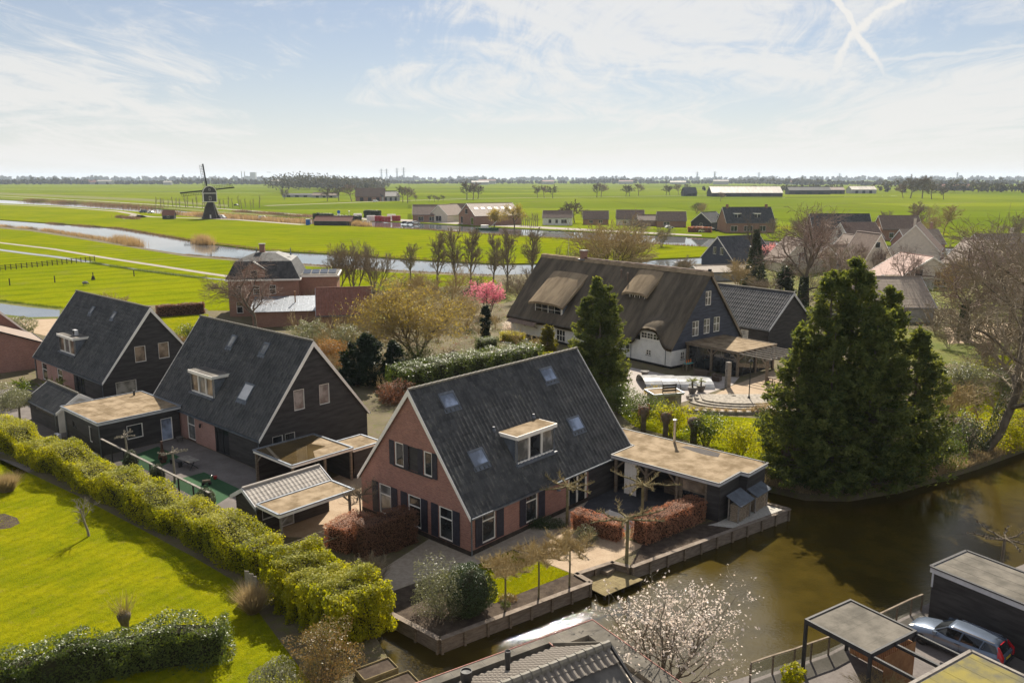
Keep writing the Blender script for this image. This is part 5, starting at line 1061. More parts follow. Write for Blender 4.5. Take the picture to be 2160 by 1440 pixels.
# ------------------------------------------------------------------ thatched farmhouse
FF = Fr(20.34, 102.94, 39); hw, L, ez, rz = 7.0, 32.6, 3.0, 11.6
fh = thing('thatched_farmhouse', 'long white farmhouse with thatched roof and dark blue boarded gable', 'house', M=FF.M(hw, 0, 0, 90)); fc = gable_faces(L, hw); nf = lambda y0, y1, z0, z1: (L-y1, L-y0, z0, z1)
Wf = FM((0, hw, 0), (0, -1, 0), (-1, 0, 0)); gz = [(6.4, 7.6, 7.55, 9.45), (3.95, 5.3, 3.72, 5.72), (6.3, 7.6, 3.78, 5.78), (8.35, 9.7, 3.8, 5.82)]; gb = [(1.85, 2.6, .97, 1.95)]
wall(fh, 'blue_board', Wf, [(0, 2.3), (2*hw, 2.3), (2*hw, ez+.3), (hw, rz-.25), (0, ez+.3)], gz, board=.28); wall(fh, 'white_brick', FM((-.03+.03, hw, 0), (0, -1, 0), (-1, 0, 0)), [(0, 0), (2*hw, 0), (2*hw, 2.298), (0, 2.298)], gb)
for h in gz: window(fh, Wf, h, cols=2, rows=(.55,), fw=.09, glass='curtain_glass', bars=0)
window(fh, Wf, gb[0], cols=2, rows=(.5,), fw=.06)
NH = [nf(3.45, 4.3, 1.2, 1.87), nf(20.0, 21.9, .4, 2.1)]
wall(fh, 'white_brick', fc['N'], [(0, 0), (L, 0), (L, ez), (0, ez)], NH); window(fh, fc['N'], NH[0], cols=2, rows=(.5,), fw=.06); window(fh, fc['N'], NH[1], cols=3, rows=(.5,), fw=.07)
wall(fh, 'white_brick', fc['S'], [(0, 0), (L, 0), (L, ez), (0, ez)]); wall(fh, 'white_brick', fc['E'], [(0, 0), (2*hw, 0), (2*hw, ez), (hw, rz-.2), (0, ez)])
box('plinth', 'black_paint', fh, -.03, L+.03, hw+.003, hw+.03, 0, .3); box('plinth', 'black_paint', fh, -.03, -.003, -hw, hw+.03, 0, .3)
def thatch_slope(sg, holes=()):
    """thick thatch sheet, combed with small unevenness, rounded at the eave; lifts over low windows"""
    nx, ns = 110, 26; rng = np.random.default_rng(4+sg); tn = (rz-ez)/hw; V = []
    for k in (0, 1):
        for j in range(ns+1):
            f = j/ns
            for i in range(nx+1):
                x = -.35+(L+.9)*i/nx; y = (hw+.45)*(1-f); z = rz-(rz-ez)*(1-f)*(hw+.45)/hw
                for (xc, wx, lf) in holes: g = math.exp(-((x-xc)/wx)**4)*max(0, 1-f/.34); z += lf*g*(1.2-.2*g)
                th = .38*(.6+.4*min(1, f/.06)) if k == 0 else 0.
                V.append((x, sg*y, z+th+(rng.normal()*.022 if k == 0 else -.12)))
    V = np.array(V); n = (nx+1)*(ns+1); q = []
    idx = lambda k, i, j: k*n+j*(nx+1)+i
    for k in (0, 1):
        for j in range(ns):
            for i in range(nx): q.append((idx(k, i, j), idx(k, i+1, j), idx(k, i+1, j+1), idx(k, i, j+1)))
    for i in range(nx): q.append((idx(0, i, 0), idx(0, i+1, 0), idx(1, i+1, 0), idx(1, i, 0)))
    for j in range(ns):
        for i in (0, nx): q.append((idx(0, i, j), idx(0, i, j+1), idx(1, i, j+1), idx(1, i, j)))
    return npmesh('thatch', V, q, 'thatch', fh, smooth=True)
thatch_slope(1, [(3.6, 2.1, 2.15)]); thatch_slope(-1)
MB().loft([[(x, y, z+rz+.3+.04*math.sin(x*3)) for y, z in ((-.5, -.42), (-.3, .06), (0, .2), (.3, .06), (.5, -.42))] for x in np.linspace(-.4, L+.5, 40)]).obj('ridge', 'thatch_sunlit', fh)
me = MB().loft([[(x, y, z) for y, z in ((-.34, -.2), (-.2, .1), (0, .2), (.2, .1), (.34, -.2))] for x in (0, .40, .41, .5)]).me('ridge_tile', 'orange_leaf' if False else 'rust')
for i in range(48): link('ridge_tile', me, fh, Matrix.Translation((.2+.5*i, 0, rz+.36)))
lw = FM((0, hw+.05, 0), (1, 0, 0), (0, 1, 0)); fN = FM((L, hw+.08, 0), (-1, 0, 0), (0, 1, 0))
box('eyebrow_wall', 'white_brick', fh, 1.7, 5.4, hw-.3, hw-.02, ez, 4.35); window(fh, FM((L, hw+.12, 0), (-1, 0, 0), (0, 1, 0)), nf(2.0, 5.2, 3.3, 4.2), cols=3, fw=.1, bars=1, sill=False)
def thatch_dormer(x0, x1, yf, z0, z1, zb, wl):
    f = hw-yf; yb = hw*(1-(zb-ez)/(rz-ez)); d = box('dormer', 'lead_grey', fh, x0-.1, x1+.1, min(f-2.5, f), f-.02, z0-.5, z1)
    box('dormer_front', 'white_brick', d, x0, x1, f-.3, f+.03, z0-.12, z1+.05)
    window(d, FM((x1, f+.16, 0), (-1, 0, 0), (0, 1, 0)), (.15, x1-x0-.15, z0, z1-.1), cols=wl, fw=.1, rows=(), bars=1, sill=False)
    secs = []
    for i, x in enumerate(np.linspace(x0-.75, x1+.75, 15)):
        e = abs((i-7)/7.); dz = -.35*e**4; secs.append([(x, f+.75, z1+dz-.05), (x, f+.8, z1+.28+dz), (x, yb, zb+.50+dz*.4), (x, yb-.2, zb+.0)])
    MB().loft(secs).obj('dormer_thatch', 'thatch_sunlit', d, smooth=False)
thatch_dormer(21.4, 27.6, .75, 3.95, 5.45, 9.4, 2); thatch_dormer(7.9, 11.0, 3.75, 7.2, 8.35, 10.9, 3)
o = box('chimney', 'brown_brick', fh, 23.2, 24.0, -.4, .4, rz-.2, rz+1.5); MB().box(23.1, 24.1, -.5, .5, rz+1.503, rz+1.62).obj('chimney_cap', 'concrete', o); MB().box(23.0, 24.2, -.1, .7, rz+.12, rz+.3).obj('flashing', 'zinc', o)
for x, y in ((14.2, 1.6), (12.7, 1.85)):
    MB().lathe([(.09, 0), (.09, 1.0), (.16, 1.01), (.16, 1.2), (.05, 1.3)], 10, Matrix.Translation((x, y, ez+(rz-ez)*(1-y/hw)+.3))).obj('vent_pipe', 'brown_tile', fh)
MB().tube((27, .0, rz+.3), (27, 0, rz+4.), .03, n=5).obj('aerial', 'steel', fh)
MB().box(-.25, .15, -.12, .12, rz-.4, rz+.75).obj('gable_finial', 'dark_metal', fh)
mb = MB(); fml = slope_frame(25.8, hw+1.2, 1.95, hw, 2.75); lt = box('lean_to_roof', 'brown_tile', fh, 25.8, 32.4, hw+.02, hw+.05, 2.6, 2.7); pantiles(lt, 'brown_tile', 6.6, 1.45, fml, .3, .35)
for x in (26.2, 29, 32): MB().bar((x, hw+.02, 1.6), (x, hw+1.0, 2.1), .08, .08).obj('bracket', 'dark_wood', lt)
for x in (.9, 6.9): MB().tube((x, hw+.1, .2), (x, hw+.1, ez), .04, n=6).obj('downpipe', 'zinc', fh)
MB().lathe([(.05, 0), (.2, .08), (.22, .5), (.1, .62)], 10, Matrix.Translation((7.4, hw+.25, 1.5))).obj('wall_lantern', 'dark_metal', fh)
# barn behind the gable, glazed veranda
def simple_house(name, label, M, L, hw, ez, rz, wallm, tile, cat='house', board=0., trim='white_paint', wins=(), og=.25, caps=False, k=2, tl=.8, tw=.4, cap=None, gutter='zinc', glass='window_glass', frame='white_paint', chim=None, ends=(True, True), gable=None, oe=.3):
    """plain gabled building: x = ridge direction from one gable; wins = (face, u0, u1, z0, z1, cols)"""
    r = thing(name, label, cat, M=M); fc = gable_faces(L, hw)
    for kf in 'SNWE':
        hs = [(a, b, c, d) for f, a, b, c, d, *_ in wins if f == kf]; n = L if kf in 'SN' else 2*hw
        pl_ = [(0, 0), (n, 0), (n, ez), (0, ez)] if kf in 'SN' else [(0, 0), (n, 0), (n, ez), (hw, rz-.12), (0, ez)]
        wall(r, gable if (gable and kf in 'WE') else wallm, fc[kf], pl_, hs, board)
        for w_ in wins:
            if w_[0] == kf: window(r, fc[kf], w_[1:5], frame, w_[6] if len(w_) > 6 else glass, cols=w_[5] if len(w_) > 5 else 1, fw=.09)
    fr, rf = roof(r, L, hw, ez, rz, tile, og=og, oe=oe, trim=trim, caps=caps, k=k, tl=tl, tw=tw, cap=cap or tile, gutter=gutter, ends=ends)
    if chim:
        for x, y, h in chim: zc_ = rz-(rz-ez)*abs(y)/hw; o = box('chimney', 'brown_brick' if wallm != 'sand_brick' else 'sand_brick', r, x-.35, x+.35, y-.35, y+.35, zc_-.4, rz+h); MB().box(x-.42, x+.42, y-.42, y+.42, rz+h+.003, rz+h+.1).obj('chimney_cap', 'concrete', o)
    return r, fr, rf
def at(u, v, deg, z=0.): return Matrix.Translation(G(u, v, z)) @ Matrix.Rotation(R(deg), 4, 'Z')
simple_house('tiled_barn', 'dark boarded barn with slate pantile roof behind the thatched gable', FF.M(23.6, -1.9, 0, 90), 13.5, 5.3, 3.5, 8.0, 'black_board', 'blue_pantile', 'barn', .2, 'grey_white_trim', wins=[('N', 8.9, 10.2, 1.4, 2.7, 1, 'curtain_glass')], k=4, caps=True, cap='grey_cap')
gv = thing('glass_veranda', 'timber veranda with flat roof and glass walls beside the thatched farmhouse', 'veranda', M=FF.M(0, 0, 0))
flatroof(gv, 2.6, 10.6, -8.3, -.1, 3.2, 'bitumen_tan', 'old_wood', .3, .25, edge='old_wood')
for x, y in ((2.85, -.3), (2.85, -4.1), (2.85, -8.05), (10.3, -8.05), (2.85, -12.2), (6.5, -8.05)): MB().box(x-.13, x+.13, y-.13, y+.13, 0, 2.9).obj('post', 'old_wood', gv)
for y, s in ((-4.1, 1), (-4.1, -1), (-8.05, 1), (-12.2, 1), (-8.05, -1)): MB().bar((2.85, y, 2.1), (2.85, y+s*.8, 2.85), .14, .14).obj('brace', 'old_wood', gv)
for i in range(6): MB().box(2.95, 2.97, -.5-1.25*i-1.2, -.5-1.25*i, .1, 2.85).obj('glass_panel', 'window_glass', gv)
for i in range(5): MB().box(3.0+1.45*i, 3.0+1.45*i+1.4, -8.02, -8.0, .1, 2.85).obj('glass_panel', 'window_glass', gv)
for i in range(7): MB().box(2.6+1.1*i, 2.7+1.1*i, -12.9, -8.35, 2.95, 3.1).obj('rafter', 'grey_wood', gv)
MB().box(2.55, 10, -12.35, -12.2, 2.78, 2.94).obj('beam', 'grey_wood', gv)
# pool enclosure, terrace furniture
pe = thing('pool_enclosure', 'low arched sliding pool cover of clear panels on the pale terrace', 'pool cover', M=FF.M(-9.0, -7.6, 0, -8)); wdt = 5.2
for i in range(4):
    r_ = 1.15-.1*i; x0, x1 = 2.05*i, 2.05*i+2.02; arc = [(wdt/2*(1-.03*i)*math.cos(a)*-1, r_*math.sin(a)) for a in np.linspace(0, math.pi, 11)]
    n = len(arc); vs = [(x, y, z+.02) for x in (x0, x1) for y, z in arc]; MB().add(vs, [(j, j+1, j+1+n, j+n) for j in range(n-1)]).obj('cover_panel', 'pool_cover', pe)
    mb = MB(); [mb.bar((x0+.03, arc[j][0], arc[j][1]+.04), (x0+.03, arc[j+1][0], arc[j+1][1]+.04), .07, .06) for j in range(n-1)]; mb.obj('arch', 'dark_metal', pe)
pe.matrix_world = FF.M(-9.5, -3.5, 0, -35)
ph = thing('pump_house', 'small stone pump shed with flat roof beside the pool cover', 'shed', M=at(1400, 862, 15)); lap_roofless(ph, -1.5, 1.5, -1, 1, 0, 1.7, 'stone', 0.); flatroof(ph, -1.7, 1.7, -1.2, 1.2, 1.95, 'bitumen_tan', 'concrete', .22); MB().box(-.2, .8, -1.05, -1.0, .05, 1.55).obj('door', 'old_wood', ph)
sr = thing('slatted_rack', 'dark slatted rack standing on the small pump shed', 'rack', M=at(1412, 828, 15, 1.97))
for i in range(3): MB().box(-.8, .8, -.02, .02, .15+.28*i, .33+.28*i).obj('slat', 'dark_wood', sr)
for s in (-.75, .75): MB().box(s-.04, s+.04, .023, .06, 0, .95).obj('post', 'dark_wood', sr)
def palm(label, loc, h, n, ln, seed, potted=True, m='palm_leaf'):
    r = thing('potted_palm' if potted else 'palm', label, 'plant', loc); rng = np.random.default_rng(seed); z = 0
    if potted: MB().lathe([(.3, 0), (.45, .35), (.52, .7), (.56, .72), (.5, .78), (.02, .72)], 14).obj('pot', 'terracotta_grey', r); z = .7
    MB().tube((0, 0, z*.9), (.03, .02, z+h), .11, .09, 8).obj('trunk', 'bark', r); P = []; T = []
    for i in range(n):
        a = rng.uniform(0, 6.28); e = rng.uniform(-.3, .9)
        for j in range(14):
            s_ = rng.uniform(.25, 1)*ln; sp_ = a+rng.normal()*.22; P.append((math.cos(sp_)*s_*math.cos(e), math.sin(sp_)*s_*math.cos(e), z+h+s_*math.sin(e)-.25*s_*s_/ln)); T.append((math.cos(sp_), math.sin(sp_), e-.3))
    leaves('fronds', np.array(P), ln*.6, m, r, .12, None, 0, seed, .5, droop=np.array(T)*2); return r
palm('larger potted palm with sunlit fronds on the pale terrace', G(1460, 830), .75, 13, .75, 1); palm('smaller potted palm right beside the larger one on the terrace', G(1478, 826), .55, 9, .55, 2)
pot('planter_pot', 'dark pot on the terrace near the white farmhouse wall', G(1360, 792), r=.5, h=.6)
def lampost(label, loc, h):
    r = thing('lamp_post', label, 'street lamp', loc); MB().lathe([(.16, 0), (.16, .5), (.08, .6), (.06, .8), (.05, h-.55), (.09, h-.5), (.03, h-.45)], 10).obj('pole', 'dark_metal', r); MB().lathe([(.05, h-.5), (.14, h-.42), (.18, h-.1)], 6).obj('lantern', 'window_glass', r); MB().lathe([(.3, h-.12), (.26, h-.05), (.06, h+.12), (.02, h+.2)], 8).obj('cap', 'dark_metal', r); return r
lampost('black lamp post with lantern at the curved patio steps', Vector((25.9, 87.26, 0)), 4.6)
wp = thing('timber_post', 'thick weathered timber post with a tap at the terrace edge', 'post', (25.2, 93.6, 0), R(20)); MB().box(-.25, .25, -.25, .25, 0, 3.0).obj('shaft', 'grey_wood', wp); MB().box(-.4, -.25, -.04, .04, 1.9, 2.1).obj('tap', 'steel', wp)
st = thing('patio_steps', 'broad curved stone steps below the farmhouse terrace', 'steps', G(1560, 846))
for i in range(3):
    pts = [(math.cos(a)*(4.6-.55*i)*1.25, math.sin(a)*(3.4-.5*i)) for a in np.linspace(-2.9, -.25, 14)]+[(5.2-.6*i, 1.5), (-5.2+.6*i, 1.5)]
    MB().prism(pts, .14*i, .14*i+.138).obj('step', 'stone', st)
rb = thing('rockery', 'low bank of dark stones beside the patio steps', 'rocks', G(1500, 842)); rr = random.Random(3)
for i in range(26): s_ = rr.uniform(.15, .35); MB().lathe([(s_*.5, 0), (s_, s_*.4), (s_*.7, s_*.9), (s_*.2, s_*1.05)], 6, Matrix.Translation((rr.uniform(-2.6, 2.6), rr.uniform(-1, 1), rr.uniform(0, .2))) @ Matrix.Rotation(rr.uniform(0, 3), 4, 'Z')).obj('stone', 'stone', rb)
cb = thing('curved_border', 'low curved planted border round the circular patio', 'border', G(1570, 872)); pts = [(math.cos(a)*8.5, math.sin(a)*3.6+3.2) for a in np.linspace(-2.7, -.35, 22)]
MB().prism(pts+[(x*.93, y+.45) for x, y in pts[::-1]], 0, .3).obj('kerb', 'stone', cb); q = np.array([(x*(1-.07*k), y+.45*k, .3) for x, y in pts for k in np.random.default_rng(1).uniform(0, 1, 60)]); q[:, :2] += np.random.default_rng(2).normal(size=(len(q), 2))*.12; blades('plants', q, .35, .03, 'dry_grass', cb, 3)
def sofa(label, M, L=1.7):
    r = thing('garden_sofa', label, 'sofa', M=M); MB().box(-L/2, L/2, -.45, .45, .05, .42).obj('seat', 'rattan', r); MB().box(-L/2, L/2, .3, .5, .42, .85).obj('backrest', 'rattan', r)
    for s in (-1, 1): MB().box(s*L/2-.1, s*L/2+.1, -.45, .3, .42, .65).obj('armrest', 'rattan', r)
    return r
sofa('brown rattan sofa at the glass veranda left end', at(1480, 792, 150)); sofa('brown rattan armchair right of the rattan sofa on the terrace', at(1512, 803, 60), 1.1)
wb_ = thing('workbench', 'small wooden bench with turquoise tray by the white wall', 'table', M=at(1452, 780, 39)); MB().box(-.8, .8, -.35, .35, .8, .87).obj('top', 'old_wood', wb_); MB().box(-.6, .6, -.3, .3, .873, .93).obj('tray', 'turquoise', wb_)
for x in (-.7, .7):
    for y in (-.28, .28): MB().box(x-.05, x+.05, y-.05, y+.05, 0, .8).obj('leg', 'old_wood', wb_)
for x in (-.4, .0, .4): MB().lathe([(.07, .93), (.07, 1.15), (.03, 1.4)], 8, Matrix.Translation((x, 0, 0))).obj('bottle', 'orange', wb_)
table('terrace_table', 'heavy wooden dining table on the sunny patio by the big conifer', at(1640, 808, 20), 'old_wood', 'old_wood', 2.4, 1.1)
def chair(label, M, m='rattan'):
    r = thing('garden_chair', label, 'chair', M=M); MB().box(-.26, .26, -.26, .26, .4, .45).obj('seat', m, r); MB().box(-.26, .26, .22, .27, .45, .95).obj('backrest', m, r)
    for x in (-.22, .22):
        for y in (-.22, .22): MB().box(x-.025, x+.025, y-.025, y+.025, 0, .4).obj('leg', m, r)
    return r
chair('rattan chair at the left end of the terrace dining table', at(1622, 812, 110)); chair('rattan chair behind the terrace dining table', at(1655, 795, 10)); chair('white garden chair on the grass by the laurel row', at(1640, 882, 200), 'white_paint')
sw = thing('arched_frame', 'white metal arched chair frame on the lawn below the patio', 'frame', M=at(1628, 880, 30))
for y in (-.4, 0, .4):
    mb = MB(); pts = [(.7*math.cos(a)*-1, y, 1.1*math.sin(a)) for a in np.linspace(0, math.pi, 9)]; [mb.tube(pts[j], pts[j+1], .03, n=5) for j in range(8)]; mb.obj('hoop', 'white_paint', sw)
# ------------------------------------------------------------------ villa and neighbours on the left
vl = thing('brick_villa', 'tall brick villa with mansard tile roof behind the black houses', 'house', M=Matrix.Translation((-44.5, 150, 0)) @ Matrix.Rotation(R(8), 4, 'Z'))
def mansard(root, x0, x1, y0, y1, z0, z1, z2, i1, i2, m, tw=.35, gut='white_paint', name='roof'):
    """mansard roof: steep skirt, then flatter top"""
    A = lambda i, z: [(x0+i, y0+i, z), (x1-i, y0+i, z), (x1-i, y1-i, z), (x0+i, y1-i, z)]
    o = MB().loft([A(-.35, z0), A(i1, z1), A(i2, z2)]).obj(name, m, root); MB().box(x0-.45, x1+.45, y0-.45, y1+.45, z0-.3, z0-.003).obj('eave_board', gut, o)
    return o
vl_h = {'S': [(1.2, 2.3, 3.9, 5.5), (4.2, 5.3, 3.9, 5.5), (7, 8.1, 3.9, 5.5), (1.2, 2.3, .6, 2.6), (4.2, 5.3, .6, 2.6)], 'W': [(1.5, 2.6, .6, 2.6), (4.5, 5.6, .6, 2.6), (1.5, 2.6, 3.9, 5.5)]}
vf = lap_roofless(vl, -6, 6, -6, 6, 0, 6.3, 'brown_brick', 0., vl_h)
for k, hs in vl_h.items():
    for h in hs: window(vl, vf[k], h, rows=(.6,))
mansard(vl, -6, 6, -6, 6, 6.6, 9.6, 10.8, 1.2, 4.2, 'slate_pantile')
fd = MB().prism([(-1.9, 6.3), (1.9, 6.3), (1.9, 8.2), (0, 9.4), (-1.9, 8.2)], 0, 2.5, Matrix(((1, 0, 0, -1.5), (0, 0, 1, -6.2), (0, 1, 0, 0), (0, 0, 0, 1)))).obj('front_gable', 'brown_brick', vl); window(fd, FM((-2.1, -6.22, 0), (1, 0, 0), (0, -1, 0)), (0, 1.2, 6.6, 8.1), deep=.02)
for s in (-1, 1): MB().prism([(0, 9.7), (s*2.3, 8.2), (s*2.3, 7.95), (0, 9.45)], 0, 3.2, Matrix(((1, 0, 0, -1.5), (0, 0, 1, -6.5), (0, 1, 0, 0), (0, 0, 0, 1)))).obj('gable_roof', 'slate_pantile', fd)
o = box('chimney', 'brown_brick', vl, -1.2, -.3, -.6, .3, 10.2, 12.2); MB().box(-1.3, -.2, -.7, .4, 12.203, 12.35).obj('chimney_cap', 'concrete', o)
for x in (-1.8, 4.2): MB().lathe([(.2, 10.2), (.08, 10.9), (.12, 11.2), (.02, 11.6)], 8, Matrix.Translation((x, 0, 0))).obj('finial', 'zinc', vl)
vw = box('side_wing', 'brown_brick', vl, 6.003, 12.5, -4, 4.5, 0, 6.6); MB().box(5.9, 12.9, -4.4, 4.9, 6.603, 6.9).obj('wing_cornice', 'white_paint', vw); MB().box(6.1, 12.7, -4.2, 4.7, 6.903, 7.0).obj('wing_roof', 'bitumen_grey', vw)
for i in range(4): MB().add([(6.5+1.5*i, -2.5, 7.1), (7.8+1.5*i, -2.5, 7.1), (7.8+1.5*i, .2, 7.55), (6.5+1.5*i, .2, 7.55)], [(0, 1, 2, 3)]).obj('solar_panel', 'solar', vw)
zs = thing('zinc_extension', 'low extension with pale standing seam metal roof before the villa', 'outbuilding', M=at(560, 690, 10)); lap_roofless(zs, -2, 9, 0, 7, 0, 2.6, 'brown_brick', 0.)
fm = slope_frame(-2.4, -.5, 2.55, 7.4, 4.0); mb = MB().box(0, 11.8, 0, 8, 0, .05, fm); zr = mb.obj('roof', 'zinc', zs)
for i in range(15): MB().box(.1+.82*i-.03, .1+.82*i+.03, 0, 8, .053, .11, fm).obj('seam', 'zinc', zr)
MB().lathe([(.1, 3), (.1, 5.0), (.16, 5.02), (.16, 5.3)], 8, Matrix.Translation((4.6, 4, 0))).obj('flue', 'cedar', zs)
simple_house('brick_shed', 'low brick outbuilding with reddish tile roof right of the villa', at(672, 688, 12), 8.5, 3.1, 2.6, 6.3, 'brown_brick', 'red_tile', 'outbuilding', trim='grey_white_trim', k=4)
_p = G(68, 705, 3.); simple_house('red_brick_house', 'brick house gable with white bargeboard at the left picture edge', Matrix.Translation((_p.x-5.2*math.cos(R(40)), _p.y-5.2*math.sin(R(40)), 0)) @ Matrix.Rotation(R(130), 4, 'Z'), 14, 5, 3.0, 8.4, 'red_brick', 'brown_tile', k=2, wins=[('W', 3.5, 4.8, 3.6, 5.2)])
_p = G(92, 720, 3.4); simple_house('red_brick_house', 'large plain sunlit brick end wall below the left white bargeboard', Matrix.Translation((_p.x-7.2*math.cos(R(40)), _p.y-7.2*math.sin(R(40)), 0)) @ Matrix.Rotation(R(130), 4, 'Z'), 9, 7, 3.4, 6.4, 'red_brick', 'brown_tile', k=2, trim=None)
# ------------------------------------------------------------------ village to the right
simple_house('blue_barn_house', 'dark blue boarded house with white bargeboards right of the canal', at(1512, 562, 28), 15.0, 6.4, 2.2, 8.2, 'blue_board', 'blue_pantile', board=.3, k=2, tl=.6, wins=[('W', 4.6, 5.9, 3.3, 5.3, 2), ('W', 7.4, 8.7, 3.3, 5.3, 2)])
simple_house('corrugated_shed', 'low shed with pale corrugated roof in front of the blue house', at(1462, 590, 12), 14, 3.2, 2.2, 3.4, 'concrete', 'sand_corrugate', 'shed', trim='grey_white_trim', k=2)
simple_house('gabled_house', 'tall sand coloured house with a steep white trimmed gable', at(1850, 585, 96), 11, 4.6, 2.6, 10.6, 'sand_brick', 'brown_tile', wins=[('W', 3.4, 4.8, 7.2, 8.7), ('W', 4.9, 6.6, 4.2, 5.8, 2), ('W', 4.6, 6.0, 1.0, 2.3), ('W', 6.7, 8.6, 1.0, 2.4, 2)], k=2)
simple_house('gabled_house', 'sand brick house with dark panel windows and red brown roof', at(1962, 606, 98), 12, 9.4, 1.4, 6.8, 'sand_brick', 'red_tile', wins=[('W', 4.6, 7.4, .5, 2.2, 2), ('W', 5.4, 7.4, 2.4, 4.0, 1), ('W', 10.2, 13.2, .3, 1.6, 1), ('W', 10.2, 13.2, 1.8, 3.6, 2, 'blind_glass')], k=2)
simple_house('gabled_house', 'sand coloured house with tall chimney behind the red brown roof', at(1925, 548, 60), 17, 6.8, 3.0, 10.4, 'sand_brick', 'brown_tile', wins=[('S', 4, 6, .8, 2.4, 2), ('S', 8, 10, .8, 2.4, 2)], k=2, chim=[(4, .6, 1.6)])
simple_house('gabled_house', 'sand coloured house with long pale tile roof farther right', at(2050, 552, 8), 22, 6.2, 3.0, 8.0, 'sand_brick', 'sand_corrugate', wins=[('S', 3, 5.4, .8, 2.4, 2), ('S', 9, 11.4, .8, 2.4, 2), ('S', 15, 17, .8, 2.4, 2)], k=2, chim=[(12, .4, 1.5)])
_p = G(1972, 648, 2.6); _e = Vector((math.cos(R(-4)), math.sin(R(-4)), 0)); _q = _p-_e*15.5+Vector((-_e.y, _e.x, 0))*7.2
simple_house('corrugated_barn', 'broad barn with pale brown corrugated roof behind the big conifer', Matrix.Translation((_q.x, _q.y, 0)) @ Matrix.Rotation(R(-4), 4, 'Z'), 15.5, 7.2, 2.7, 6.9, 'concrete', 'sand_corrugate', 'barn', trim='grey_white_trim', wins=[('E', 5.2, 7.4, .1, 2.5, 1, 'curtain_glass'), ('E', 8.0, 9.5, .1, 2.5, 1, 'window_glass')], k=2, tw=.5)
simple_house('brick_house', 'red brick house with white dormer beyond the sand coloured gable', at(1850, 505, -3), 15, 5, 4.6, 9.4, 'brown_brick', 'brown_tile', wins=[('S', 2.6, 4.4, 1, 3, 1), ('S', 9.6, 12, 1, 3, 2), ('S', 8.6, 11, 4.4, 4.5, 1)], k=2)
simple_house('brick_house', 'dark roofed house behind the bare ivy tree', at(1705, 510, -2), 22, 5.5, 4.2, 10.6, 'brown_brick', 'slate_pantile', wins=[('S', 3, 5, 1, 2.8, 2), ('S', 8, 10, 1, 2.8, 2), ('S', 14, 16, 1, 2.8, 2)], k=2)
simple_house('bungalow', 'sand coloured bungalow half hidden left of the sand gable', at(1745, 572, 30), 14, 5.2, 2.6, 6.8, 'sand_brick', 'brown_tile', wins=[('S', 3, 5, .8, 2.2, 2)], k=2)
simple_house('bungalow', 'grey bungalow with low roof at the right picture edge', at(2120, 640, 15), 16, 5, 2.6, 5.6, 'sand_brick', 'brown_tile', wins=[('S', 3, 5, .8, 2.2, 2)], k=2)
simple_house('white_shed', 'small pale shed beside the pink blossom tree', at(1632, 556, 20), 8, 3, 2.4, 4.4, 'white_brick', 'sand_corrugate', 'shed', trim='white_paint', k=2)
flat = thing('flat_garage', 'flat roofed pale garage in front of the sand houses', 'garage', M=at(1890, 612, 10)); lap_roofless(flat, 0, 9, 0, 5, 0, 2.4, 'concrete', 0.); flatroof(flat, -.3, 9.3, -.3, 5.3, 2.7, 'bitumen_tan', 'white_paint')
simple_house('terrace_house', 'sand coloured house with white gable edge behind the cherry tree', at(1690, 575, 95), 11, 5.4, 2.8, 8.6, 'sand_brick', 'brown_tile', wins=[('W', 4.4, 6.2, 3.4, 5.2, 2), ('W', 2, 4.4, .8, 2.4, 2)], k=2)
simple_house('terrace_house', 'pale gable house at the far right beside the water', at(2100, 585, 100), 12, 6, 2.8, 8.8, 'sand_brick', 'brown_tile', wins=[('W', 5, 7, 3.6, 5.4, 2), ('W', 2, 5, .8, 2.6, 2)], k=2)
simple_house('terrace_house', 'low house with pale tile roof right of the tall chimney house', at(1895, 530, 5), 13, 5, 3, 7.2, 'brown_brick', 'sand_corrugate', wins=[('S', 3, 5.5, .8, 2.4, 2), ('S', 8, 10.5, .8, 2.4, 2)], k=2, chim=[(11, .5, 2.2)])
simple_house('terrace_house', 'dark roofed house left of the red brick dormer house', at(1770, 520, 15), 14, 5.5, 3.2, 8.4, 'sand_brick', 'brown_tile', wins=[('S', 3, 5.5, .8, 2.4, 2), ('W', 4.5, 6.5, 3.6, 5.2, 2)], k=2)
simple_house('terrace_house', 'pale house with brown roof left of the sand gable row', at(1815, 560, 98), 10, 4.8, 2.8, 8.2, 'sand_brick', 'brown_tile', wins=[('W', 3.8, 5.8, 3.4, 5.0, 2)], k=2)
# ------------------------------------------------------------------ plants
H2p = lambda *L: [H2.w(*p) for p in L]
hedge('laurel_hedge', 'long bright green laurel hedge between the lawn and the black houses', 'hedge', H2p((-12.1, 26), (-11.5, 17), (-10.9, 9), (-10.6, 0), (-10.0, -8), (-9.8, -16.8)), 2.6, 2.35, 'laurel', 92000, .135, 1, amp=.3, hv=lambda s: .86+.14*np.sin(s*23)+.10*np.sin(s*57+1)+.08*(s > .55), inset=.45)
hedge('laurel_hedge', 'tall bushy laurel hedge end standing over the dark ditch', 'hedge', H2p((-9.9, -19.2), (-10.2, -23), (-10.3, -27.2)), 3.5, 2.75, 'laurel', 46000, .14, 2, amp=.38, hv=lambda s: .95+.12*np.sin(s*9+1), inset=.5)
hedge('laurel_hedge', 'dark glossy laurel hedge along the bottom left edge', 'hedge', [(-33, 30.5), (-24.3, 34.6), (-20.5, 36.6), (-17.2, 37.7), (-14.4, 38.3)], 1.7, 2.15, 'laurel_dark', 42000, .12, 3, amp=.4, inset=.4, hv=lambda s: 1+.1*np.sin(s*31))
hedge('laurel_hedge', 'glossy laurel hedge behind the brick house ridge', 'hedge', [G(835, 835), G(960, 806), G(1130, 778)], 3.4, 3.3, 'laurel_dark', 24000, .2, 4, amp=.45, inset=.5)
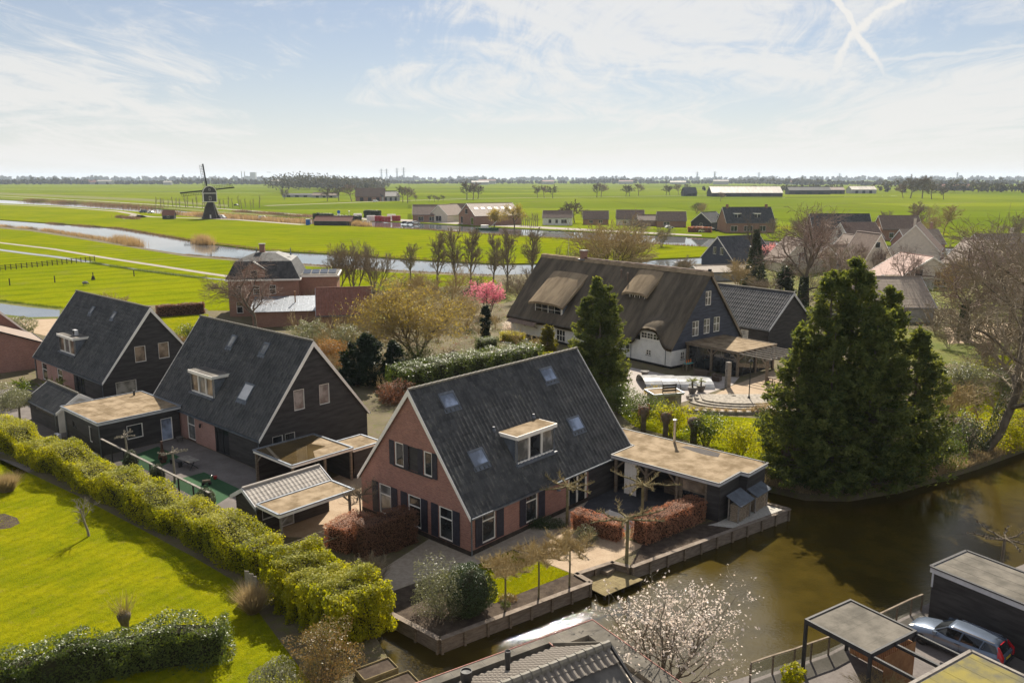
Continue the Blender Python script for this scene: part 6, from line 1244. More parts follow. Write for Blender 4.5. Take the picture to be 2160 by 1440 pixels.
hedge('beech_hedge', 'tall dark brown beech hedge against the brick gable', 'hedge', P_((-5.0, 5.1), (-.9, 4.7)), 1.6, 2.35, 'beech_dark', 12000, .095, 5, 'beech_core', .1, .18, aspect=.65, thin=.1)
hedge('beech_hedge', 'lower reddish beech hedge left of the brown one by the gable', 'hedge', P_((-5.5, 7.0), (-2.6, 7.6)), 1.9, 1.75, 'beech_leaf', 10000, .085, 6, 'beech_core', .1, .18, aspect=.65, thin=.1)
hedge('beech_hedge', 'clipped copper beech hedge running to the log stores', 'hedge', P_((8.9, -6.9), (15.1, -7.9)), 1.5, 1.65, 'beech_leaf', 13000, .09, 7, 'beech_core', .1, .18, aspect=.65, thin=.1)
hedge('beech_hedge', 'short copper beech hedge beside the dark patio', 'hedge', P_((8.1, -2.2), (8.5, -5.9)), 1.1, 1.3, 'beech_leaf', 8000, .08, 8, 'beech_core', .1, .15, aspect=.65, thin=.1)
hedge('clipped_hedge', 'brown clipped hedge in front of the villa lawn', 'hedge', [G(330, 668), G(380, 664), G(432, 660)], 1.5, 2.0, 'beech_dark', 5000, .2, 9, 'beech_core', .12, .2, aspect=.65)
hedge('golden_hedge', 'low golden clipped hedge beside the white farmhouse', 'hedge', [G(1062, 716), G(1100, 722)], 2.0, 1.3, 'yellow_leaf', 5000, .12, 10, amp=.15, inset=.3)
hedge('box_hedge', 'round green clipped hedge left of the golden hedge', 'hedge', [G(1010, 736), G(1045, 730)], 2.0, 1.5, 'bush_green', 4000, .14, 11, amp=.15, inset=.3)
OAK = [(5, .13, .05, 9, .8, .66, .28, .58), (4, .2, .07, 7, .7, .62, .22, .58), (4, .24, .05, 6, .65, .58, .2, .6), (3, .27, .03, 5, .6, .55, .2, .65), (2, .3, 0, 0, 0, 0, 0, 0)]
TALL = [(6, .06, .06, 16, .55, .38, .22, .45), (4, .14, .14, 8, .5, .55, .2, .55), (3, .22, .06, 6, .5, .5, .2, .6), (2, .25, .03, 0, 0, 0, 0, 0)]
SHRUB = [(5, .1, .04, 7, .45, .55, .25, .6), (4, .15, .06, 6, .45, .6, .2, .6), (3, .2, .04, 5, .5, .55, .2, .65), (2, .25, 0, 0, 0, 0, 0, 0)]
YOUNG = [(4, .1, .03, 6, .7, .55, .4, .55), (3, .18, .06, 5, .6, .6, .2, .6), (3, .25, .03, 4, .6, .55, .2, .65), (2, .3, 0, 0, 0, 0, 0, 0)]
def tipleaves(name, tips, m, size, n, root, seed, sp=.12, aspect=.6):
    rng = np.random.default_rng(seed); i = rng.integers(0, len(tips), n); f = rng.uniform(.1, 1.1, n)[:, None]; P = tips[i, :3]*(1-f)+tips[i, 3:6]*f+rng.normal(size=(n, 3))*sp
    return leaves(name, P, size, m, root, aspect, None, 0, seed, .2)
# --- front garden
def roof_tree(name, label, loc, seed, h, arm, n_arm, twig=.5, tw_n=7, m='trunk_moss', tm='twig', knob=.0, r=.07, zspread=.12):
    """tree trained flat: bare trunk, level arms, short upright shoots"""
    r_ = thing(name, label, 'tree', loc); rng = np.random.default_rng(seed); sg = [(0, 0, -.1, .02, .01, h*.5, r, r*.85), (.02, .01, h*.5, 0, 0, h, r*.85, r*.75)]; tw = []; kn = []
    for i in range(n_arm):
        a = 6.283*i/n_arm+rng.normal()*.15; p = np.array([0, 0, h-rng.uniform(0, .15)]); d = np.array([math.cos(a), math.sin(a), .12]); ln = arm*rng.uniform(.75, 1.1)
        for s in range(5):
            d2 = d+rng.normal(size=3)*np.array([.25, .25, zspread]); d2 /= np.linalg.norm(d2); q = p+d2*ln/5; rr_ = r*.5*(1-s/7); sg.append((*p, *q, rr_*1.15, rr_)); 
            if knob and s > 0: kn.append((*(q-[0, 0, .02]), *(q+[rng.normal()*.03, rng.normal()*.03, knob]), knob*.75, knob*.5))
            for t_ in range(tw_n):
                u_ = rng.uniform(0, 1); b = p*(1-u_)+q*u_; td = np.array([rng.normal()*.6, rng.normal()*.6, rng.uniform(.1, 1.)]); td /= np.linalg.norm(td); e = b+td*twig*rng.uniform(.4, 1.2); tw.append((*b, *e, .013, .007))
                if rng.uniform() < .5: e2 = e+np.array([rng.normal()*.5, rng.normal()*.5, .5])*twig*.5; tw.append((*e, *e2, .009, .005))
            p = q; d = d*.8+d2*.2
    tubes('trunk', sg+kn, m, r_, 6); tubes('crown', tw, tm, r_, 3); return r_
for i, (x, y, lb) in enumerate(((-3.58, -6.3, 'flat-crowned bare garden tree nearest the holly bush'), (-1.19, -6.75, 'flat-crowned bare garden tree in the middle of the three'), (1.14, -7.2, 'flat-crowned bare garden tree at the landing deck end'))):
    roof_tree('trained_tree', lb, PF.w(x, y), 20+i, 2.55, 1.75, 11, .5, 26, 'trunk_moss', 'twig_gold')
roof_tree('trained_plane', 'knotty flat-trained plane tree at the canal wall corner', PF.w(5.85, -8.1), 31, 3.1, 2.4, 7, .3, 8, 'trunk_moss', 'twig_gold', .10, .13)
roof_tree('trained_plane', 'knotty flat-trained plane tree behind the short copper hedge', PF.w(8.0, -1.6), 32, 3.0, 2.2, 7, .3, 8, 'trunk_moss', 'twig_gold', .10, .13)
roof_tree('trained_plane', 'knotty flat-trained plane tree nearest the garden room', PF.w(11.4, -5.6), 33, 3.1, 2.5, 7, .3, 8, 'trunk_moss', 'twig_gold', .10, .13)
roof_tree('trained_plane', 'pale pollarded plane tree near the garage in the play yard', H2.w(-6.9, 9.6), 34, 2.7, 1.0, 8, .1, 1, 'twig_grey', 'twig_grey', .1, .10)
roof_tree('trained_plane', 'pale pollarded plane tree beside the wooden garden table', H2.w(-6.2, 2.6), 35, 2.6, 1.05, 8, .1, 1, 'twig_grey', 'twig_grey', .1, .10)
roof_tree('trained_plane', 'knotty plane tree on the quay at the right picture edge', PF.w(17.0, -26.6), 36, 3.6, 1.9, 7, .25, 3, 'bark', 'twig_dark', .09, .10)
roof_tree('trained_tree', 'bare espalier tree in the drive between the two houses', PF.w(-1.6, 9.4), 37, 2.2, 1.5, 7, .7, 9, 'bark', 'twig', 0, .07, .35)
r_, tp = bare('lawn_tree', 'small knotty bare tree on the sunny lawn with its shadow', 'tree', G(188, 1130), 40, 3.0, .09, YOUNG, 'twig_grey', 'twig_grey', W=2.0)
pw = thing('pollard_willow', 'stubby pollard willow with upright whips on the lawn', 'tree', G(265, 1334)); MB().lathe([(.26, -.05), (.2, .25), (.22, .6), (.33, .85), (.36, 1.05), (.25, 1.2), (.05, 1.25)], 10).obj('trunk', 'bark', pw, smooth=True)
rg = np.random.default_rng(8); tubes('whips', [(*(b := np.array([rg.normal()*.16, rg.normal()*.16, 1.1])), *(b+np.array([rg.normal()*.38, rg.normal()*.38, rg.uniform(.5, 1.3)])), .012, .004) for _ in range(70)], 'twig_gold', pw, 3)
bush('privet_bush', 'airy grey green shrub in the corner of the canal wall', 'shrub', PF.w(-6.4, -3.9), 1.35, 1.3, 1.6, 'olive_leaf', 9000, .10, 50, 'twig_grey', amp=.5, z0=.95, thin=.5, aspect=.4)
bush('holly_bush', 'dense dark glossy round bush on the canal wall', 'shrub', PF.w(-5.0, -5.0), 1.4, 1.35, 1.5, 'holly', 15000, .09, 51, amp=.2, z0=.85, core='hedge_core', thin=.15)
r_, tp = bare('twig_shrub', 'leafless twiggy shrub at the edge of the gravel terrace', 'shrub', PF.w(-7.0, .9), 52, 2.6, .03, SHRUB, 'twig', 'twig', stems=7, spread=.35, W=2.4, thick=.006)
bush('heather', 'low pinkish heather clump in the flower bed', 'shrub', PF.w(-2.6, -5.6), .55, .4, .28, 'photinia', 1500, .06, 53, z0=.4, stems=4)
bush('heather', 'small green perennial clump in the flower bed', 'shrub', PF.w(-3.2, -6.0), .3, .25, .25, 'bush_green', 500, .06, 54, z0=.4, stems=3)
bush('photinia_bush', 'reddish leaved shrub at the bottom end of the laurel hedge', 'shrub', (-9.0, 36.2, 0), 1.5, 1.3, 1.6, 'photinia', 9000, .095, 55, amp=.45, z0=.9, thin=.45, aspect=.35)
bush('round_bush', 'pale green bush at the bottom edge right of the lawn', 'shrub', (-11.2, 35.2, 0), 1.1, .9, .95, 'olive_leaf', 6000, .09, 56, amp=.3, z0=.75)
r_, tp = bare('twig_shrub', 'brown leafless shrub in front of the pergola slats', 'shrub', SF.w(.3, -4.3), 57, 2.2, .03, SHRUB, 'twig', 'twig_gold', stems=7, spread=.5, W=3.0, thick=.006)
bush('small_laurel', 'small bright green shrub at the canal railing', 'shrub', PF.w(.6, -21.3), .55, .5, .6, 'laurel', 900, .16, 58, z0=.8)
bush('lavender', 'grey green twiggy shrub between the patio and the path', 'shrub', PF.w(6.9, -4.2), .8, .8, .6, 'olive_leaf', 2500, .08, 59, z0=.7, thin=.5)
bush('border_shrub', 'dark low border shrubs under the brick wall window', 'shrub', PF.w(6.6, -.75), 1.6, .45, .5, 'holly', 3500, .09, 60, z0=.6, thin=.4)
mg, tp = bare('magnolia', 'white flowering magnolia in front of the water', 'tree', (7.0, 35.0, 0), 61, 6.8, .09, [(5, .08, .05, 8, .5, .62, .15, .55), (4, .14, .08, 6, .55, .6, .2, .55), (4, .2, .05, 4, .55, .55, .2, .6), (2, .25, .03, 0, 0, 0, 0, 0)], 'bark', 'twig_grey', stems=5, spread=.4, W=6.4)
tipleaves('blossom', tp, 'white_bloom', .13, 3200, mg, 62, .08, .6)
for i, (u, v, rx, h, lb) in enumerate(((15, 1035, 1.2, 1.3, 'dry ornamental grass clump at the left edge of the lawn'), (533, 1292, .75, 1.5, 'tall dry grass clump in front of the board gate'))):
    g_ = thing('grass_clump', lb, 'grass', G(u, v)); rg = np.random.default_rng(70+i); n = 2600; a = rg.uniform(0, 6.28, n); q = np.stack([np.cos(a)*rx*.4*rg.uniform(0, 1, n), np.sin(a)*rx*.4*rg.uniform(0, 1, n), np.zeros(n)], 1); blades('blades', q, h, .018, 'dry_grass', g_, 71+i, .4)
for i, (y, lb) in enumerate(((7.0, 'ivy covered fence pillar nearest the garage'), (2.3, 'ivy covered fence pillar in the middle of the fence'), (-5.2, 'ivy mound at the fence end beside the garden house'))):
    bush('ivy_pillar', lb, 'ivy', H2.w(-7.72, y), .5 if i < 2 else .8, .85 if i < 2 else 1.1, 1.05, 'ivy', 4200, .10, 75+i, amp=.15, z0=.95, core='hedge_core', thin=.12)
# --- evergreen trees
conifer('giant_conifer', 'huge spreading dark green cypress standing over the canal', (26.5, 63.4, -.3), 18.8, 6.0, 'conifer', 44000, 80, peaks=((-1.7, 0, .95), (.3, .5, 1.), (3.3, .8, .87), (-3.7, .4, .70), (1.2, -1.9, .82), (5.6, .2, .70), (-1.9, -1.8, .70)), size=.38, shape=.6)
conifer('green_conifer', 'tall dark green cypress between the brick house and the farmhouse', (9.3, 89.5, 0), 13.8, 4.1, 'conifer', 19000, 81, peaks=((0, 0, 1.), (1.4, .3, .92), (-1.2, .5, .82), (.3, -.9, .86)), size=.34, shape=.66)
conifer('golden_conifer', 'golden green cone shaped conifer before the white farmhouse', G(1155, 748), 4.6, 1.7, 'golden_conifer', 2600, 82, size=.34, shape=.6)
conifer('cypress', 'narrow dark column cypress in the farm garden', G(1025, 716), 5.2, .8, 'cypress', 2400, 83, size=.32, shape=.25)
conifer('small_conifer', 'small dark pointed conifer far off beside the village', G(1822, 486), 7.2, 2.2, 'cypress', 800, 84, size=.9)
conifer('ivy_conifer', 'dark ivy wrapped evergreen between the bare tree and barn roof', G(1655, 628), 6.5, 2.3, 'ivy', 3200, 85, size=.5, shape=.35)
conifer('dark_evergreen', 'dark evergreen thicket beside the black gable', G(775, 812), 6.2, 3.3, 'cypress', 5500, 86, peaks=((0, 0, 1.), (3, 1, .8), (-2, 1.5, .75)), size=.5, shape=.5)
# --- shrubs behind the houses
for i, (u, v, rx, h, m, lb) in enumerate(((700, 770, 2.4, 3.6, 'orange_leaf', 'orange brown shrub behind the black gable'), (655, 720, 2.8, 3.2, 'olive_leaf', 'pale twiggy shrub behind the slate ridge'), (735, 735, 2.6, 3.4, 'olive_leaf', 'grey green shrub before the brick outbuilding'), (830, 850, 2.0, 2.4, 'beech_dark', 'dark brown undergrowth beside the drive'), (880, 770, 2.2, 2.8, 'laurel_dark', 'glossy dark bush in front of the golden willow'), (1150, 772, 2.2, 1.6, 'laurel', 'bright green low bush behind the brick ridge'), (1130, 735, 1.5, 1.2, 'willow_leaf', 'yellowish shrub in the farm garden'), (1385, 838, 1.4, 1.2, 'willow_leaf', 'ochre shrub in front of the pump shed'), (395, 715, 1.6, 2.4, 'bush_green', 'dark green bush beside the villa lawn'), (375, 728, 1.5, 1.4, 'photinia', 'purplish bush between the two black houses'), (1075, 700, 1.2, 1.6, 'white_bloom', 'pale flowering shrub beside the golden hedge'), (1620, 872, 1.6, .9, 'dry_grass', 'dry shrub at the patio edge by the conifer'))):
    bush('garden_shrub', lb, 'shrub', G(u, v), rx, rx*.9, h*.6, m, int(900*rx*rx), .16, 90+i, amp=.4, z0=.75, thin=.4)
wl, tp = bare('golden_willow', 'wide golden budding willow behind the brick house', 'tree', G(880, 752), 100, 11.4, .15, [(5, .1, .04, 8, .5, .6, .2, .6), (4, .16, .07, 6, .55, .6, .2, .6), (3, .22, .05, 6, .55, .55, .2, .6), (2, .28, .03, 3, .5, .6, .2, .7), (2, .3, 0, 0, 0, 0, 0, 0)], 'bark', 'twig_gold', stems=6, spread=.62, thick=.02, W=15.5)
tipleaves('buds', tp, 'willow_leaf', .20, 15000, wl, 101, .2)
# laurel row with pollard stumps along the back ditch
for i, (x, y, rx, h, lb) in enumerate(((33.2, 11.5, 2.3, 3.0, 'leftmost of the standing laurels behind the tan flat roof'), (31.8, 7.6, 2.2, 2.9, 'second standing laurel from the left behind the tan roof'), (31.0, 3.8, 2.2, 2.8, 'third standing laurel from the left behind the tan roof'), (30.2, -.2, 2.2, 2.7, 'fourth standing laurel from the left behind the tan roof'), (29.4, -4.0, 2.1, 2.7, 'fifth standing laurel from the left behind the tan roof'), (28.6, -7.4, 2.0, 2.7, 'rightmost standing laurel beside the giant cypress'))):
    bush('laurel_shrub', lb, 'shrub', PF.w(x, y), rx, rx*.62, h*.55, 'laurel_dark' if i in (0, 1, 3) else 'laurel', 4300, .17, 110+i, z0=1.1, amp=.35, thin=.6, stems=9)
for i, (x, y, lb) in enumerate(((30.0, 6.4, 'brown pollard stump leftmost behind the tan roof'), (29.6, 3.7, 'brown pollard stump left of the stove pipe'), (29.9, .9, 'large brown pollard stump right of the stove pipe'), (27.9, -8.8, 'brown pollard stump at the water beside the cypress'), (35.4, -17.2, 'left one of the two brown stumps right of the cypress'), (37.3, -17.7, 'right one of the two brown stumps right of the cypress'))):
    p_ = thing('pollard_stump', lb, 'tree', PF.w(x, y)); k = 1.25 if i == 2 else 1.; MB().lathe([(.26*k, -.1), (.24*k, .9), (.27*k, 1.5), (.42*k, 1.75), (.5*k, 2.1), (.42*k, 2.45), (.1, 2.6)], 9).obj('trunk', 'bark', p_, smooth=True)
    rg = np.random.default_rng(i); a = rg.uniform(0, 6.28, 220); leaves('shoots', np.stack([np.cos(a)*.5*k, np.sin(a)*.5*k, rg.uniform(1.6, 2.7, 220)], 1), .16, 'beech_dark', p_, .35, None, 0, i)
# wild bank below the cypress
rg = np.random.default_rng(12); pts = []
for (a, b) in zip(BANK[:6], BANK[1:7]):
    n = int(900*math.hypot(b[0]-a[0], b[1]-a[1])/3); f = rg.uniform(0, 1, n)[:, None]; o_ = rg.exponential(.9, n); pts.append(np.c_[np.array(a)*(1-f)+np.array(b)*f+np.stack([rg.normal(size=n)*.2, o_-.25], 1), np.zeros(n)-.15])
tag(blades('bank_growth', np.concatenate(pts), .6, .03, 'dry_grass', None, 13, .5), 'rough dry grass on the bank below the giant cypress', 'grass', None, 'stuff')
tag(leaves('bank_ivy', np.concatenate(pts)[::2]+np.array([0, .3, .25]), .16, 'ivy', None, .6, seed=14, kind='stuff'), 'dark ivy and brambles trailing along the canal bank', 'undergrowth')
for i, (u, v, rx, h, m, lb) in enumerate(((1885, 1000, 2.2, 3.2, 'laurel_dark', 'dark laurel between the cypress and the brown stumps'), (1985, 985, 2.0, 3.6, 'laurel_dark', 'dark laurel above the bank right of the brown stumps'), (2040, 955, 1.6, 3.4, 'ivy', 'ivy column at the foot of the leaning tree'), (2135, 945, 2.6, 3.2, 'laurel', 'bright laurel mass at the right edge above the water'), (2030, 830, 3.2, 3.6, 'olive_leaf', 'pale twiggy bush right of the giant cypress'), (2125, 830, 2.6, 3., 'olive_leaf', 'pale twiggy bush behind the leaning trunk'), (1950, 890, 1.8, 1.6, 'bush_green', 'low green bush right behind the cypress'))):
    bush('bank_shrub', lb, 'shrub', G(u, v), rx, rx*.8, h*.55, m, int(1100*rx*rx), .16, 130+i, z0=.9, amp=.4, thin=.5)
# --- big bare trees
lt, tp = bare('leaning_tree', 'large bare leaning tree with ivy trunk at the right edge', 'tree', (41.8, 70.2, -.3), 140, 23, .42, OAK, 'bark', 'twig', lean=(.42, .12), W=21, thick=.016)
rg = np.random.default_rng(141); tr_ = rg.uniform(0, .5, 2600); a = rg.uniform(0, 6.28, 2600); leaves('ivy', np.stack([tr_*13*.38+np.cos(a)*.5, tr_*13*.12+np.sin(a)*.5, tr_*13*.92], 1), .15, 'ivy', lt, .6, None, 0, 5)
VT = [(2030, 715, 142, 19., 15, .4, 'big bare tree with ivy trunk before the corrugated barn', 'twig'), (1692, 655, 143, 20., 19, .45, 'tall forked bare tree with ivy trunk left of the giant cypress', 'twig'), (2150, 800, 147, 22, 19, .4, 'huge bare tree crown filling the right edge behind the leaning trunk', 'twig'), (2085, 660, 148, 15, 13, .26, 'bare tree between the pale gable houses and the barn', 'twig_purple'), (2130, 690, 144, 14, 13, .28, 'bare tree at the far right edge behind the pale bungalow', 'twig_purple'), (540, 700, 145, 12.5, 11, .3, 'bare tree standing before the brick villa', 'twig_dark'), (1905, 660, 146, 13, 7, .16, 'slim bare tree before the corrugated barn roof', 'twig_dark')]
_oak = []; _ivy = []
VT.sort(key=lambda q_: q_[2] in (142, 143))
for u, v, sd_, h, W_t, r, lb, tm in VT:
    if len(_oak) < 3: b_, tp = bare('bare_tree', lb, 'tree', (0, 0, 0), sd_, 18., .38, OAK, 'bark', tm, thick=.028, W=16.); _oak.append(b_)
    else: b_ = dup(_oak[sd_ % 3], (0, 0, 0), 0, 1, lb)
    b_.location = G(u, v); b_.rotation_euler = (0, 0, sd_*1.3); b_.scale = (W_t/16., W_t/16., h/18.)
    if sd_ in (142, 143):
        rg = np.random.default_rng(sd_); n = 3600; t_ = rg.uniform(0, .38, n)**1.2; a = rg.uniform(0, 6.28, n); leaves('ivy', np.stack([np.cos(a)*(.95-1.2*t_), np.sin(a)*(.95-1.2*t_), t_*18.], 1), .26, 'ivy', b_, .7, None, 0, 5)
bt, tp = bare('bushy_tree', 'very broad many-stemmed bare tree behind the thatched ridge', 'tree', G(1292, 592), 150, 17.5, .16, [(5, .08, .03, 8, .5, .6, .2, .6), (4, .16, .06, 6, .5, .6, .2, .6), (3, .22, .05, 5, .5, .55, .2, .65), (2, .25, .03, 0, 0, 0, 0, 0)], 'bark', 'twig_gold', stems=12, spread=.75, thick=.05, W=22)
ORD = ['leftmost', 'second from left', 'third from left', 'fourth from left', 'fifth from left', 'sixth from left', 'rightmost']
for i, (u, v, vt) in enumerate(((866, 592, 512), (922, 604, 488), (962, 606, 478), (992, 604, 480), (1040, 606, 492), (1070, 612, 478), (1122, 594, 478))):
    p = G(u, v); h = (v-vt)*mpp(p); lb = f'{ORD[i]} of the tall pruned bare trees left of the thatched roof'
    if i < 2: o = bare('pruned_tree', lb, 'tree', p, 160+i, 12., .3, TALL, 'twig_dark', 'twig', group='tall pruned bare trees', thick=.05, W=5.2)[0]; _pr = [o] if i == 0 else _pr+[o]
    else: o = dup(_pr[i % 2], p, i*2.1, 1., lb)
    o.scale = (.8+.05*(i % 4), .8+.05*(i % 4), h/12.)
for i, (u, v, lb) in enumerate(((712, 624, 'left of the many-stemmed bare trees by the brick outbuilding'), (748, 622, 'middle of the many-stemmed bare trees by the brick outbuilding'), (790, 626, 'right of the many-stemmed bare trees by the brick outbuilding'))):
    bare('bare_tree', lb, 'tree', G(u, v), 170+i, 11.5, .16, SHRUB, 'twig_dark', 'twig', stems=4, spread=.35, thick=.04, W=8)
sb = [(245, 672, 5.0, 'twig_gold', 'green gold leafless bush behind the far black roof', 5), (1585, 655, 4.2, 'twig_gold', 'golden leafless shrub above the barn roof', 9), (1345, 500, 9.5, 'twig', 'bare tree behind the broad bushy tree', 4), (1395, 520, 8., 'twig', 'bare tree right of the broad bushy tree', 4), (10, 770, 3.6, 'twig_grey', 'bare shrub before the brick end wall at the left edge', 5), (1470, 450, 8., 'twig_dark', 'round bare tree beside the dark roofed farm shed', 4), (1800, 600, 5.5, 'twig_purple', 'purplish bare shrub left of the sand gable', 6), (2075, 770, 4., 'twig_purple', 'purplish bare shrub on the right lawn', 6), (1480, 455, 9., 'twig_gold', 'bare tree behind the low dark sheds across the canal', 5), (2000, 735, 3.2, 'twig', 'bare shrub right behind the giant cypress', 7), (690, 800, 3., 'twig_gold', 'golden twigs rising behind the black gable', 6), (1235, 465, 7, 'twig', 'bare tree right of the small white house', 4), (1745, 640, 4.5, 'twig_purple', 'brown leafless shrub left of the giant cypress', 7), (2100, 560, 6.5, 'twig_purple', 'brown leafless tree among the sand houses', 5)]
for i, (u, v, h, tm, lb, k) in enumerate(sb): bare_copy('leafless_shrub', lb, u, v, h, h*1.05, tm, i, k)
pk, tp = bare('pink_magnolia', 'pink flowering magnolia left of the thatched farmhouse', 'tree', G(1030, 665), 200, 6.2, .12, YOUNG, 'bark', 'twig_dark', stems=4, spread=.4, W=6); tipleaves('blossom', tp, 'pink_bloom', .28, 2600, pk, 201, .2)
pk, tp = bare('cherry_tree', 'pale pink blossoming cherry before the village houses', 'tree', G(1645, 562), 202, 6.4, .14, YOUNG, 'bark', 'twig_dark', stems=4, spread=.5, W=9); tipleaves('blossom', tp, 'rose_bloom', .34, 3400, pk, 203, .3)
pk, tp = bare('blossom_tree', 'creamy white blossoming tree beside the red brick house', 'tree', G(1836, 506), 204, 5.5, .12, YOUNG, 'bark', 'twig_dark', stems=3, spread=.4, W=6); tipleaves('blossom', tp, 'white_bloom', .45, 1500, pk, 205, .4)
it, tp = bare('ivy_tree', 'ivy covered dead tree right of the blue house', 'tree', G(1590, 600), 206, 17, .35, YOUNG, 'bark', 'twig_dark', W=6); rg = np.random.default_rng(7); n = 5200; z = rg.uniform(0, 1, n)**1.4; a = rg.uniform(0, 6.28, n); w_ = 2.6*(1-z)**1.3+.6; leaves('ivy', np.stack([np.cos(a)*w_*rg.uniform(.5, 1.05, n), np.sin(a)*w_, z*12.5], 1), .42, 'ivy', it, .7, None, 0, 6)
_vt = {}
for i, (u, v, h, m, lb) in enumerate(((1935, 500, 15, 'twig_purple', 'dense purplish bare tree above the sand houses'), (1990, 496, 13, 'twig_gold', 'pale slender bare tree right of the purplish tree'), (1870, 492, 10, 'twig', 'bare tree behind the red brick house'), (1960, 520, 11, 'twig_gold', 'slim upright bare tree beside the tall chimney'), (1780, 520, 9, 'twig_purple', 'bare tree between the dark roofs and the sand gable'), (2140, 520, 11, 'twig', 'bare tree far right before the open fields'), (1630, 500, 8, 'twig', 'thin bare tree on the far canal bank'))):
    if m not in _vt: _vt[m] = o = bare('village_tree', lb, 'tree', G(u, v), 210+i, 10., .2, TALL, m, m, thick=.05, W=6.)[0]
    else: o = dup(_vt[m], G(u, v), i*1.9, 1., lb)
    o.scale = (h/10.,)*3
# --- yard plants at the left edge
ol = thing('olive_tree', 'round clipped olive tree beside the small black shed', 'tree', G(42, 885)); MB().tube((0, 0, 0), (.05, .02, 1.4), .12, .09, 8).obj('trunk', 'bark', ol); rg = np.random.default_rng(3); D = rg.normal(size=(5000, 3)); D /= np.linalg.norm(D, axis=1)[:, None]; leaves('crown', D*np.array([1.45, 1.45, .95])*rg.uniform(.45, 1.05, 5000)[:, None]**.5+np.array([0, 0, 2.2]), .14, 'olive_leaf', ol, .35, D, .2, 1)
palm('palm tree with spiky fronds before the far black house wall', G(55, 842), 1.5, 16, 1.5, 5, False, 'bush_green'); palm('sunlit palm behind the small shed roof', G(118, 838), 1.2, 18, 1.5, 6, False)
bush('garden_shrub', 'pale flowering shrub against the brick end wall', 'shrub', G(12, 860), 2.0, 1.8, 1.3, 'olive_leaf', 4000, .14, 220, z0=.9); bush('garden_shrub', 'green hedge bush beside the lane at the left', 'shrub', G(48, 704), 2.2, 2., 1.6, 'olive_leaf', 3000, .2, 221, z0=.7)
bt_ = thing('bird_table', 'small wooden bird table with pyramid slat roof behind the brick house', 'bird table', G(958, 778)); MB().box(-.08, .08, -.08, .08, 0, 1.6).obj('post', 'old_wood', bt_); MB().lathe([(1.25, 1.7), (1.25, 1.78), (.08, 2.5)], 4).obj('roof', 'old_wood', bt_); MB().box(-.8, .8, -.8, .8, 1.6, 1.68).obj('tray', 'old_wood', bt_)

MORE = [(1612, 630, 5, 6, 'twig', 'twiggy bare tree right of the ivy covered dead tree'), (1760, 605, 11, 10, 'twig', 'twiggy bare tree touching the giant cypress top left'), (1835, 585, 9, 7, 'twig_purple', 'purplish bare tree before the sand gable'), (2062, 640, 13, 12, 'twig', 'wide bare tree before the pale right-hand gable'), (2010, 640, 10, 9, 'twig_gold', 'golden bare tree right of the corrugated barn'), (1735, 545, 12, 10, 'twig_purple', 'brown bare tree between the pale village roofs'), (1556, 610, 7, 8, 'twig_gold', 'golden bare shrub right of the pale corrugated shed'), (2150, 620, 12, 11, 'twig', 'bare tree at the right edge in the village'), (880, 655, 8, 8, 'twig_gold', 'golden bare tree behind the wide willow left side'), (945, 660, 9, 9, 'twig_gold', 'golden bare tree behind the wide willow right side'), (985, 690, 6, 7, 'twig_gold', 'ochre bare shrub left of the column cypress'), (820, 690, 8, 8, 'twig', 'bare tree between outbuilding and willow'), (1100, 640, 6, 6, 'twig', 'bare shrub at the left end of the thatched roof'), (1190, 600, 9, 8, 'twig', 'bare tree behind the left part of the thatched ridge'), (1440, 585, 6, 7, 'twig', 'bare shrub behind the thatched ridge right part'), (2110, 780, 9, 9, 'twig', 'bare tree between the right lawn and bungalow'), (2000, 900, 5, 5, 'twig_gold', 'pale leafless bush beside the cypress on the right bank'), (670, 665, 5, 6, 'twig_gold', 'pale bare shrub behind the zinc extension'), (1690, 500, 9, 9, 'twig', 'bare tree on the far bank above the cherry'), (1960, 470, 11, 8, 'twig_gold', 'slender pale tree beyond the village roofs')]
for i, (u, v, h, W_t, tm, lb) in enumerate(MORE): bare_copy('bare_tree', lb, u, v, h, W_t, tm, i, 3 if i % 2 else 5)
# ------ loose undergrowth that fills gardens and road sides
def undergrowth(name, label, poly, n, h, m, seed, leaf=.2, k=28, tall=1.):
    P = []; rng = np.random.default_rng(seed); C = scatter([G(*p)[:2] for p in poly], n, seed)
    for c in C:
        r_ = h*rng.uniform(.5, 1.3); D = rng.normal(size=(k, 3)); D /= np.linalg.norm(D, axis=1)[:, None]; D[:, 2] = np.abs(D[:, 2]); P.append(np.array([c[0], c[1], .05])+D*np.array([r_, r_, r_*tall])*rng.uniform(.5, 1.05, k)[:, None])
    return tag(leaves(name, np.concatenate(P), leaf, m, None, .45, seed=seed, kind='stuff'), label, 'undergrowth')
UV = [(1570, 555), (1700, 540), (1850, 560), (2000, 570), (2160, 590), (2250, 700), (2160, 760), (2010, 720), (1850, 690), (1700, 660), (1590, 630)]
UF = [(770, 720), (870, 640), (1000, 612), (1072, 660), (1076, 706), (1180, 745), (1160, 772), (960, 775), (850, 800)]
UL = [(610, 700), (680, 690), (770, 690), (800, 760), (820, 840), (720, 800), (640, 720)]
UR = [(1900, 990), (1880, 900), (1980, 780), (2100, 760), (2230, 800), (2230, 930), (2100, 955), (2000, 980)]
UC = [(820, 610), (1000, 590), (1160, 588), (1200, 560), (1420, 575), (1480, 560), (1440, 592), (1160, 610), (1060, 640), (860, 640)]
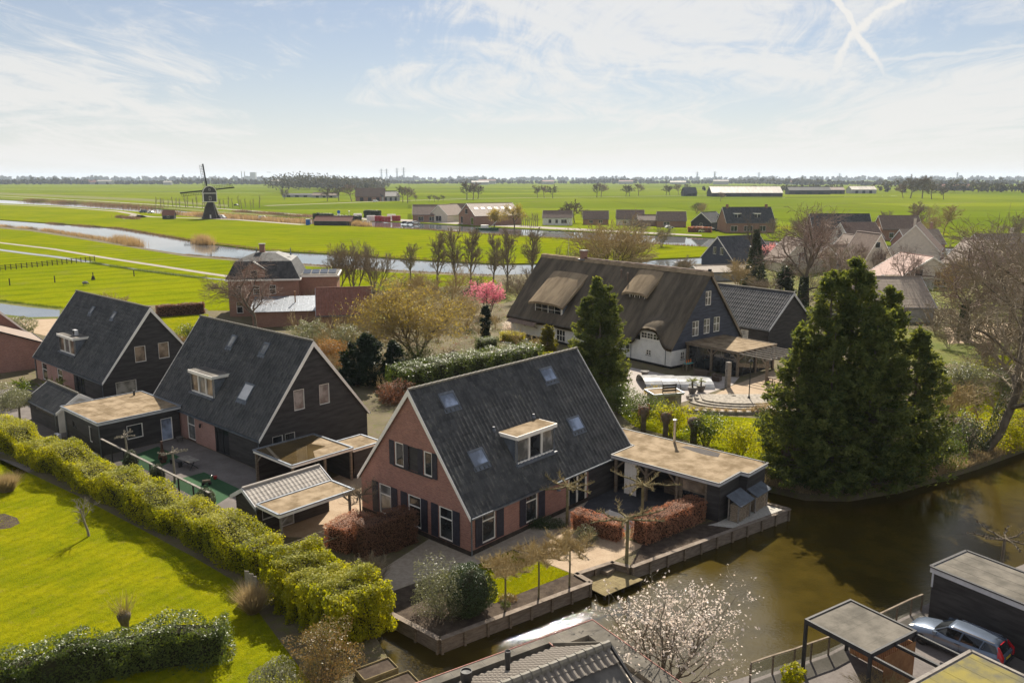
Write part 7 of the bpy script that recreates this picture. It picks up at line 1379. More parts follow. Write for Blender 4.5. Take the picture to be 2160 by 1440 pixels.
for i, (pl_, nm) in enumerate(((UV, 'between the village houses'), (UF, 'in the farm garden'), (UL, 'behind the black gable'), (UR, 'above the bank right of the cypress'), (UC, 'along the lane behind the thatched roof'))):
    sc_ = [2.2, 1.0, 1.3, 1.0, 1.6][i]; nn = [420, 190, 80, 150, 200][i]
    undergrowth('undergrowth', f'pale twiggy undergrowth {nm}', pl_, nn, .8*sc_, 'olive_leaf', 500+i, .17*sc_**.5); undergrowth('undergrowth', f'green leafy undergrowth {nm}', pl_, int(nn*.8), .7*sc_, 'bush_green', 520+i, .17*sc_**.5); undergrowth('undergrowth', f'brown leafless undergrowth {nm}', pl_, nn, .9*sc_, 'beech_dark' if i else 'reed_brown', 540+i, .16*sc_**.5)
brushwood('brushwood', 'tangled bare brush between the village houses', UV, 80, 4.2, 'twig', 560); brushwood('brushwood', 'bare golden brush in the farm garden', UF, 34, 2.8, 'twig_gold', 561); brushwood('brushwood', 'bare brush along the lane behind the thatched roof', UC, 46, 3.2, 'twig', 562); brushwood('brushwood', 'bare brush above the bank right of the cypress', UR, 34, 2.6, 'twig', 563); brushwood('brushwood', 'bare ochre brush behind the black gable', UL, 26, 3., 'twig_gold', 564)
# ------------------------------------------------------------------ windmill
p = G(445, 461); s_ = mpp(p); wm = thing('windmill', 'black hollow-post windmill with white trim on the far canal bank', 'windmill', p, R(24))
def sq(w_, z): return [(-w_, -w_, z), (w_, -w_, z), (w_, w_, z), (-w_, w_, z)]
MB().loft([sq(5.0, 0), sq(4.4, 1.2), sq(3.2, 5.2), sq(2.2, 8.2), sq(1.7, 9.2)]).obj('base', 'dark_wood', wm); MB().loft([sq(1.5, 9.2), sq(1.5, 9.9)]).obj('post', 'dark_wood', wm)
arch = [(-3.6, 9.9), (3.6, 9.9), (3.9, 15.0)]+[(3.9*math.cos(a), 15.0+4.2*math.sin(a)) for a in np.linspace(.2, math.pi-.2, 9)]+[(-3.9, 15.0)]
bd = MB().prism(arch, -4.2, 4.2, Matrix(((1, 0, 0, 0), (0, 0, 1, 0), (0, 1, 0, 0), (0, 0, 0, 1)))).obj('body', 'black_board', wm)
mb = MB(); a2 = [(x, z) for x, z in arch[2:]]
for a, b in zip(a2[:-1], a2[1:]): mb.bar((a[0], -4.25, a[1]), (b[0], -4.25, b[1]), .2, .35)
for x in (-3.75, 3.75): mb.box(x-.2, x+.2, -4.35, -4.22, 9.9, 15)
mb.box(-3.6, 3.6, -4.36, -4.22, 9.8, 10.15).box(-3.9, 3.9, -4.36, -4.22, 14.8, 15.15).obj('white_trim', 'white_paint', wm)
mb = MB()
for z in (9.8, 14.8): mb.box(-4.08, -3.93, -4.2, 4.2, z, z+.35)
mb.box(-4.08, -3.93, -4.25, -3.9, 10.16, 14.79); mb.obj('white_trim', 'white_paint', wm)
window(bd, FM((-.6, -4.25, 0), (1, 0, 0), (0, -1, 0)), (0, 1.2, 10.8, 13.2), fw=.22, deep=-.02, sill=False)
window(bd, FM((-.5, -4.25, 0), (1, 0, 0), (0, -1, 0)), (0, 1.0, 16.6, 17.6), fw=.2, deep=-.02, sill=False)
MB().box(-.9, -.1, -4.95, -4.5, .3, 2.4).obj('door', 'white_paint', wm); MB().bar((3, -5.2, 0), (1.5, -4.4, 9.8), .25, .25).obj('tail_pole', 'grey_wood', wm); MB().bar((5.6, -6.5, 0), (1.8, -4.3, 9.6), .9, .15).obj('stair', 'grey_wood', wm)
hub = Vector((-.5, 5.4, 16.6)); MB().tube((-.5, 4.2, 16.6), hub, .5, n=8).obj('axle', 'dark_wood', wm)
for i in range(4):
    a = R(6+90*i); d = Vector((math.sin(-a), 0, math.cos(a))); e = Vector((math.cos(a), 0, math.sin(a))); sp_ = MB().bar(hub, hub+d*15.6, 1.0, .8).obj('sail', 'black_paint', wm); mb = MB()
    for j in range(14): q = hub+d*(2.5+.95*j); mb.bar(q, q-e*2.2, .17, .15)
    for j in (1., 2.): mb.bar(hub+d*2.5-e*j, hub+d*14.9-e*j, .14, .14)
    mb.obj('lattice', 'black_paint', sp_)
# ------------------------------------------------------------------ buildings across the canal
simple_house('red_barn', 'small dark barn with red tile roof left of the windmill', at(345, 462, 10), 6.5, 2.6, 2.4, 5.2, 'black_board', 'red_tile', 'barn', trim='red_tile', k=2, tl=.8, wins=[('S', 2.6, 3.8, .8, 1.9)])
simple_house('boat_shed', 'long low black boat shed with brown roof on the canal bank', at(668, 474.5, -9), 20, 3.4, 2.4, 4.6, 'black_board', 'red_tile', 'shed', trim=None, k=2, tl=.9)
bx_ = thing('blue_toilet', 'blue portable cabin beside the long boat shed', 'cabin', at(650, 474.5, 0).translation); MB().box(-1, 1, -.9, .9, 0, 2.9).obj('cabin', 'sign_blue', bx_); MB().box(-.7, .7, -.94, -.905, .1, 2.4).obj('door', 'sign_blue', bx_); MB().box(-1.05, 1.05, -.95, .95, 2.903, 3.05).obj('roof', 'white_paint', bx_)
F8 = [('workshop', 'brown roofed workshop left end of the canal yards', at(872, 467, 4), 20, 7, 4.2, 9.2, 'brown_brick', 'brown_tile', [('S', 3, 6, .5, 3, 2), ('S', 9, 12, .5, 3, 2)]), ('workshop', 'brown roofed workshop with pale front beside the tall boat hall', at(925, 468.5, 60), 18, 6, 4.0, 9.4, 'sand_brick', 'brown_tile', [('W', 4, 8, .5, 3.4, 2)]), ('boat_hall', 'large brown brick boat hall with green door and row of rooflights', at(985, 474, 26), 26, 11, 5, 11.0, 'brown_brick', 'brown_tile', [('W', 8.5, 12, 5.6, 8.2, 1), ('W', 2.6, 5.4, .2, 4, 1), ('W', 16, 19.5, .2, 4, 1)]), ('white_house', 'small white house with grey roof across the canal', at(1146, 474, -7), 15, 4.4, 4.0, 7.3, 'white_brick', 'brown_tile', [('S', 3, 4.6, 1, 3, 1), ('S', 6.5, 8, 1, 3, 1), ('S', 9.5, 12.5, 1, 3, 2)]), ('dark_shed', 'dark gabled shed left of the slate roofed canal house', at(1478, 484, 50), 15, 5.2, 3.6, 8, 'black_board', 'slate_pantile', [('W', 4.5, 6, 1, 3, 1)]), ('dark_shed', 'smaller dark gabled shed adjoining the slate roofed house', at(1512, 482, 45), 11, 4, 3.4, 6.6, 'black_board', 'slate_pantile', []), ('canal_house', 'brick house with slate roof and dormers across the canal', at(1522, 489, 4), 22, 6.5, 4.6, 11.0, 'brown_brick', 'slate_pantile', [('S', 2, 5, .6, 3, 2), ('S', 8, 12, .6, 3, 3), ('S', 15, 18, .6, 3, 2)]), ('bungalow', 'low brown bungalow hidden behind the bushy bare tree', at(1385, 478, -6), 14, 5, 3.4, 7.4, 'brown_brick', 'brown_tile', [('S', 3, 6, .6, 2.6, 2)])]
F8 += [('canal_cottage', 'brown roofed cottage right of the small white house', at(1230, 473, -4), 13, 4.6, 3.2, 7, 'brown_brick', 'brown_tile', [('S', 3, 5, .8, 2.4, 2), ('S', 8, 10, .8, 2.4, 2)]), ('canal_cottage', 'pale cottage behind the broad bushy tree', at(1300, 474, -5), 14, 5, 3.4, 7.6, 'sand_brick', 'brown_tile', [('S', 3, 5, .8, 2.4, 2)]), ('canal_cottage', 'low brown shed left of the bungalow across the canal', at(1345, 476, -5), 9, 4, 3, 5.6, 'brown_brick', 'brown_tile', []), ('canal_cottage', 'brown workshop annex between the two canal workshops', at(950, 462, 4), 14, 6, 4, 9, 'brown_brick', 'brown_tile', [])]
for nm, lb, M, L_, hw_, e_, r_, wm_, tl_, wn in F8: 
    h_, fr_, rf_ = simple_house(nm, lb, M, L_, hw_, e_, r_, wm_, tl_, 'house' if 'house' in nm or nm == 'bungalow' else 'shed', k=2, tl=1.0, tw=.5, wins=wn)
    if nm == 'boat_hall':
        for i in range(6): MB().box(2.5+3.8*i, 4.4+3.8*i, 6.5, 8.5, .05, .12, fr_[-1]).obj('rooflight', 'white_paint', rf_)
    if nm == 'canal_house':
        for x in (4, 13): dormer(h_, -1, x, x+3, 4.6, 6.4, 8.2, 1.8, cols=2)
        for x in (2, 20): box('chimney', 'brown_brick', h_, x-.5, x+.5, -.5, .5, 10, 12.3)
FARM = [('cattle_barn', 'long cattle barn with pale sunlit roof in the far fields', at(1496, 414.5, -2), 90, 17, 5, 13, 'black_board', 'barn_roof'), ('dark_barn', 'small dark barn with rooflight left of the pale roofed barn', at(1440, 413.5, 4), 17, 8, 4, 11, 'black_board', 'slate_pantile'), ('far_barn', 'long dark barn right of the pale roofed cattle barn', at(1660, 410, -2), 60, 10, 6, 11, 'black_board', 'slate_pantile'), ('far_barn', 'brown roofed barn beyond the long dark barn', at(1740, 409, -3), 26, 10, 6, 10, 'black_board', 'brown_tile'), ('far_barn', 'pale roofed open barn in the right far field', at(1790, 408, -1), 38, 12, 6, 11, 'concrete', 'barn_roof'), ('far_barn', 'red roofed barn among the trees at the far right', at(1975, 402, -2), 60, 12, 6, 12, 'black_board', 'red_tile'), ('farm_house', 'farmhouse with brown roof among trees left of the middle', at(752, 424, 4), 30, 8, 5, 13, 'brown_brick', 'brown_tile'), ('farm_barn', 'dark farm barn with grey gable left of the middle', at(800, 424, 30), 20, 8, 5, 10, 'concrete', 'slate_pantile'), ('farm_shed', 'long low farm shed with grey walls beside the wood', at(598, 416, -2), 38, 5, 3, 4.4, 'concrete', 'slate_pantile'), ('farm_shed', 'low farm shed right of the long grey one', at(662, 417, -4), 30, 6, 3, 6, 'concrete', 'brown_tile')]
for nm, lb, M, L_, hw_, e_, r_, wm_, tl_ in FARM:
    r = thing(nm, lb, 'barn', M=M); wl = MB().prism([(-hw_, 0), (hw_, 0), (hw_, e_), (0, r_-.3), (-hw_, e_)], 0, L_, Matrix(((0, 0, 1, 0), (1, 0, 0, 0), (0, 1, 0, 0), (0, 0, 0, 1)))).obj('wall', wm_, r)
    for s in (-1, 1): MB().box(-.6, L_+.6, 0, math.hypot(hw_+.6, (r_-e_)*(hw_+.6)/hw_), 0, .3, slope_frame(0, s*(hw_+.6), e_-(r_-e_)*.6/hw_, 0, r_)).obj('roof_slope', tl_, r)
    MB().box(0, L_, -.4, .4, r_+.15, r_+.5).obj('ridge', tl_, r)
    for i in range(3): MB().box(L_*(.15+.28*i), L_*(.15+.28*i)+L_*.12, -hw_-.06, -hw_-.003, .1, e_*.75).obj('door', 'black_paint', r)
# yard clutter: containers, boats, parked vehicles
for i, (u, v, m, lb) in enumerate(((800, 467, 'red_plastic', 'red crate stack left end of the workshop yard'), (815, 468, 'red_plastic', 'red crate stack second in the workshop yard'), (836, 466, 'red_plastic', 'red crate stack right end of the workshop yard'), (826, 463, 'white_paint', 'white container behind the red crates'), (783, 466, 'white_paint', 'white tarpaulin covered load left of the red crates'), (755, 461, 'white_paint', 'white covered boat left in the workshop yard'))):
    r = thing('yard_stack', lb, 'crates', M=at(u, v, 5+i*4))
    for a in range(3):
        for b in range(2): MB().box(-2.4+1.6*a, -.85+1.6*a, -1, 1, .02+1.5*b, 1.5+1.5*b).obj('crate', m, r)
def vehicle(name, label, M, m, van=False):
    r = thing(name, label, 'van' if van else 'car', M=M); L_ = 5.2 if van else 4.3; h = 2.2 if van else 1.45
    prof = [(-L_/2, .3), (L_/2, .3), (L_/2, 1.0), (L_*.33, 1.15), (L_*.2, h-.1), (L_*.1, h), (-L_*.47, h-.02), (-L_/2, h*.6)] if van else [(-L_/2, .3), (L_/2, .3), (L_/2, .7), (L_*.25, .9), (L_*.1, h-.05), (-L_*.28, h), (-L_*.42, .95), (-L_/2, .9)]
    MB().prism(prof, -.9, .9, Matrix(((1, 0, 0, 0), (0, 0, 1, 0), (0, 1, 0, 0), (0, 0, 0, 1)))).obj('body', m, r)
    MB().box(-L_*.25 if not van else L_*.02, L_*.14, -.92, .92, h*.62, h*.9).obj('window', 'window_glass', r)
    for x in (-L_*.3, L_*.3):
        for s in (-.85, .85): MB().tube((x, s-.1, .32), (x, s+.1, .32), .32, n=12).obj('wheel', 'tyre', r)
    return r
VEH = [('van', 'white van parked right in front of the windmill', 468, 461, -20, 'van_white', 1), ('van', 'white van parked on the track right of the windmill', 555, 463, 0, 'van_white', 1), ('van', 'dark blue truck on the dike road left of the red barn', 302, 449, 170, 'lead_grey', 1), ('car', 'white trailer car on the dike road beside the truck', 318, 450, 170, 'van_white', 0), ('car', 'dark car driving on the far road right of the windmill', 499, 434, -10, 'black_paint', 0), ('van', 'white van parked by the far farm', 792, 426, 0, 'van_white', 1), ('car', 'white car parked left in the workshop yard', 772, 470, 10, 'van_white', 0), ('car', 'dark car parked before the brown workshop', 855, 472, 20, 'black_paint', 0), ('car', 'grey car parked before the brown workshop', 865, 473, 20, 'lead_grey', 0), ('car', 'silver car parked right before the brown workshop', 877, 472, 20, 'steel', 0), ('car', 'white car parked by the bungalow across the canal', 1412, 482, 10, 'van_white', 0), ('car', 'silver car parked before the slate roofed canal house', 1482, 490, 0, 'steel', 0), ('car', 'silver car parked by the water left of the blue house', 1440, 560, 20, 'steel', 0), ('car', 'dark car parked beside the canal house hedge', 1505, 488, 0, 'black_paint', 0)]
for nm, lb, u, v, dg, m, vn in VEH: vehicle(nm, lb, at(u, v, dg), m, bool(vn))
bo = thing('work_boat', 'green and white work boat moored across the canal', 'boat', M=at(1028, 487, -6, WZ)); MB().loft([[(x, -w_, .2), (x, -w_*1.1, 1.4), (x, w_*1.1, 1.4), (x, w_, .2)] for x, w_ in ((-5.5, 1.3), (-2, 1.7), (3, 1.6), (5.5, .5))]).obj('hull', 'turf', bo); MB().box(-3, .5, -1.1, 1.1, 1.403, 2.8).obj('cabin', 'white_paint', bo); MB().bar((1, 0, 1.4), (4.5, 0, 4.6), .2, .2).obj('crane', 'white_paint', bo)
sg_ = thing('canal_sign', 'blue and white round sign beside the canal', 'sign', at(715, 463, 0).translation); MB().tube((0, 0, 0), (0, 0, 4.2), .09, n=6).obj('post', 'white_paint', sg_); MB().tube((0, -.1, 4.4), (0, -.02, 4.4), .95, n=16).obj('disc', 'sign_blue', sg_); MB().box(-.8, .8, -.12, -.05, 2.6, 3.5).obj('plate', 'white_paint', sg_)
for i, (u, v, vt, lb) in enumerate(((737, 466, 447, 'white lamp post left in the workshop yard'), (1545, 487, 462, 'grey lamp post before the slate roofed canal house'))):
    pp = G(u, v); r = thing('lamp_post', lb, 'street lamp', pp); h = (v-vt)*mpp(pp); MB().tube((0, 0, 0), (0, 0, h), .12, .08, 6).obj('pole', 'white_paint', r); MB().lathe([(.1, h), (.5, h+.1), (.45, h+.5), (.1, h+.6)], 8).obj('lantern', 'white_paint', r)
# ------------------------------------------------------------------ meadow fence, posts, sheep, people
mf = thing('meadow_fence', 'long dark rail fence across the left meadow', 'fence', G(0, 572)); a, b = G(-60, 577)-G(0, 572), G(200, 551)-G(0, 572); n = 24
for i in range(n+1): q = a.lerp(b, i/n); MB().box(q.x-.08, q.x+.08, q.y-.08, q.y+.08, 0, 1.5).obj('post', 'dark_wood', mf)
for z in (.4, .8, 1.25):
    for i in range(n): MB().bar((*a.lerp(b, i/n)[:2], z), (*a.lerp(b, (i+1)/n)[:2], z), .05, .12).obj('rail', 'dark_wood', mf)
for i, (u, v, lb) in enumerate(((21, 602, 'leftmost lone meadow post'), (116, 596, 'lone meadow post left of the dark stump'), (283, 583, 'lone meadow post nearest the villa'))):
    r = thing('meadow_post', lb, 'post', G(u, v)); MB().box(-.09, .09, -.09, .09, 0, 1.5).obj('shaft', 'dark_wood', r); MB().box(-.11, .11, -.11, .11, 1.503, 1.56).obj('cap', 'dark_wood', r)
r = thing('meadow_stump', 'dark stump with post in the middle of the meadow', 'stump', G(197, 590)); MB().lathe([(.5, 0), (.35, .5), (.3, .9), (.1, 1.0)], 7).obj('stump', 'dark_wood', r); MB().box(-.08, .08, -.08, .08, 0, 1.8).obj('post', 'dark_wood', r)
she = thing('sheep', 'white sheep grazing in the meadow behind the far black roof', 'sheep', G(180, 602), R(30))
MB().lathe([(.05, -.62), (.26, -.5), (.34, -.2), (.35, .15), (.28, .45), (.12, .6)], 10, Matrix.Translation((0, 0, .62)) @ Matrix.Rotation(R(90), 4, 'Y')).tube((.5, 0, .62), (.82, 0, .28), .13, .09, 8).tube((.3, .14, .5), (.3, .14, 0), .06, .04, 6).tube((.3, -.14, .5), (.3, -.14, 0), .06, .04, 6).tube((-.35, .14, .5), (-.38, .14, 0), .07, .04, 6).tube((-.35, -.14, .5), (-.38, -.14, 0), .07, .04, 6).obj('body', 'curtain_glass', she, smooth=True)
# ------------------------------------------------------------------ reeds
def reeds(name, label, pts, wd, h, n, m='reed', seed=0, bw=.05):
    c = [G(*p) for p in pts]; rng = np.random.default_rng(seed); P = []
    for a, b in zip(c[:-1], c[1:]):
        k = max(30, int(n*(b-a).length/sum((y-x).length for x, y in zip(c[:-1], c[1:])))); f = rng.uniform(0, 1, k)[:, None]; q = np.array(a[:2])*(1-f)+np.array(b[:2])*f; P.append(np.c_[q+rng.normal(size=(k, 2))*wd*.5, np.full(k, -.3)])
    return tag(blades(name, np.concatenate(P), h, bw, m, None, seed, .12), label, 'reeds', None, 'stuff')
reeds('reed_bed', 'tall golden reed clump on the near bank of the middle canal', [(245, 508), (270, 513), (289, 519)], 3., 3.0, 2600, 'reed', 1); reeds('reed_bed', 'golden reed clump on the far bank right of the windmill', [(418, 511), (440, 515)], 2.6, 3.6, 1500, 'reed', 2)
reeds('reed_bed', 'pale low reeds along the near bank at the left', [(0, 477), (100, 486), (245, 508)], 1.6, 1.5, 3500, 'reed', 3, .07); reeds('reed_bed', 'brown reeds lining the far bank of the middle canal', [(100, 470), (250, 481), (430, 511), (560, 527), (720, 535), (860, 545), (1050, 555)], 1.2, 1.0, 5000, 'reed_brown', 4, .08)
reeds('reed_bed', 'brown reed belt along the upper canal left of the windmill', [(60, 423), (200, 431), (300, 438), (330, 440)], 9, 3.0, 3500, 'reed_brown', 5, .16); reeds('reed_bed', 'pinkish reed belt along the upper canal behind the windmill', [(350, 450), (480, 457), (560, 464), (650, 469)], 6, 2.6, 4500, 'reed', 6, .16)
reeds('reed_bed', 'brown reeds beside the farm track', [(250, 459), (290, 463)], 3, 2.2, 900, 'reed_brown', 7, .12); reeds('reed_bed', 'low dry growth along the near bank below the villa meadow', [(390, 537), (560, 552), (830, 571), (1040, 581)], 1.2, .7, 3500, 'reed_brown', 8, .08)
reeds('reed_bed', 'rough edge along the upper canal south bank', [(640, 471), (775, 478), (900, 485), (1060, 497), (1260, 508), (1480, 520)], 1.8, 1.1, 3500, 'reed_brown', 9, .12); reeds('reed_bed', 'rough green edge of the reed ditch in the meadow', [(190, 555), (300, 572), (430, 588)], 1.0, .9, 3500, 'bush_green', 10, .06)
reeds('reed_bed', 'dark reeds behind the windmill', [(500, 447), (640, 457), (720, 463)], 5, 2.2, 2500, 'reed_brown', 11, .16); reeds('reed_bed', 'brown reeds right of the boat shed', [(735, 474), (772, 478)], 3, 3.2, 900, 'reed', 12, .14)
reeds('reed_bed', 'rough bank edge of the pond at the left', [(0, 635), (60, 643), (130, 650)], .8, .7, 1800, 'bush_green', 13, .05)
# ------------------------------------------------------------------ field trees and woods
def proto(name, seed, spec, tm, stems=1, h=10.5, thick=.16, spread=.3, W=9.):
    r, tp = bare(name, 'x', 'tree', (0, 0, 0), seed, h, .3, spec, tm, tm, stems=stems, thick=thick, spread=spread, W=W); return r
RND = [(4, .08, .04, 7, .75, .62, .4, .55), (3, .16, .05, 5, .65, .6, .2, .6), (3, .22, .04, 5, .6, .55, .2, .6), (2, .25, 0, 0, 0, 0, 0, 0)]
FT = [(1134, 417, 391, 'left of the trio of field trees right of the middle'), (1148, 417, 391, 'middle of the trio of field trees right of the middle'), (1166, 418, 389, 'right of the trio of field trees right of the middle'), (1259, 416, 386, 'left of the dense field tree pair'), (1268, 415, 386, 'right of the dense field tree pair'), (1320, 414, 388, 'left one of the two field trees right of the dense pair'), (1328, 414, 390, 'right one of the two field trees right of the dense pair'), (1347, 413, 387, 'single field tree left of the dark barn trees'), (1405, 412, 389, 'field tree left of the small dark barn'), (1413, 412, 390, 'field tree close to the small dark barn'), (1432, 411, 388, 'field tree just left of the small dark barn'), (1450, 404, 386, 'small tree behind the dark barn'), (985, 421, 382, 'tall field tree pair left trunk beyond the workshops'), (998, 421, 384, 'tall field tree pair middle trunk beyond the workshops'), (1008, 419, 388, 'tall field tree pair right trunk beyond the workshops'), (850, 427, 392, 'big field tree right of the far farm'), (860, 428, 393, 'field tree beside the big one right of the far farm'), (690, 425, 392, 'left farm tree among the far farm buildings'), (715, 424, 390, 'second farm tree among the far farm buildings'), (742, 425, 388, 'third farm tree among the far farm buildings'), (785, 420, 390, 'farm tree behind the dark farm barn'), (800, 418, 391, 'right farm tree behind the dark farm barn'), (1590, 405, 390, 'round yellowish tree behind the pale cattle barn'), (1920, 418, 368, 'tall round tree in the copse at the far right'), (1945, 418, 370, 'second tall tree in the copse at the far right'), (1905, 418, 388, 'left low tree of the copse at the far right'), (1965, 420, 385, 'right tree of the copse at the far right'), (1990, 421, 392, 'last low tree of the copse at the far right'), (1520, 425, 405, 'bare tree in front of the pale cattle barn'), (600, 421, 396, 'small tree before the wood'), (2110, 405, 385, 'far tree at the right picture edge'), (1085, 485, 430, 'pale green weeping willow right of the boat hall'), (1042, 483, 440, 'round pale green willow before the boat hall'), (905, 425, 411, 'left pollard willow along the far road'), (916, 426, 412, 'second pollard willow along the far road'), (924, 426, 414, 'third pollard willow along the far road'), (935, 425, 411, 'right pollard willow along the far road'), (878, 425, 411, 'pollard willow close to the far farm'), (1212, 470, 420, 'slim bare tree right of the white house'), (1187, 470, 432, 'drooping bare tree behind the white house')]
prot = [proto('field_tree', 300+i, RND, ('twig_dark', 'twig_purple', 'twig_dark')[i]) for i in range(3)]; used = [False]*3; rr = random.Random(4)
wil = None
for i, (u, v, vt, lb) in enumerate(FT):
    q = G(u, v); h = (v-vt)*mpp(q)
    if 'willow' in lb and 'pollard' not in lb:
        r, tp = bare('willow_tree', lb, 'tree', q, 330+i, h, .35, RND, 'bark', 'twig_gold', thick=.08, W=h*.85); tipleaves('foliage', tp, 'willow_leaf', .55, 2600, r, i, .6, .35); continue
    k = i % 3
    if not used[k]: o = prot[k]; used[k] = True; o.location = q; o.scale = (h/10.5,)*3; o['label'] = lb
    else: o = dup(prot[k], q, rr.uniform(0, 6.28), h/10.5, lb)
    o['group'] = 'trees in the far fields'
# row of saplings behind the windmill
sapl = proto('sapling', 320, [(4, .04, .02, 7, .3, .35, .3, .5), (3, .1, .1, 3, .4, .5, .2, .6), (2, .2, 0, 0, 0, 0, 0, 0)], 'twig', h=10, thick=.05, W=3.2); first = True
for i in range(26):
    u = 330+i*8.6+rr.uniform(-3, 3); q = G(u, 435.5+rr.uniform(0, 3)+i*.12)
    if first: o = sapl; o.location = q; first = False
    else: o = dup(sapl, q, rr.uniform(0, 6.28), rr.uniform(.75, 1.15))
    o['label'] = 'thin young bare tree in the sapling row behind the windmill'; o['group'] = 'saplings behind the windmill'
for i in range(9):
    o = dup(sapl, G(1100+i*4.2, 476+i*.2), rr.uniform(0, 6.28), rr.uniform(.5, .8)); o['label'] = 'thin young bare tree in the row beside the boat hall'; o['group'] = 'saplings beside the boat hall'
for i, (u0, u1, v, h, lb) in enumerate(((665, 700, 467, 4.5, 'dark green clipped hedge behind the boat shed'), (772, 800, 459, 4.5, 'dark green hedge behind the workshop yard'), (706, 760, 468, 3.5, 'dark hedge between boat shed and workshop yard'), (1452, 1500, 489, 2.2, 'reddish beech hedge before the dark sheds'))):
    hedge('far_hedge', lb, 'hedge', [G(u0, v), G(u1, v+1)], 4, h, 'ivy' if i < 3 else 'beech_leaf', 2600, .8, 400+i, 'hedge_core', .3, .5)
def wood(name, label, x0, x1, y0, y1, n, h, m='far_leaf', seed=0, size=3.2, gap=.0):
    """distant woodland that reads as one mass: many crowns of loose leaf faces"""
    rng = np.random.default_rng(seed); P = []
    for i in range(n):
        cx, cy_ = rng.uniform(x0, x1), rng.uniform(y0, y1); hh = h*rng.uniform(.55, 1.25)*(1+.3*math.sin(cx/90.+seed)); w_ = hh*rng.uniform(.25, .5); k = 15
        D = rng.normal(size=(k, 3)); D /= np.linalg.norm(D, axis=1)[:, None]; D *= rng.uniform(.4, 1.05, k)[:, None]; P.append(np.array([cx, cy_, hh*.55])+D*np.array([w_, w_, hh*.45]))
    P = np.concatenate(P); return tag(leaves(name, P, size*1.25, m, None, .8, seed=seed, kind='stuff'), label, 'woodland')
a, b = G(557, 401), G(785, 401); wood('far_wood', 'dense bare wood standing in the far fields left of the middle', a.x, b.x, a.y, a.y+260, 620, 25, 'far_leaf', 1, 3.)
wood('horizon_wood', 'hazy line of trees and villages at the left horizon', -2200, -500, 3000, 3500, 700, 15, 'far_leaf', 2, 8); wood('horizon_wood', 'hazy line of trees at the middle horizon', -700, 1200, 3300, 3900, 640, 13, 'far_leaf', 3, 8); wood('horizon_wood', 'hazy line of trees at the right horizon', 900, 3000, 2600, 3300, 780, 15, 'far_leaf', 4, 8)
wood('horizon_wood', 'pale farthest woods along the whole horizon', -5200, 5200, 6200, 7600, 1100, 26, 'far_leaf', 5, 20); wood('far_wood', 'belt of trees behind the barns at the right', 640, 1100, 1350, 1500, 240, 14, 'far_leaf', 6, 4); wood('far_wood', 'scattered low trees behind the pale cattle barn', 360, 640, 1500, 1650, 90, 9, 'far_leaf', 7, 3.5)
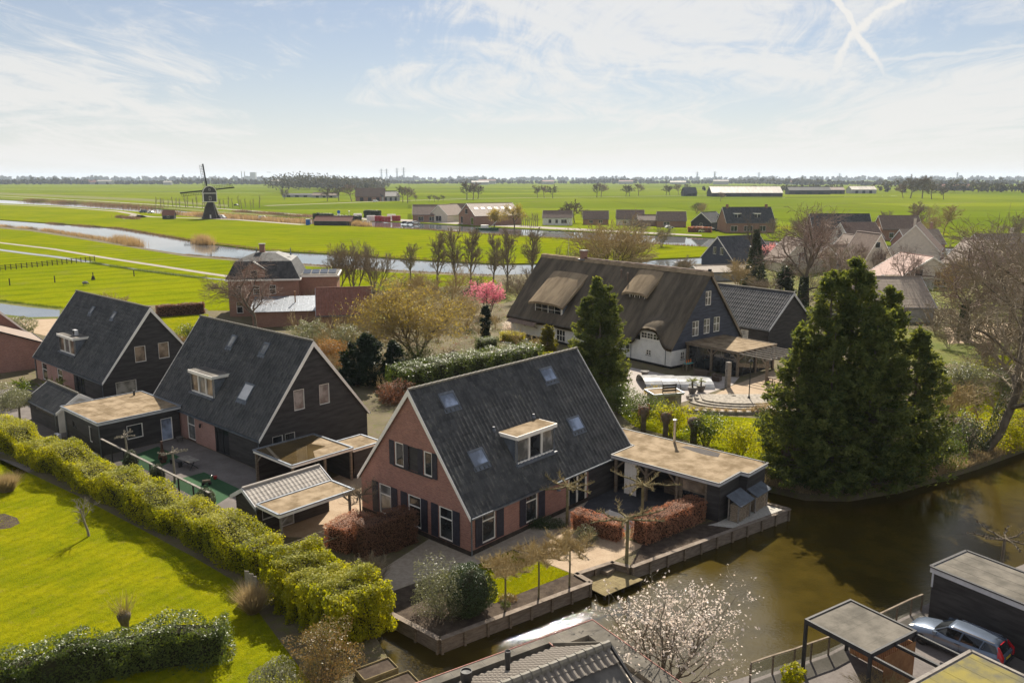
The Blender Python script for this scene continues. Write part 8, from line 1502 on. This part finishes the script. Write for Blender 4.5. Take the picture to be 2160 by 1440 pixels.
# town blocks and power pylons on the horizon
rr = random.Random(11)
for i in range(16):
    x = rr.uniform(-1900, 2600); y = rr.uniform(2900, 3400); r = thing('far_building', 'tiny pale roofed building in the hazy horizon line', 'building', (x, y, 0), rr.uniform(-.3, .3), 'far buildings on the horizon'); w_ = rr.uniform(12, 35); h = rr.uniform(7, 13)
    MB().box(-w_, w_, -8, 8, 0, h).obj('wall', 'concrete', r); MB().prism([(-8.5, h), (8.5, h), (0, h+5)], -w_-.5, w_+.5, Matrix(((0, 0, 1, 0), (1, 0, 0, 0), (0, 1, 0, 0), (0, 0, 0, 1)))).obj('roof', 'barn_roof' if i % 3 else 'red_tile', r)
pyl = None
for i, (u, vt, sc_) in enumerate(((805, 357, 1.), (816, 357, 1.), (838, 355, 1.), (852, 354, 1.), (1470, 363, .7), (1507, 362, .7), (1600, 364, .6), (1770, 366, .6), (2018, 364, .7))):
    Y = 4600.; X = (u-1080)/F_PX*(Y*math.cos(PITCH)+CAM_H*math.sin(PITCH)); h = CAM_H+(375-vt)/F_PX*Y
    r = thing('power_pylon', ['leftmost of the four pylons above the workshops', 'second of the four pylons above the workshops', 'third of the four pylons above the workshops', 'rightmost of the four pylons above the workshops', 'faint pylon on the horizon left of the thin chimney', 'faint pylon on the horizon right of the thin chimney', 'faint pylon above the pale cattle barn', 'faint pylon above the right far barns', 'faint pylon on the far right horizon'][i], 'pylon', (X, Y, 0), .4, 'power pylons on the horizon')
    mb = MB()
    for s in (-1, 1):
        for t_ in (-1, 1): mb.bar((s*5, t_*5, 0), (s*.8, t_*.8, h), 1.0, 1.0)
    for k in range(5):
        z0, z1 = h*k/5, h*(k+1)/5; w0, w1 = 5-4.2*k/5, 5-4.2*(k+1)/5; mb.bar((-w0, -w0, z0), (w1, -w1, z1), .6, .6); mb.bar((w0, -w0, z0), (-w1, -w1, z1), .6, .6)
    mb.obj('mast', 'zinc', r)
    for k, w_ in ((.72, 12), (.84, 14), (.94, 10)): MB().bar((-w_, 0, h*k), (w_, 0, h*k), .9, .9).obj('cross_arm', 'zinc', r)
for i, (u, h, w_, lb) in enumerate(((521, 68, 3, 'left chimney of the distant power station'), (527, 68, 3, 'right chimney of the distant power station'), (1499, 60, 3, 'thin chimney on the right horizon'))):
    Y = 6000.; X = (u-1080)/F_PX*Y; r = thing('far_chimney', lb, 'chimney', (X, Y, 0)); MB().lathe([(w_*1.4, 0), (w_, h), (w_*1.1, h+.5), (w_*.8, h+1)], 10).obj('stack', 'concrete', r); MB().box(-w_*2, w_*2, -w_*2, w_*2, 0, 12).obj('base', 'concrete', r)
r = thing('power_station', 'hazy block of the distant power station', 'building', ((545-1080)/F_PX*6000, 6000, 0)); MB().box(-18, 18, -18, 18, 0, 62).obj('boiler_house', 'concrete', r); MB().box(-60, -18.1, -15, 15, 0, 34).obj('turbine_hall', 'concrete', r)
# ------------------------------------------------------------------ the air
m = bpy.data.materials.new('haze_air'); m.use_nodes = True; t = NT(m.node_tree)
t.n('OutputMaterial', {'Volume': t.n('VolumePrincipled', {'Color': (.72, .84, 1., 1), 'Density': 6e-5, 'Anisotropy': .2})}); MATS['haze_air'] = m
hz = MB().box(-9800, 9800, -300, 17000, -3, 96).obj('haze', 'haze_air'); tag(hz, 'thin pale blue haze over the whole polder', 'haze', None, 'stuff')
